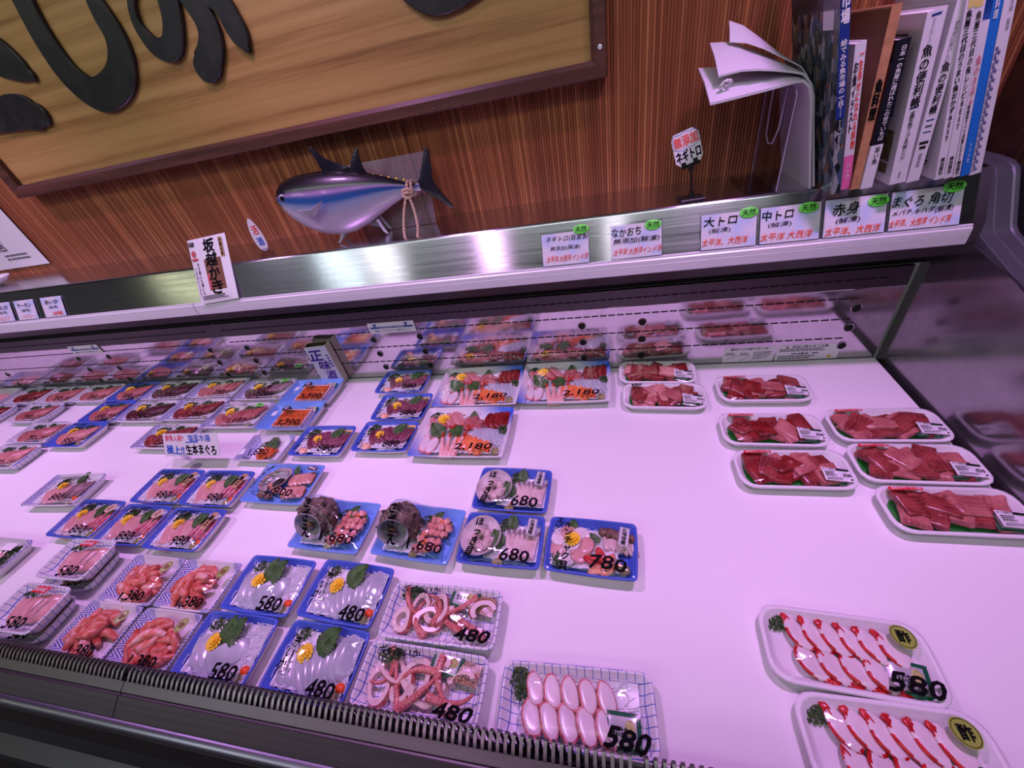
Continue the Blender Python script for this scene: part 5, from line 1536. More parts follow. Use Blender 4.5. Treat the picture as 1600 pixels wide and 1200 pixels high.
def shreds_mesh(sx, sy, n, seed, h=0.012, rise=0.012):
    rnd = random.Random(seed); mb = MB()
    def H(x, y):
        q = min(1, max(abs(x) / sx, abs(y) / sy))
        return h * 0.8 * (1 - q ** 4) + rise * q ** 5
    mb.grid(lambda u, v: ((u - 0.5) * 2 * sx * 0.97, (v - 0.5) * 2 * sy * 0.97, 0.0006 + 0.9 * H((u - 0.5) * 2 * sx * 0.97, (v - 0.5) * 2 * sy * 0.97) + 0.0014 * noise.noise(Vector((u * 14, v * 14, seed)))), 18, 14)
    for k in range(n):
        x, y = rnd.uniform(-sx, sx), rnd.uniform(-sy, sy); a = rnd.uniform(0, 2 * PI); L = rnd.uniform(0.010, 0.026); cu = rnd.uniform(-140, 140)
        pts = []
        for i in range(6):
            xx = max(-sx * 1.02, min(sx * 1.02, x)); yy = max(-sy * 1.02, min(sy * 1.02, y))
            pts.append((xx, yy, 0.9 * H(xx, yy) + 0.0012 + rnd.uniform(0, 0.0016)))
            x += math.cos(a) * L / 5; y += math.sin(a) * L / 5; a += cu * L / 5
        mb.tube(pts, 0.00050, 4)
    return mb.mesh('radish_shreds', SHRED, angle=1.2)


def lump_mesh(m, r, seed, fl=0.7, n=14, rough=0.22, name='lump', freq=None):
    mb = MB(); mb.ball((0, 0, r * fl * 0.8), (r, r * 0.85, r * fl), n, max(7, n * 2 // 3))
    fq = freq or 1.6 / r
    mb.v = [tuple(Vector(v) * (1 + rough * noise.noise(Vector(v) * fq + Vector((seed, 0, 0))))) for v in mb.v]
    return mb.mesh(name, m, angle=1.6)


FLOWER = flower_mesh()
PARSLEY = [parsley_mesh(1), parsley_mesh(2, 46, 0.011, 0.009), parsley_mesh(3, 60, 0.022, 0.008)]
SHISOM = shiso_mesh()
SHREDS = [shreds_mesh(0.0535, 0.0335, 150, 1), shreds_mesh(0.026, 0.032, 110, 2, 0.014, 0.012), shreds_mesh(0.062, 0.030, 130, 3, 0.008)]
WAS = lump_mesh(WASABI, 0.0085, 3, 0.6, name='wasabi')
CAR = lump_mesh(CARROT, 0.0062, 5, 0.6, name='carrot_slice', rough=0.1)
GIN = lump_mesh(GINGER, 0.0105, 9, 0.55, name='pickled_ginger', rough=0.5)
SPROUT = shreds_mesh(0.020, 0.010, 60, 6, 0.006, 0.0)


def flower(p, x, y, z, sc=1.0): p.put(FLOWER, 'chrysanthemum', x, y, z, p.rnd.uniform(-8, 8), p.rnd.uniform(-8, 8), p.rnd.uniform(0, 60), sc)
def parsley(p, x, y, z, rz=0, k=0, sc=1.0): p.put(PARSLEY[k], 'parsley', x, y, z, 0, 0, rz, sc)
def shiso(p, x, y, z, rz=0, rx=12, sc=1.0): p.put(SHISOM, 'shiso_leaf', x, y, z, rx, 0, rz, sc)


def shreds(p, x, y, z, rz=0, k=0, sc=1.0):
    o = p.put(SHREDS[k], 'radish_shreds', x, y, z, 0, 0, rz, sc); o['kind'] = 'stuff'


def sachet(p, x, y, z, rz=0, w=0.036, h=0.028, rx=4):
    mb = MB()
    def f(u, v, s): return ((u - 0.5) * w, (v - 0.5) * h, 0.0008 + s * 0.0022 * max(0, 1 - abs(2 * u - 1) ** 5) * max(0, 1 - abs(2 * v - 1) ** 5))
    mb.grid(lambda u, v: f(u, v, 1), 8, 8); mb.grid(lambda u, v: f(1 - u, v, -0.3), 8, 8)
    for i, fc in enumerate(mb.f):
        c = [sum(mb.v[q][j] for q in fc) / 4 for j in range(2)]
        if abs(c[0]) > w * 0.38 or abs(c[1]) > h * 0.38: mb.mi[i] = 1
    o = p.put(mb.mesh('seasoning_sachet', [SACHETW, SACHETG], angle=1.2), 'seasoning_sachet', x, y, z, rx, 0, rz)
    mb = MB(); put_text(mb, '生わさび', -w * 0.08, -h * 0.02, w * 0.40, h * 0.26, lambda a, b: (a, b, 0.0036), 0.03)
    link(mb.mesh('sachet_print', INK, smooth=False), 'sachet_print', o)
    mb = MB(); mb.ball((w * 0.2, h * 0.1, 0.0026), (w * 0.15, h * 0.22, 0.0012), 10, 5)
    link(mb.mesh('sachet_picture', mat('sachet_picture', S(150, 160, 70), 0.5, var=S(206, 200, 120), vscale=200)), 'sachet_picture', o)
    return o


def row(p, mats, n, x, y, dx, dy, z, rz, roll, L=0.040, W=0.024, T=0.006, edge=None, pitch=0, name='sashimi_slice', dz=0.0006, drz=0.0, **k):
    for i in range(n):
        me = slab(L, W, T, mats=mats, edge=edge, seed=(i * 7 + n) % 4, **k)
        p.put(me, name, x + dx * i, y + dy * i, z + dz * i, pitch + p.rnd.uniform(-3, 3), roll + p.rnd.uniform(-3, 3), rz + drz * i + p.rnd.uniform(-4, 4))


G_BLUE = 'sashimi packs in dark blue trays'


def pk_bream(x, y, label, name_txt, price, seal, w=0.152, d=0.102, rot=0.0, pink=True):
    p = Pack('sashimi_pack', label, 'sashimi pack', x, y, w, d, 0.026, rot, ST_BLUE, 'sashimi packs in dark blue trays', dome=0.008, cs=1.26)
    shreds(p, -0.003, 0.0, 0.0035, 0, 0, 1.0)
    m1 = (TAI, SKIN) if pink else (TAI, TAIG); m2 = (TAIG, SKIN)
    row(p, m1, 4, -0.034, -0.008, 0.0125, 0.004, 0.011, 26, 26, 0.046, 0.026, 0.006, 'right', bumpy=0.05)
    row(p, m2, 4, 0.014, 0.000, 0.0115, 0.001, 0.013, -8, -22, 0.044, 0.022, 0.006, 'right', bumpy=0.06)
    row(p, (TAI,), 1, -0.030, -0.030, 0.01, 0, 0.008, 80, 0, 0.040, 0.018, 0.006)
    parsley(p, -0.036, 0.024, 0.013, 20)
    shiso(p, 0.000, 0.010, 0.017, -58, 10, 0.75); shiso(p, 0.016, 0.012, 0.015, -78, 8, 0.65)
    flower(p, -0.027, 0.009, 0.0205)
    p.put(CAR, 'carrot_slice', 0.046, -0.020, 0.013); p.put(WAS, 'wasabi', 0.038, -0.028, 0.011, sc=0.9)
    p.film()
    p.write(name_txt, -0.016, 0.033, 0.080, 0.017, bold=0.05)
    p.price(price, 0.026, -0.033, 0.044, 0.019)
    if seal == 'tall':
        p.sticker('rect', 0.058, 0.018, 0.0065, 0.0215, TAN, -0.06, 'paper_seal', '極上', INK, 0.009, 0.026, True)
    else:
        p.sticker('oval', 0.056, 0.026, 0.0095, 0.0130, mat('beige_seal', S(198, 168, 140), 0.45), -0.35, 'paper_seal', '天然', mat('seal_brown', S(130, 84, 50), 0.5), 0.006, 0.014, True)
    return p


pk_bream(-1.108, 0.466, 'blue tray of sliced bream marked 980 with tall tan seal, back left of its trio', '本金目だい', '980', 'tall')
pk_bream(-0.948, 0.465, 'blue tray of sliced bream marked 980, left beside the abalone pack', '本金目だい', '980', 'tall')
pk_bream(-0.941, 0.355, 'blue tray of sliced bream marked 980, frontmost of the three with tall tan seals', '本金目だい', '980', 'tall')
pk_bream(-1.262, 0.364, 'blue tray of pale sashimi marked 880, further left of the two with oval beige seals', '特上つぶはぎ', '880', 'oval', 0.146, pink=False)
pk_bream(-1.102, 0.357, 'blue tray of pale sashimi with oval beige seal, behind two red stickers', 'しまあじ刺身', '880', 'oval', 0.146, pink=False)


def pk_squid_block(x, y, label, rot):
    p = Pack('squid_sashimi_pack', label, 'sashimi pack', x, y, 0.150, 0.102, 0.026, rot, ST_BLUE, 'squid sashimi packs in dark blue trays', dome=0.009, cs=1.24)
    shreds(p, 0.028, 0.002, 0.0045, 0, 1, 0.95); shreds(p, 0.0, 0.0, 0.0035, 0, 0, 1.0)
    row(p, (IKA,), 3, -0.038, -0.006, 0.012, 0.002, 0.011, 20, 22, 0.048, 0.030, 0.005, arch=0.002)
    p.put(slab(0.062, 0.034, 0.007, 2.4, mats=(IKA,), arch=0.006), 'squid_block', 0.006, -0.008, 0.011, 0, 12, -56)
    row(p, (IKA,), 3, -0.014, -0.020, 0.007, 0.002, 0.010, -50, 10, 0.054, 0.026, 0.004, arch=0.004, dz=0.0006)
    parsley(p, -0.042, 0.027, 0.012, 35, 0, 0.9)
    shiso(p, -0.010, 0.000, 0.020, -35, 14, 0.95); shiso(p, -0.008, 0.004, 0.022, -8, 18, 0.75)
    flower(p, -0.022, 0.004, 0.0245, 1.05)
    p.put(CAR, 'carrot_slice', 0.046, -0.021, 0.014, sc=1.1); p.put(WAS, 'wasabi', 0.043, -0.029, 0.010, sc=0.9)
    p.film()
    p.price('580', 0.034, -0.035, 0.046, 0.021, 0.06)
    return p


pk_squid_block(-0.637, 0.256, 'blue tray of white squid marked 580 with shiso leaf, beside two 480 trays, back one', -1)
pk_squid_block(-0.648, 0.150, 'blue tray of white squid marked 580 in the front row against the grille', 0)


def pk_red_squid(x, y, label, rot):
    p = Pack('squid_sashimi_pack', label, 'sashimi pack', x, y, 0.150, 0.102, 0.026, rot, ST_BLUE, 'squid sashimi packs in dark blue trays', dome=0.009, cs=1.24)
    shreds(p, 0.028, 0.002, 0.0045, 0, 1, 0.95); shreds(p, 0.0, 0.0, 0.0035, 0, 0, 1.0)
    row(p, (IKA,), 4, -0.040, -0.008, 0.011, 0.001, 0.011, 16, 20, 0.048, 0.028, 0.005)
    row(p, (IKA,), 7, -0.012, -0.014, 0.0085, 0.0042, 0.012, 34, 26, 0.054, 0.024, 0.0045, arch=0.004, dz=0.0006, drz=-5)
    parsley(p, -0.042, 0.028, 0.012, 35, 0, 0.9)
    shiso(p, -0.006, 0.008, 0.021, -42, 16, 0.9); shiso(p, 0.002, 0.010, 0.019, -80, 8, 0.6)
    flower(p, -0.020, 0.006, 0.0245, 1.05)
    p.put(CAR, 'carrot_slice', 0.047, -0.021, 0.015, sc=1.1); p.put(WAS, 'wasabi', 0.044, -0.029, 0.011, sc=0.9)
    p.film()
    p.write('赤いか', -0.046, 0.004, 0.017, 0.046, bold=0.05, shear=0.3, vert=True)
    p.price('480', 0.036, -0.035, 0.046, 0.021, 0.06)
    return p


pk_red_squid(-0.470, 0.257, 'blue tray of white squid strips marked 赤いか and 480, back one of the pair', -3)
pk_red_squid(-0.468, 0.150, 'blue tray of white squid strips marked 赤いか and 480, in the front row by the grille', -2)


def pk_bonito(x, y, label, rot):
    p = Pack('bonito_pack', label, 'sashimi pack', x, y, 0.154, 0.103, 0.026, rot, ST_BLUE, 'bonito packs in dark blue trays', dome=0.008, cs=1.24)
    shreds(p, -0.004, 0.004, 0.0035, 0, 0, 1.0)
    row(p, (KATSUO,), 4, -0.030, 0.002, 0.011, 0.003, 0.011, 18, 34, 0.044, 0.026, 0.007)
    row(p, (KATSUO, TAIG), 5, 0.012, 0.003, 0.0090, 0.001, 0.012, -14, -28, 0.044, 0.026, 0.006, 'left')
    parsley(p, -0.040, 0.026, 0.014, 50)
    shiso(p, 0.012, 0.010, 0.018, -48, 10, 0.75); shiso(p, 0.036, 0.000, 0.015, -30, 6, 0.7)
    p.put(slab(0.022, 0.030, 0.001, 8, mats=(mat('yellow_leaf_paper', S(226, 190, 96), 0.5),)), 'yellow_paper', 0.040, 0.0265, 0.0145, 16, 0, 0)
    flower(p, -0.016, 0.004, 0.0225)
    p.put(GIN, 'pickled_ginger', -0.034, -0.026, 0.013)
    o = p.put(SPROUT, 'onion_shreds', 0.008, -0.028, 0.009); o['kind'] = 'stuff'
    p.film()
    p.write('かつお', -0.050, -0.006, 0.016, 0.060, bold=0.05, shear=0.25, vert=True)
    p.price('880', 0.034, -0.034, 0.044, 0.017, 0.06)
    return p


pk_bonito(-0.602, 0.866, 'blue tray of dark red bonito marked 880, hindmost, against the back panel', 0)
pk_bonito(-0.561, 0.752, 'blue tray of dark red bonito marked 880, middle of the column of three', 0)
pk_bonito(-0.563, 0.640, 'blue tray of dark red bonito marked 880, touching the frontmost 2180 platter', 0)
pk_bonito(-0.742, 0.624, 'blue tray of dark red bonito marked 880, set apart beside the small 1680 urchin tray', 0)


# ---- assorted platters
def shrimp_mesh():
    if 'shrimp' in FOOD: return FOOD['shrimp']
    mb = MB(); pts = []; r = []
    for i in range(12):
        t = i / 11
        pts.append((0.0015 * math.sin(t * 3), -0.034 + 0.068 * t, 0.004 + 0.004 * math.sin(PI * t))); r.append(0.0062 * (1 - 0.78 * t ** 1.2) * (0.92 + 0.08 * (i % 2)))
    mb.tube(pts, r, 10)
    for i, f in enumerate(mb.f):
        if sum(mb.v[q][1] for q in f) / len(f) > 0.010: mb.mi[i] = 1
    for s_ in (-1, 1):
        mb.tube([(0, 0.030, 0.004), (0.004 * s_, 0.040, 0.004), (0.006 * s_, 0.046, 0.003)], [0.0014, 0.0022, 0.0008], 6, mi=1)
    FOOD['shrimp'] = mb.mesh('shrimp', [SHRIMP, SHRIMPT], angle=1.0)
    return FOOD['shrimp']


def pk_platter(x, y, label, rot, w=0.236, d=0.166):
    p = Pack('assorted_sashimi_platter', label, 'sashimi platter', x, y, w, d, 0.028, rot, ST_MORI, 'large assorted sashimi platters', dome=0.010, cs=1.27)
    o = p.put(SHREDS[2], 'radish_shreds', 0.01, 0.0, 0.0035, 0, 0, 0, (1.22, 1.70, 1.0)); o['kind'] = 'stuff'
    row(p, (TORO, TUNAP), 4, -0.066, 0.030, 0.015, 0.004, 0.012, 30, 26, 0.046, 0.030, 0.006, 'right')
    for i in range(4):
        p.put(slab(0.044, 0.020, 0.006, taper=0.35, mats=(OCTW, OCTP), edge='rim', bumpy=0.08, seed=i), 'octopus_slice', -0.076 + 0.018 * (i % 2) + 0.004 * (i // 2), 0.004 - 0.034 * (i // 2) - 0.004 * (i % 2), 0.012 + 0.002 * i, 0, 24, 18 - 10 * i)
    for i in range(4):
        a = -15 + 10 * i
        p.put(shrimp_mesh(), 'sweet_shrimp', -0.036 + 0.0125 * i, -0.026 + 0.001 * i, 0.012 + 0.001 * (i % 2), 6, 0, -a * 0.9)
    shiso(p, -0.040, -0.012, 0.014, 44, 20, 0.9); shiso(p, -0.026, 0.016, 0.017, -140, 10, 0.85); shiso(p, 0.012, 0.036, 0.012, 0, 30, 0.5)
    parsley(p, -0.074, 0.048, 0.013, 30); parsley(p, 0.078, 0.004, 0.015, 70, 0, 1.05)
    flower(p, -0.050, 0.034, 0.0245, 1.1)
    for i in range(8):
        p.put(slab(0.018, 0.016, 0.007, 2.2, mats=(TUNAP,), bumpy=0.1, seed=i % 3), 'pink_tuna_piece', 0.004 + 0.011 * (i % 3), 0.018 + 0.011 * (i // 3), 0.013 + 0.002 * (i % 2), 10, 12, 20 * i)
    row(p, (TUNAR,), 4, 0.046, 0.034, 0.011, 0.001, 0.013, -8, 30, 0.044, 0.024, 0.007)
    row(p, (IKA,), 6, 0.030, -0.006, 0.0095, -0.0012, 0.012, 18, 20, 0.050, 0.020, 0.0045, arch=0.003)
    row(p, (SALMON,), 5, 0.002, -0.020, 0.011, -0.004, 0.013, -52, 24, 0.040, 0.022, 0.006, bumpy=0.12)
    p.put(WAS, 'wasabi', 0.074, -0.044, 0.012); p.put(CAR, 'carrot_slice', 0.058, -0.042, 0.012)
    p.film()
    p.price('2,180', 0.046, -0.060, 0.090, 0.018, 0.06)
    return p


pk_platter(-0.113, 0.838, 'white and blue platter of assorted sashimi marked 2180, rightmost of the three', 0)
pk_platter(-0.354, 0.832, 'white and blue platter of assorted sashimi at the back panel, left of the rightmost platter', 1)
pk_platter(-0.356, 0.655, 'white and blue platter of assorted sashimi marked 2180, frontmost of the three', -0.5)


# ---- tuna, dark fish and others in hatched or blue trays at the left
def pk_fillet(x, y, label, style, w, d, mats, name_txt, price, rot=0.0, oval=False, flow=True, group='fish slices in hatched trays', pk='sashimi_pack', big=False):
    p = Pack(pk, label, 'sashimi pack', x, y, w, d, 0.026, rot, style, group, dome=0.008, cs=1.24)
    k = p.iw / 0.085
    shreds(p, 0.0, 0.004, 0.0035, 0, 2, min(1.2, 1.15 * k))
    row(p, mats, 5, -0.050 * k, -0.010, 0.015 * k, 0.003, 0.011, 26, 32, 0.046, 0.030, 0.0075, 'right' if len(mats) > 1 else None)
    row(p, mats, 5, 0.010 * k, 0.004, 0.0110 * k, 0.002, 0.013, -16, -26, 0.046, 0.028, 0.0075, 'right' if len(mats) > 1 else None)
    parsley(p, -0.050 * k, 0.026, 0.014, 15, 2, 0.9); parsley(p, 0.010 * k, 0.031, 0.014, 5, 2, 0.9)
    shiso(p, 0.026 * k, 0.008, 0.017, -50, 8, 0.7)
    if flow: flower(p, -0.034 * k, 0.010, 0.0235, 1.1)
    p.put(WAS, 'wasabi', 0.048 * k, -0.027, 0.011, sc=0.9)
    p.film()
    if name_txt: p.write(name_txt, -0.026 * k, 0.035, 0.085 * k, 0.013, bold=0.05)
    p.price(price, 0.030 * k, -0.034, 0.011 * len(price) + 0.006, 0.018, 0.045)
    if oval: p.sticker('oval', 0.062 * k, 0.034, 0.0155, 0.0085, GREENST, 0, 'green_sticker', '天然', INK, 0.012, 0.007)
    return p


pk_fillet(-1.108, 0.730, 'hatched tray of pink tuna marked 1680 with green oval sticker, left of orange urchin', ST_WAVE, 0.198, 0.108, (TUNAP,), 'とろ', '1,680', oval=True)
pk_fillet(-1.098, 0.852, 'hatched tray of greyish mackerel with green oval sticker at the back panel', ST_WAVE, 0.190, 0.102, (DARKF, TAIG), 'しめさば刺身', '1,280', oval=True)
pk_fillet(-1.306, 0.868, 'hatched tray of light red tuna at the back panel, left of the greyish mackerel', ST_WAVE, 0.196, 0.098, (TUNAP,), '中とろ刺身', '1,280')
pk_fillet(-1.303, 0.760, 'hatched tray of red tuna marked 1280, left of the green-stickered 1680 tray', ST_WAVE, 0.200, 0.100, (TUNA,), '本まぐろ', '1,280')
pk_fillet(-1.513, 0.866, 'hatched tray of very dark purple fish at the back panel, behind its twin', ST_WAVE, 0.198, 0.100, (DARKF,), 'くじら刺身', '980')
pk_fillet(-1.506, 0.757, 'hatched tray of very dark purple fish, nearer of the pair, second row from the back', ST_WAVE, 0.198, 0.100, (DARKF,), 'くじら刺身', '980')
pk_fillet(-1.297, 0.642, 'hatched tray of red tuna half hidden behind the tilted 生本まぐろ card', ST_WAVE, 0.190, 0.100, (TUNA,), 'びんとろ', '1,280')
pk_fillet(-1.698, 0.866, 'far blue tray of pink fish at the back panel, hindmost of three in a column', ST_BLUE, 0.158, 0.104, (TUNAP,), '刺身', '880', group='pink fish in blue trays at far left')
pk_fillet(-1.692, 0.759, 'far blue tray of pink fish, middle of the three in a column', ST_BLUE, 0.158, 0.104, (TUNAP,), '刺身', '880', group='pink fish in blue trays at far left')
pk_fillet(-1.694, 0.650, 'far blue tray of pink fish, frontmost of three in a column, with shiso leaf', ST_BLUE, 0.162, 0.106, (TORO,), '刺身', '880', group='pink fish in blue trays at far left')
GG = 'tuna packs in blue-gridded trays at far left'
for (x, y, w, d, m, lab, pr) in (
        (-1.876, 0.866, 0.178, 0.098, TUNAP, 'blue-gridded tray of pink tuna at the back panel, left of the hindmost blue tray', '780'),
        (-2.058, 0.864, 0.178, 0.098, TUNAP, 'blue-gridded tray of pink tuna at the back, third from the left among the hindmost row', '780'),
        (-2.244, 0.866, 0.178, 0.098, TUNAR, 'blue-gridded tray of bright red tuna at the back, behind another red one', '680'),
        (-2.062, 0.762, 0.186, 0.098, TUNAP, 'blue-gridded tray of pink tuna in the second row, alone beside bare deck', '780'),
        (-2.325, 0.762, 0.190, 0.100, TUNAR, 'blue-gridded tray of bright red tuna at the left edge of the photo', '680'),
        (-1.884, 0.660, 0.184, 0.096, TUNAP, 'blue-gridded tray of pink tuna, left of the frontmost far blue tray', '780'),
        (-1.872, 0.556, 0.184, 0.098, TORO, 'blue-gridded tray of pink tuna cut by the left edge, frontmost of its kind', '780')):
    pk_fillet(x, y, lab, ST_GRID, w, d, (m,), '', pr, flow=False, group=GG, pk='tuna_pack')
p = Pack('fish_fillet_pack', 'film-wrapped pack of pale fish at the far left end of the back panel', 'fish pack', -2.47, 0.868, 0.20, 0.10, 0.026, 0, ST_WAVE, None, dome=0.02)
row(p, (TAI,), 5, -0.05, 0, 0.022, 0, 0.010, 20, 24, 0.05, 0.03, 0.007); p.film()
pw = Pack('sashimi_pack', 'hatched white tray of sea bass slices marked 880, alone left of the blue trays', 'sashimi pack', -1.452, 0.442, 0.182, 0.102, 0.026, 3, ST_WAVE, None, dome=0.008, cs=1.15)
shreds(pw, 0, 0, 0.0035, 0, 2, 1.1)
row(pw, (TAI,), 4, -0.040, -0.012, 0.012, 0.003, 0.011, 30, 28, 0.052, 0.024, 0.006); row(pw, (TAIG, SKIN), 5, 0.004, 0.002, 0.012, 0.001, 0.013, -12, -24, 0.046, 0.024, 0.006, 'left')
parsley(pw, -0.040, 0.026, 0.013, 20); shiso(pw, 0.004, 0.020, 0.012, -30, 16, 0.8); flower(pw, -0.020, 0.012, 0.022); pw.put(CAR, 'carrot_slice', 0.046, -0.018, 0.012); pw.put(WAS, 'wasabi', 0.040, -0.032, 0.008)
pw.film(); pw.write('すずき刺身', -0.010, 0.030, 0.075, 0.014); pw.price('880', 0.024, -0.030, 0.042, 0.018)
pf = Pack('seaweed_pack', 'hatched tray with greens and a small white label, cut by the left edge', 'fish pack', -1.452, 0.255, 0.200, 0.090, 0.026, 0, ST_WAVE, None, dome=0.012)
row(pf, (TAI,), 5, -0.04, -0.006, 0.018, 0.002, 0.009, 20, 26, 0.046, 0.026, 0.006); parsley(pf, 0.062, 0.010, 0.012, 60, 0, 1.4); parsley(pf, 0.040, 0.022, 0.012, 10, 2, 1.2); parsley(pf, 0.050, -0.014, 0.012, 30, 0, 1.2)
pf.film(); pf.sticker('rect', 0.068, 0.020, 0.014, 0.009, CARD, 0.1, 'label')


# ---- snow crab meat
def claw(seed, m=CRAB):
    key = ('claw', seed, m.name)
    if key in FOOD: return FOOD[key]
    rnd = random.Random(seed); mb = MB(); pts = []; r = []; L = rnd.uniform(0.034, 0.050); bend = rnd.uniform(-0.016, 0.016)
    for i in range(9):
        t = i / 8
        pts.append((L * (t - 0.5), bend * math.sin(PI * t), 0.003 * math.sin(PI * t))); r.append(rnd.uniform(0.9, 1.1) * 0.0066 * math.sin(PI * (0.10 + 0.80 * t)) ** 0.6)
    mb.tube(pts, r, 9)
    mb.v = [tuple(Vector(v) + Vector((0, 0, 0.001 * noise.noise(Vector(v) * 240)))) for v in mb.v]
    FOOD[key] = mb.mesh('crab_meat', m, angle=1.2)
    return FOOD[key]


def pk_crab(x, y, label, rot, full=True):
    p = Pack('crab_meat_pack', label, 'crab pack', x, y, 0.136, 0.094, 0.024, rot, ST_WAVES, 'crab meat packs in hatched trays', dome=0.010, cs=1.18)
    for i in range(26):
        a = p.rnd.uniform(0, 2 * PI); r_ = math.sqrt(p.rnd.random())
        p.put(claw(i % 7, CRABW if i % 3 == 0 else CRAB), 'crab_meat', -0.004 + 0.028 * r_ * math.cos(a), -0.006 + 0.021 * r_ * math.sin(a), 0.012 + 0.0105 * (1 - r_) + 0.0005 * i * (1 - r_ * 0.7), p.rnd.uniform(-15, 15), p.rnd.uniform(-15, 15), p.rnd.uniform(0, 180))
    p.film()
    p.price('1,380', 0.018, -0.036, 0.056, 0.019, 0.05)
    p.sticker('oval', 0.046, 0.024, 0.0085, 0.0125, GOLD, -0.25, 'gold_seal', '蟹', mat('seal_brown', S(130, 84, 50), 0.5), 0.008, 0.009, line=True)
    return p


pk_crab(-0.940, 0.242, 'tray of red crab meat marked 1380, back left of the four', 0)
pk_crab(-0.796, 0.243, 'tray of red crab meat marked 1380, back right of the four, beside white squid', 0)
pk_crab(-0.948, 0.146, 'tray of red crab meat at the front grille, left of the pair there', 0)
pk_crab(-0.803, 0.146, 'tray of red crab meat at the front grille, beside the front white squid', 0)


# ---- stacked gridded trays of pale fillets
def pk_fluke(x, y, z, label, rot, top=True):
    p = Pack('fillet_pack', label, 'fish pack', x, y, 0.132, 0.086, 0.024, rot, ST_GRID, 'stacked gridded trays of pale fillets', z=z, dome=0.006)
    row(p, (TAI,), 3, -0.028, -0.004, 0.020, 0.003, 0.006, 22, 14, 0.054, 0.030, 0.009, bumpy=0.08); row(p, (TAI, TAIG), 2, 0.020, 0.006, 0.018, 0.0, 0.008, -10, 14, 0.050, 0.026, 0.009, 'left', bumpy=0.08)
    parsley(p, -0.032, 0.025, 0.014, 15, 2, 0.85); shreds(p, 0.036, 0.002, 0.0035, 90, 1, 0.7)
    p.film()
    p.price('580', 0.020, -0.028, 0.046, 0.019, 0.06)
    if top:
        p.sticker('rect', 0.002, 0.031, 0.019, 0.0065, REDST, 0, 'red_sticker', '本日の品', WHITE, 0.030, 0.008)
    return p


pk_fluke(-1.126, 0.248, 0.0006, 'lower gridded tray of pale fillets, under the red-stickered one behind', 3)
pk_fluke(-1.112, 0.256, 0.0322, 'upper gridded tray of pale fillets with red sticker marked 580, further back', 1)
pk_fluke(-1.126, 0.150, 0.0006, 'lower gridded tray of pale fillets at the front grille, under its red-stickered twin', 2)
pk_fluke(-1.112, 0.158, 0.0322, 'upper gridded tray of pale fillets with red sticker at the left front corner', 0)


# ---- tuna offcuts on foam trays
def pk_cut(x, y, label, rot, seed, m=(TUNA, TUNAR, TUNAP), price='650', promo=True, word=None, w=0.194, d=0.092):
    p = Pack('tuna_chunk_pack', label, 'tuna pack', x, y, w, d, 0.021, rot, ST_FOAM, 'tuna chunks on white foam trays', dome=0.011)
    mb = MB(); mb.rings([[(q[0], q[1], z) for q in rloop(0.076, 0.030, 0.006)] for z in (0.0036, 0.0044)])
    link(mb.mesh('green_sheet', LEAFBAG), 'green_sheet', p.t, (-0.004, 0, 0))
    rnd = random.Random(seed); k = 0
    for j in range(2):
        for i in range(5):
            xx = -0.062 + 0.0305 * i + rnd.uniform(-0.004, 0.004); yy = 0.0145 - 0.026 * j + rnd.uniform(-0.004, 0.004)
            p.put(chunk(seed * 20 + k, m[rnd.randrange(len(m))], rnd.uniform(0.040, 0.052), rnd.uniform(0.032, 0.040), 0.0125), 'tuna_chunk', xx * 0.94, yy * 0.85, 0.0150 + rnd.uniform(0, 0.002), rnd.uniform(-9, 9), rnd.uniform(-9, 9), 90 * rnd.randrange(2) + rnd.uniform(-30, 30) if abs(xx) < 0.05 else rnd.uniform(-25, 25)); k += 1
    for i in range(3):
        p.put(chunk(seed * 20 + k, m[i % len(m)], 0.050, 0.036, 0.010), 'tuna_chunk', -0.048 + 0.036 * i + rnd.uniform(-0.006, 0.006), rnd.uniform(-0.004, 0.008), 0.0215, rnd.uniform(-10, 10), rnd.uniform(-10, 10), rnd.uniform(0, 180)); k += 1
    sachet(p, 0.058, -0.020, 0.020, -4, 0.038, 0.030)
    p.film()
    f1 = p.on(0.0013); f2 = p.on(0.0020)
    mb = MB(); rect(mb, 0.064, -0.020, 0.046, 0.027, f1, -0.03); o = link(mb.mesh('price_label', CARD, smooth=False), 'price_label', p.t)
    mb = MB(); put_text(mb, price, 0.0785, -0.021, 0.013, 0.0068, f2, 0.04); put_text(mb, 'まぐろ角切り', 0.053, -0.0095, 0.019, 0.0036, f2, 0.02); rect(mb, 0.0745, -0.0095, 0.021, 0.0038, f2)
    bars(mb, 0.044, -0.025, 0.020, 0.011, 3, f2, seed, 0, 0.45); bars(mb, 0.044, -0.032, 0.032, 0.0045, 2, f2, seed + 1, 0, 0.5)
    rect(mb, 0.083, -0.0300, 0.0030, 0.0030, f2)
    link(mb.mesh('label_print', INK, smooth=False), 'label_print', o)
    if promo:
        mb = MB(); rr = []
        L = rloop(0.0245, 0.0050, 0.0048, 0, 9)
        mb.add([f1(-0.052 + a, 0.0345 + b) for a, b in L], [tuple(range(len(L)))])
        o = link(mb.mesh('red_sticker', REDST, smooth=False), 'red_sticker', p.t)
        mb = MB(); put_text(mb, '本日のサービス品', -0.052, 0.0345, 0.041, 0.0058, f2, 0.04); link(mb.mesh('sticker_print', WHITE, smooth=False), 'sticker_print', o)
    if word:
        p.write(word, -0.030, 0.030, 0.060, 0.012, bold=0.03)
    return p


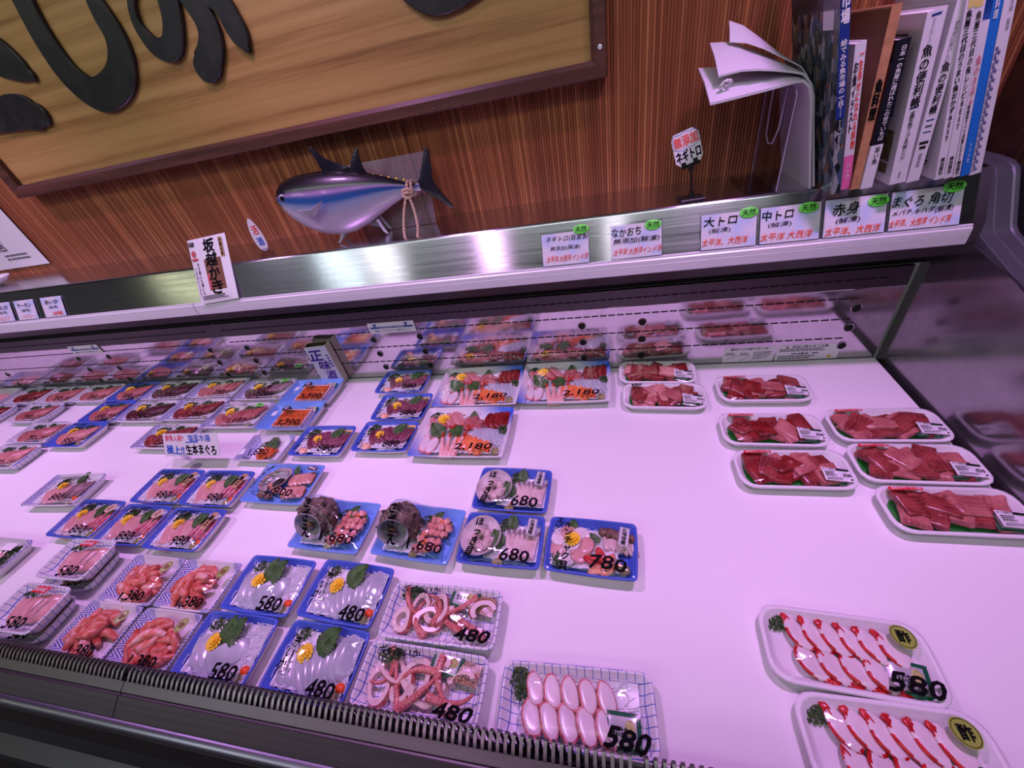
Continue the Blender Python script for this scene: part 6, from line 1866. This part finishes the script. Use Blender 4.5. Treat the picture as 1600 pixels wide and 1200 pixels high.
pk_cut(0.350, 0.795, 'foam tray of tuna chunks with red sticker, hindmost, alone below the notice stickers', -1, 1)
pk_cut(0.330, 0.661, 'foam tray of tuna chunks labelled 650, middle of the left column of three', -2, 2)
pk_cut(0.335, 0.557, 'foam tray of tuna chunks labelled 650, nearest in the left column of three', 0, 3)
pk_cut(0.537, 0.672, 'foam tray of tuna chunks touching the mirror end wall, hindmost of the right column', 0, 4, (TUNA, TUNAP, TUNA))
pk_cut(0.537, 0.574, 'foam tray of tuna chunks, middle of the right column at the mirror wall', -1, 5, (TUNA, TUNAP, TUNA))
pk_cut(0.540, 0.476, 'foam tray of tuna chunks nearest in the right column, cut by the right edge', 0, 6, (TUNA, TUNA, TUNAP))
pk_cut(0.124, 0.872, 'foam tray of tuna scraps marked トロ入り, against the back panel', -3, 7, (TUNA, TUNAR, TORO), promo=False, word='トロ入り', w=0.190)
p = pk_cut(0.130, 0.777, 'foam tray of tuna scraps with small dark oval sticker, in front of the トロ入り one', -3, 8, (TUNA, TORO, TUNAP), promo=False, w=0.192)
p.sticker('oval', -0.062, 0.030, 0.013, 0.0065, mat('dark_green_sticker', S(36, 44, 36), 0.4), 0, 'oval_sticker', 'とろ', WHITE, 0.014, 0.007)


# ---- vinegared octopus and raw octopus
def pk_octopus(x, y, label, rot, n0, n1, seed, extra=True):
    p = Pack('octopus_slice_pack', label, 'octopus pack', x, y, 0.198, 0.099, 0.018, rot, ST_FOAM, 'red-edged octopus slices on foam trays', dome=0.010)
    for i in range(n0):
        p.put(slab(0.050, 0.031, 0.006, 2.0, 0.15, mats=(OCTW, OCTR), edge='rimlow', bumpy=0.06, seed=i + seed, curl=0.12), 'octopus_slice', -0.052 + 0.0215 * i, 0.0155 - 0.0012 * i, 0.0090 + 0.0006 * i, 0, 16, 30)
        p.put(slab(0.014, 0.010, 0.005, 2.2, mats=(OCTR,), bumpy=0.15, seed=i + seed), 'octopus_skin', -0.062 + 0.0215 * i, 0.0355 - 0.0012 * i, 0.009, 0, 0, 35)
    for i in range(n1):
        p.put(slab(0.049, 0.034, 0.006, 2.0, 0.1, mats=(OCTW, OCTR), edge='rimlow', bumpy=0.05, seed=i + seed + 2, curl=0.12), 'octopus_slice', -0.046 + 0.0255 * i, -0.0205 - 0.0006 * i, 0.0100 + 0.0006 * i, 0, 16, 38)
        p.put(slab(0.016, 0.010, 0.005, 2.2, mats=(OCTR,), bumpy=0.15, seed=i + seed + 1), 'octopus_skin', -0.026 + 0.0255 * i, -0.0375 - 0.0004 * i, 0.009, 0, 0, 70)
    parsley(p, -0.073, 0.028, 0.0055, 10, 0, 0.95)
    if extra: sachet(p, 0.060, -0.020, 0.014, -6, 0.046, 0.040)
    p.film()
    p.sticker('oval', 0.070, 0.026, 0.0150, 0.0150, GOLD, 0, 'gold_sticker', '酢', INK, 0.0145, 0.0150, line=True)
    p.price('580', 0.062, -0.030, 0.058, 0.020, 0.07, 0.0)
    return p


pk_octopus(0.299, 0.249, 'foam tray of red-edged octopus slices with gold round sticker, the whole one in view', -3, 6, 4, 1)
pk_octopus(0.313, 0.1485, 'foam tray of red-edged octopus slices with gold round sticker, cut by the bottom edge', 0, 6, 5, 4)
p = Pack('raw_octopus_pack', 'blue-gridded tray of pale raw octopus slices in the front row behind the grille', 'octopus pack', -0.057, 0.1435, 0.206, 0.092, 0.024, 2, ST_GRID, None, dome=0.012)
o = p.put(SHREDS[2], 'radish_shreds', 0.006, 0.004, 0.0035, 0, 0, 0, (1.3, 1.05, 1)); o['kind'] = 'stuff'
for i in range(5):
    p.put(slab(0.044, 0.027, 0.007, 2.1, 0.1, mats=(OCTW, OCTP), edge='rim', bumpy=0.05, seed=i), 'octopus_slice', -0.058 + 0.0245 * i, 0.016 - 0.001 * i, 0.012 + 0.0008 * i, 0, 18, 14)
for i in range(5):
    p.put(slab(0.046, 0.028, 0.007, 2.1, 0.1, mats=(OCTW, OCTP), edge='rim', bumpy=0.06, seed=i + 2), 'octopus_slice', -0.060 + 0.0245 * i, -0.017 - 0.001 * i, 0.015 + 0.0008 * i, 0, 18, 18)
parsley(p, -0.080, 0.026, 0.014, 80, 0, 1.1); parsley(p, -0.076, 0.010, 0.014, 60, 1, 0.9)
sachet(p, 0.060, -0.020, 0.021, -2, 0.046, 0.040); p.film(); p.price('580', 0.066, -0.030, 0.052, 0.020, 0.08, -0.05)


# ---- boiled squid
def ring_mesh(seed, R0=0.016, wd=0.011, th=0.0075, arc=360):
    key = ('ring', seed, R0, arc)
    if key in FOOD: return FOOD[key]
    rnd = random.Random(seed); mb = MB(); n = 30 if arc == 360 else 22; rr = []
    ex = rnd.uniform(0.55, 0.9); ph = rnd.uniform(0, 6)
    for i in range(n + (0 if arc == 360 else 1)):
        a = R(arc) * i / n
        w = 1 + 0.10 * math.sin(2 * a + ph) + 0.06 * math.sin(3 * a)
        c, s_ = math.cos(a) * w, math.sin(a) * w * ex
        rr.append([(c * (R0 + dx), s_ * (R0 + dx), dz) for dx, dz in ((th / 2, -wd / 2), (th * 0.7, 0), (th / 2, wd / 2), (-th / 2, wd / 2), (-th * 0.6, 0), (-th / 2, -wd / 2))])
    if arc == 360: rr.append(rr[0])
    mb.rings(rr, 0, arc != 360, arc != 360)
    for i, f in enumerate(mb.f):
        q = i % 6
        if len(f) == 4 and q in (0, 1): mb.mi[i] = 1
    FOOD[key] = mb.mesh('squid_ring', [SQWH, SQRED], angle=0.8)
    return FOOD[key]


def tentacle(seed):
    key = ('tent', seed)
    if key in FOOD: return FOOD[key]
    rnd = random.Random(seed); mb = MB(); pts = []; r = []
    a = rnd.uniform(0, 6.28); x = y = 0; cu = rnd.uniform(-40, 40)
    for i in range(14):
        t = i / 13
        pts.append((x, y, 0.003 + 0.003 * math.sin(t * 5 + seed))); r.append(0.0062 * (1 - 0.72 * t))
        x += 0.0048 * math.cos(a); y += 0.0048 * math.sin(a); a += cu * 0.0048 * (0.5 + 1.5 * t)
    mx = sum(p_[0] for p_ in pts) / 14; my = sum(p_[1] for p_ in pts) / 14
    pts = [(p_[0] - mx, p_[1] - my, p_[2]) for p_ in pts]
    mb.tube(pts, r, 8)
    for i in range(1, 12):
        for s_ in (-1, 1):
            p0 = pts[i]; p1 = pts[i + 1]; t = Vector(p1) - Vector(p0); nrm = Vector((-t.y, t.x, 0)).normalized()
            mb.ball(tuple(Vector(p0) + nrm * s_ * r[i] * 0.5 + Vector((0, 0, r[i] * 0.75))), 0.0011 * (1 - i / 18), 6, 4, 1)
    FOOD[key] = mb.mesh('squid_tentacle', [SQRED, SQWH], angle=1.2)
    return FOOD[key]


def pk_boiled(x, y, label, rot, seed):
    p = Pack('boiled_squid_pack', label, 'squid pack', x, y, 0.198, 0.088, 0.026, rot, ST_GRID, 'boiled squid packs in gridded trays', dome=0.010, cs=1.12)
    rnd = random.Random(seed)
    for i in range(8):
        p.put(ring_mesh(seed * 10 + i, rnd.choice((0.014, 0.017, 0.019)), arc=360 if i < 4 else 190), 'squid_ring', -0.056 + 0.0165 * i + rnd.uniform(-0.006, 0.006), (0.009 if i % 2 else -0.010) + rnd.uniform(-0.003, 0.003), 0.013 + 0.0010 * i, rnd.uniform(-18, 18), rnd.uniform(-18, 18), rnd.uniform(0, 180))
    for i in range(6):
        p.put(tentacle(seed * 3 + i), 'squid_tentacle', -0.052 + 0.019 * i + rnd.uniform(-0.006, 0.006), (-0.009 if i % 2 else 0.008) + rnd.uniform(-0.004, 0.004), 0.016 + 0.0008 * i, 0, 0, rnd.uniform(-40, 40))
    parsley(p, -0.056, 0.026, 0.018, 10, 0, 1.0)
    sachet(p, 0.030, 0.026, 0.020, -8, 0.046, 0.028)
    mb = MB(); mb.grid(lambda u, v: ((u - 0.5) * 0.040, (v - 0.5) * 0.026, 0.0015 * math.sin(PI * u) * math.sin(PI * v)), 6, 5)
    p.put(mb.mesh('sesame_sachet', mat('sesame_sachet', S(196, 160, 116), 0.25, var=S(60, 46, 40), vscale=420)), 'sesame_sachet', 0.058, 0.019, 0.021, 0, 0, -6)
    p.film()
    p.write('ボイルいか', -0.044, 0.031, 0.072, 0.013, bold=0.05, shear=0.2)
    p.price('480', 0.064, -0.029, 0.054, 0.016, 0.09)
    return p


pk_boiled(-0.281, 0.238, 'blue-gridded tray of boiled squid rings marked ボイルいか, the back one', 0, 2)
pk_boiled(-0.285, 0.1435, 'blue-gridded tray of boiled squid tentacles marked ボイルいか, in front by the grille', -1, 5)


# ---- turban shells
def turban_mesh():
    """heavy spiral shell: mouth towards -y at the origin, apex away along +y"""
    mb = MB(); n = 48; rings = []
    prof = [(0.0, 0.0265), (0.004, 0.0300), (0.011, 0.0340), (0.020, 0.0360), (0.030, 0.0350), (0.038, 0.0312), (0.045, 0.0262), (0.051, 0.0232), (0.057, 0.0186), (0.062, 0.0140), (0.067, 0.0106), (0.072, 0.0060), (0.076, 0.0020)]
    for t, r in prof:
        ring = []
        for k in range(n):
            a = 2 * PI * k / n
            sp = a / (2 * PI)
            rr_ = r * (1 + 0.09 * math.sin(2 * PI * (t / 0.020 - sp)) * min(1, t / 0.01) + 0.11 * noise.noise(Vector((math.cos(a) * 3, math.sin(a) * 3, t * 130))) * min(1, t / 0.006))
            off = 0.006 * math.sin(PI * min(1, t / 0.08))
            ring.append((rr_ * math.cos(a) * 0.98 + off, t, rr_ * math.sin(a) + off * 0.5))
        rings.append(ring)
    mb.rings(rings[::-1], 0, True, False)
    def lp(r, y, ox=0.0, oz=0.0): return [(r * math.cos(2 * PI * k / n) * 0.98 + ox, y + 0.0012 * math.sin(6 * PI * k / n), r * math.sin(2 * PI * k / n) + oz) for k in range(n)]
    mb.rings([lp(0.0265, 0.0), lp(0.0285, -0.0020), lp(0.0285, -0.0040), lp(0.0255, -0.0020, -0.0005, -0.0005), lp(0.0215, 0.004, -0.002, -0.002), lp(0.0150, 0.012, -0.004, -0.003), lp(0.006, 0.018, -0.005, -0.004)][::1], [1, 1, 1, 1, 1, 1], False, True)
    mb.ball((-0.005, 0.009, -0.007), (0.0085, 0.006, 0.0075), 14, 8, 2)
    mb.ball((0.004, 0.003, -0.007), (0.006, 0.005, 0.005), 10, 6, 3)
    rnd = random.Random(5)
    for t, r, a, L in ((0.022, 0.0355, 60, 0.013), (0.022, 0.036, 105, 0.016), (0.018, 0.0345, 150, 0.012), (0.040, 0.030, 85, 0.010), (0.038, 0.031, 20, 0.010), (0.024, 0.0355, 15, 0.012), (0.042, 0.029, 140, 0.009), (0.055, 0.020, 70, 0.007), (0.010, 0.0335, 195, 0.010), (0.012, 0.034, -20, 0.009)):
        d = Vector((math.cos(R(a)), 0, math.sin(R(a)))); p0 = d * (r - 0.004) + Vector((0.005, t, 0.002))
        mb.tube([p0, p0 + d * L * 0.5 + Vector((0, -0.001, 0)), p0 + d * L + Vector((0, -0.005, 0.001))], [0.0072, 0.0046, 0.0014], 9)
    return mb.mesh('turban_shell', [SHELLB, NACRE, mat('shell_meat', S(196, 124, 96), 0.3, var=S(60, 50, 56), vscale=90), mat('shell_operculum', S(96, 84, 92), 0.3)], angle=0.9)


TURB = turban_mesh()


def pk_turban(x, y, label, rot, spin, meat, fan):
    p = Pack('turban_shell_pack', label, 'shellfish pack', x, y, 0.164, 0.114, 0.024, rot, ST_LBLUE, 'turban shell packs in pale blue trays', dome=0.012, bumps=((-0.034, 0.012, 0.046, 0.058),), cs=1.0)
    shreds(p, -0.02, -0.012, 0.0035, 0, 0, 0.9)
    p.put(TURB, 'turban_shell', -0.036, -0.022, 0.050, -22, spin, 2, 1.10)
    k = 0
    for j in range(5):
        for i in range(4):
            xx = 0.020 + 0.0135 * i - 0.003 * j; yy = 0.030 - 0.0150 * j
            if abs(xx) > 0.060: continue
            p.put(lump_mesh_c(CHUNKP, 0.0088, k % 3), 'turban_meat', xx + p.rnd.uniform(-0.002, 0.002), yy, 0.014 + 0.002 * (k % 2), p.rnd.uniform(-30, 30), p.rnd.uniform(-30, 30), p.rnd.uniform(0, 360))
            if k % 3 == 1: p.put(slab(0.014, 0.006, 0.003, 2.2, mats=(DARKM,), bumpy=0.2, curl=0.5), 'dark_frill', xx + 0.004, yy - 0.006, 0.020, 0, 20, p.rnd.uniform(0, 360))
            if k % 5 == 2: p.put(slab(0.013, 0.007, 0.004, 2.2, mats=(SALMON,), bumpy=0.2, curl=0.5), 'orange_flesh', xx - 0.004, yy - 0.004, 0.021, 0, 20, p.rnd.uniform(0, 360))
            k += 1
    shiso(p, 0.018, 0.020, 0.014, -40, 20, 0.75); parsley(p, 0.004, 0.030, 0.014, 20, 0, 0.9); shiso(p, 0.052, 0.006, 0.010, -10, 10, 0.6)
    p.put(WAS, 'wasabi', 0.002, -0.042, 0.008, sc=1.15); p.put(CAR, 'carrot_slice', 0.010, -0.032, 0.010, sc=0.8)
    p.film()
    p.write('さざえ', -0.032, -0.012, 0.018, 0.056, bold=0.07, shear=0.15, vert=True)
    p.price('1,680', 0.032, -0.036, 0.066, 0.019, 0.03)
    return p


LC = {}


def lump_mesh_c(m, r, seed, **k):
    key = (m.name, r, seed)
    if key not in LC: LC[key] = lump_mesh(m, r, seed, 0.75, 12, 0.35, **k)
    return LC[key]


pk_turban(-0.568, 0.386, 'pale blue tray with spiny turban shell marked 1680, left of the two', -2, 0, None, None)
pk_turban(-0.374, 0.382, 'pale blue tray with spiny turban shell, right of the two, beside a blue clam tray', -4, 25, None, None)

# ---- abalone
p = Pack('abalone_pack', 'pale blue tray with shiny abalone shell and brown-edged slices marked 1800', 'shellfish pack', -0.769, 0.486, 0.170, 0.112, 0.025, -1, ST_LBLUE, None, dome=0.013, bumps=((-0.03, 0.0, 0.04, 0.012),))
mb = MB(); rr = []
for f, z in ((0.30, 0.002), (0.7, 0.006), (0.95, 0.014), (1.0, 0.018), (0.97, 0.019), (0.86, 0.0145), (0.55, 0.008), (0.1, 0.006)):
    rr.append([(0.040 * f * math.cos(a) * (1 + 0.10 * math.cos(a)), 0.031 * f * math.sin(a), z + 0.0012 * math.sin(7 * a) * (f > 0.8)) for a in [2 * PI * k / 40 for k in range(40)]])
mb.rings(rr, [2, 2, 2, 1, 1, 0, 0], True, True)
p.put(mb.mesh('abalone_shell', [NACRE, mat('shell_rim', S(196, 170, 160), 0.3), BROWNF], angle=1.0), 'abalone_shell', -0.030, 0.006, 0.009, 0, 0, 40)
p.put(slab(0.030, 0.017, 0.010, 2.2, mats=(DARKM,), bumpy=0.12, arch=0.003), 'dark_liver', -0.012, -0.002, 0.017, 0, 0, -30)
row(p, (ABAL, ABALE), 4, -0.034, -0.010, 0.010, -0.003, 0.016, 40, 20, 0.030, 0.014, 0.005, 'left', name='abalone_slice')
p.put(lump_mesh(BROWNF, 0.013, 4, 0.6), 'brown_frill', -0.044, -0.030, 0.010); p.put(lump_mesh(BROWNF, 0.010, 8, 0.6), 'brown_frill', -0.024, -0.034, 0.010)
row(p, (ABAL, ABALE), 5, 0.014, 0.014, 0.0115, 0.002, 0.012, 4, 26, 0.034, 0.020, 0.006, 'right', name='abalone_slice')
row(p, (ABAL, ABALE), 5, 0.016, -0.022, 0.0105, 0.001, 0.012, 8, 26, 0.034, 0.020, 0.006, 'right', name='abalone_slice')
shiso(p, 0.012, 0.028, 0.014, -10, 30, 0.55)
p.film()
p.write('あわび', -0.056, 0.006, 0.018, 0.066, bold=0.06, shear=0.45, vert=True); p.price('1,800', 0.022, -0.036, 0.066, 0.019, 0.05)
p.sticker('oval', 0.062, 0.040, 0.014, 0.0075, mat('dark_red_sticker', S(70, 30, 34), 0.4), -0.15, 'oval_sticker', '国産品', WHITE, 0.020, 0.007)


# ---- surf clams and scallops from the north
def north_seal(p, x, y, rot=0.0):
    p.sticker('rect', x, y, 0.0085, 0.0185, CARD, rot, 'origin_sticker', '北海道産', INK, 0.0095, 0.031, True)
    mb = MB(); f = p.on(0.0021)
    c, s_ = math.cos(rot), math.sin(rot)
    for ex, ey, w, h in ((-0.0073, 0, 0.0006, 0.0345), (0.0073, 0, 0.0006, 0.0345), (0, -0.0172, 0.0152, 0.0006), (0, 0.0172, 0.0152, 0.0006)):
        rect(mb, x + ex * c - ey * s_, y + ex * s_ + ey * c, w, h, f, rot)
    link(mb.mesh('sticker_border', INK, smooth=False), 'sticker_border', p.t)


mb = MB(); rr = []
for f, z in ((0.15, 0.001), (0.6, 0.003), (0.92, 0.012), (1.0, 0.018), (0.985, 0.0195), (0.93, 0.017), (0.75, 0.009), (0.4, 0.005), (0.08, 0.0042)):
    rr.append([(0.0335 * f * math.cos(a), 0.036 * f * math.sin(a) * (1 - 0.10 * math.cos(a)), z) for a in [2 * PI * k / 36 for k in range(36)]])
mb.rings(rr, [1, 1, 1, 0, 0, 0, 0, 0], True, True)
CLAMSHELL = mb.mesh('clam_shell', [CLAMSH, mat('clam_shell_outside', S(92, 74, 66), 0.5)], angle=1.0)


def clip_ring(p, x, y):
    mb = MB(); mb.tube([(x + 0.0065 * math.cos(2 * PI * k / 20), y + 0.0055 * math.sin(2 * PI * k / 20), p.fz(x, y) + 0.0015) for k in range(20)], 0.0011, 6, True)
    link(mb.mesh('film_twist', SLEEVE), 'film_twist', p.t)


def pk_clam(x, y, label, rot):
    p = Pack('surf_clam_pack', label, 'shellfish pack', x, y, 0.154, 0.103, 0.026, rot, ST_BLUE, 'surf clam packs in dark blue trays', dome=0.010, cs=1.16)
    shreds(p, 0.02, 0, 0.0035, 0, 0, 0.9)
    p.put(CLAMSHELL, 'clam_shell', -0.034, 0.002, 0.008, 0, 0, -12)
    for i in range(8):
        p.put(lump_mesh_c(CLAMW, 0.0092, i % 3), 'clam_meat', -0.034 + 0.013 * math.cos(i * 2.4), -0.002 + 0.012 * math.sin(i * 2.4), 0.014 + 0.0012 * i, 0, 0, i * 50)
    for i in range(7):
        p.put(slab(0.052, 0.013, 0.006, 2.0, 0.55, mats=(CLAMW, CLAMT), edge='tip', bumpy=0.06, seed=i, curl=0.3), 'clam_strip', 0.010 + 0.0070 * i, -0.003 + 0.001 * (i % 2), 0.015, 4, 10, 14 - 4 * i)
    parsley(p, 0.000, 0.031, 0.014, 60, 0, 0.85); shiso(p, 0.010, 0.022, 0.012, -10, 24, 0.6); shiso(p, 0.000, -0.012, 0.016, 30, 14, 0.7)
    p.put(WAS, 'wasabi', -0.002, -0.035, 0.008, sc=1.1); p.put(CAR, 'carrot_slice', 0.000, -0.024, 0.010, sc=0.7)
    p.film()
    p.write('ほっき貝', -0.052, -0.002, 0.016, 0.078, bold=0.06, shear=0.12, vert=True); p.price('680', 0.032, -0.034, 0.052, 0.020, 0.05, -0.02)
    north_seal(p, 0.055, 0.024, -0.05); clip_ring(p, 0.000, 0.038)
    return p


pk_clam(-0.200, 0.488, 'blue tray of surf clam in its shell marked 680, the one behind', -2)
pk_clam(-0.203, 0.376, 'blue tray of surf clam in its shell marked 680, nearer one, left of the scallops', -1)
p = Pack('scallop_pack', 'blue tray of scallops under a yellow flower with red clams, marked 780', 'shellfish pack', -0.039, 0.372, 0.155, 0.103, 0.026, -3, ST_BLUE, None, dome=0.010, cs=1.17)
shreds(p, -0.01, 0, 0.0035, 0, 0, 0.95)
for i in range(7):
    a = 2 * PI * i / 7
    p.put(slab(0.030, 0.030, 0.007, 2.0, mats=(OCTW if i % 2 else TAI,), seed=i), 'scallop_slice', -0.030 + 0.021 * math.cos(a), 0.004 + 0.019 * math.sin(a), 0.013, 10 * math.sin(a), -10 * math.cos(a), R(0) + i * 40)
p.put(slab(0.028, 0.028, 0.007, 2.0, mats=(OCTW,)), 'scallop_slice', -0.030, 0.004, 0.018)
flower(p, -0.028, 0.008, 0.0265, 1.15)
parsley(p, -0.048, -0.021, 0.012, 80, 0, 1.0); shiso(p, -0.030, 0.024, 0.012, 0, 30, 0.5); shiso(p, 0.010, 0.004, 0.010, 30, 14, 0.55); shiso(p, -0.026, -0.012, 0.012, 170, 4, 0.45)
AKAR = mat('red_clam', S(176, 34, 40), 0.25, var=S(214, 84, 80), vscale=60); AKAO = mat('orange_clam', S(222, 128, 96), 0.25, var=S(240, 172, 140), vscale=60)
for i, (dx, dy, an, m_) in enumerate(((-0.004, -0.016, 70, AKAR), (0.008, -0.006, 20, AKAR), (0.022, -0.014, -25, AKAO), (0.004, -0.030, 110, AKAO), (0.020, -0.028, -60, AKAO))):
    p.put(slab(0.028, 0.017, 0.008, 2.0, 0.35, mats=(m_,), arch=0.003, seed=i), 'red_clam_slice', 0.006 + dx, -0.004 + dy, 0.014, 0, 0, an)
for i in range(6):
    p.put(slab(0.040, 0.011, 0.006, 2.2, 0.2, mats=(CLAMW, BROWNF), edge='tip', bumpy=0.12, seed=i, curl=0.3), 'clam_frill', 0.020 + 0.0075 * i, 0.018 - 0.001 * i, 0.013, 0, 16, 6 + 4 * i)
    p.put(lump_mesh_c(BROWNF, 0.0085, i % 3, freq=300), 'brown_frill', 0.018 + 0.008 * i, 0.028 - 0.0015 * i, 0.014, 0, 0, i * 70)
p.put(WAS, 'wasabi', 0.048, -0.027, 0.011, sc=1.1); p.put(CAR, 'carrot_slice', 0.042, -0.020, 0.011, sc=0.8)
p.film()
p.write('エゾ', -0.060, 0.034, 0.014, 0.026, bold=0.06, shear=0.1, vert=True); p.write('キンチャク貝', -0.044, -0.002, 0.014, 0.088, bold=0.06, shear=0.1, vert=True)
p.price('780', 0.030, -0.032, 0.060, 0.021, 0.05, -0.04); north_seal(p, 0.056, 0.020, -0.10); clip_ring(p, 0.012, 0.038)


# ---- sea urchin
def uni_lobe(seed):
    key = ('uni', seed)
    if key in FOOD: return FOOD[key]
    mb = MB(); mb.ball((0, 0, 0), (0.0052, 0.0125, 0.0040), 10, 10)
    mb.v = [tuple(Vector(v) * (1 + 0.16 * noise.noise(Vector(v) * 420 + Vector((seed, 1, 2)))) + Vector((0.002 * math.sin(v[1] * 160), 0, 0))) for v in mb.v]
    FOOD[key] = mb.mesh('urchin_lobe', UNI, angle=1.6)
    return FOOD[key]


def pk_uni(x, y, label, rot):
    p = Pack('urchin_pack', label, 'shellfish pack', x, y, 0.174, 0.110, 0.030, rot, ST_LBLUE, 'boxed sea urchin packs in pale blue trays', dome=0.010)
    mb = MB(); bx, by, bh = 0.050, 0.034, 0.018
    mb.rings([[(sx * a, sy * b, z) for sx, sy in ((1, 1), (-1, 1), (-1, -1), (1, -1))] for a, b, z in ((bx, by, 0), (bx, by, bh), (bx - 0.0045, by - 0.004, bh), (bx - 0.0045, by - 0.004, 0.004))])
    p.put(mb.mesh('urchin_box', mat('pale_pink_box', S(236, 190, 176), 0.4), angle=0.4), 'urchin_box', 0.006, -0.004, 0.006, 3, 0, -1)
    for j in range(3):
        for i in range(9):
            p.put(uni_lobe((i + j) % 5), 'urchin_lobe', -0.034 + 0.0098 * i, 0.016 - 0.021 * j, 0.0225 + p.rnd.uniform(0, 0.001), p.rnd.uniform(-6, 6), 10, 14 + p.rnd.uniform(-8, 8))
    parsley(p, -0.050, 0.040, 0.014, 10, 0, 0.9); sachet(p, 0.040, 0.041, 0.014, 0, 0.044, 0.022, 12)
    mb = MB(); mb.box((0, 0, 0), (0.09, 0.012, 0.004)); p.put(mb.mesh('dark_leaf', SHISO), 'dark_leaf', 0.02, -0.041, 0.010)
    p.film()
    o = p.sticker('oval', -0.016, 0.016, 0.0125, 0.0105, INK, 0, 'round_label'); mb = MB(); disc(mb, -0.016, 0.016, 0.0082, 0.0068, p.on(0.0020)); o2 = link(mb.mesh('label_center', mat('label_mauve', S(150, 130, 150), 0.5), smooth=False), 'label_center', o)
    mb = MB(); put_text(mb, 'うに', -0.016, 0.016, 0.010, 0.006, p.on(0.0026), 0.03); link(mb.mesh('label_print', WHITE, smooth=False), 'label_print', o)
    p.write('生', 0.000, 0.014, 0.008, 0.011, bold=0.04); p.sticker('rect', -0.045, -0.004, 0.008, 0.009, CARD, 0, 'small_label')
    p.price('3,300', 0.024, -0.038, 0.072, 0.018, 0.06)
    return p


pk_uni(-0.905, 0.832, 'pale blue tray with a box of orange sea urchin marked 3300, by the carton', 0)
pk_uni(-0.907, 0.719, 'pale blue tray with a box of orange sea urchin marked 3300, nearer of the two', 0)
p = Pack('urchin_pack', 'small white hatched tray with orange sea urchin heap on shiso leaf marked 1680', 'shellfish pack', -0.907, 0.598, 0.138, 0.090, 0.026, 0, ST_WAVES, None, dome=0.014, bumps=((0.0, 0.0, 0.03, 0.008),))
shiso(p, 0.004, 0.002, 0.006, 0, 14, 1.0); parsley(p, -0.024, 0.018, 0.008, 40, 0, 1.0)
for i in range(18):
    a = i * 2.4; r_ = 0.0042 * math.sqrt(i)
    p.put(uni_lobe(i % 5), 'urchin_lobe', 0.004 + r_ * math.cos(a) * 1.3, -0.012 + r_ * math.sin(a), 0.020 - 0.0005 * i, p.rnd.uniform(-20, 20), p.rnd.uniform(-20, 20), p.rnd.uniform(0, 180))
p.film(); p.price('1,680', 0.010, -0.030, 0.056, 0.017, 0.05); p.sticker('rect', -0.046, -0.026, 0.010, 0.008, CARD, 0, 'small_label')
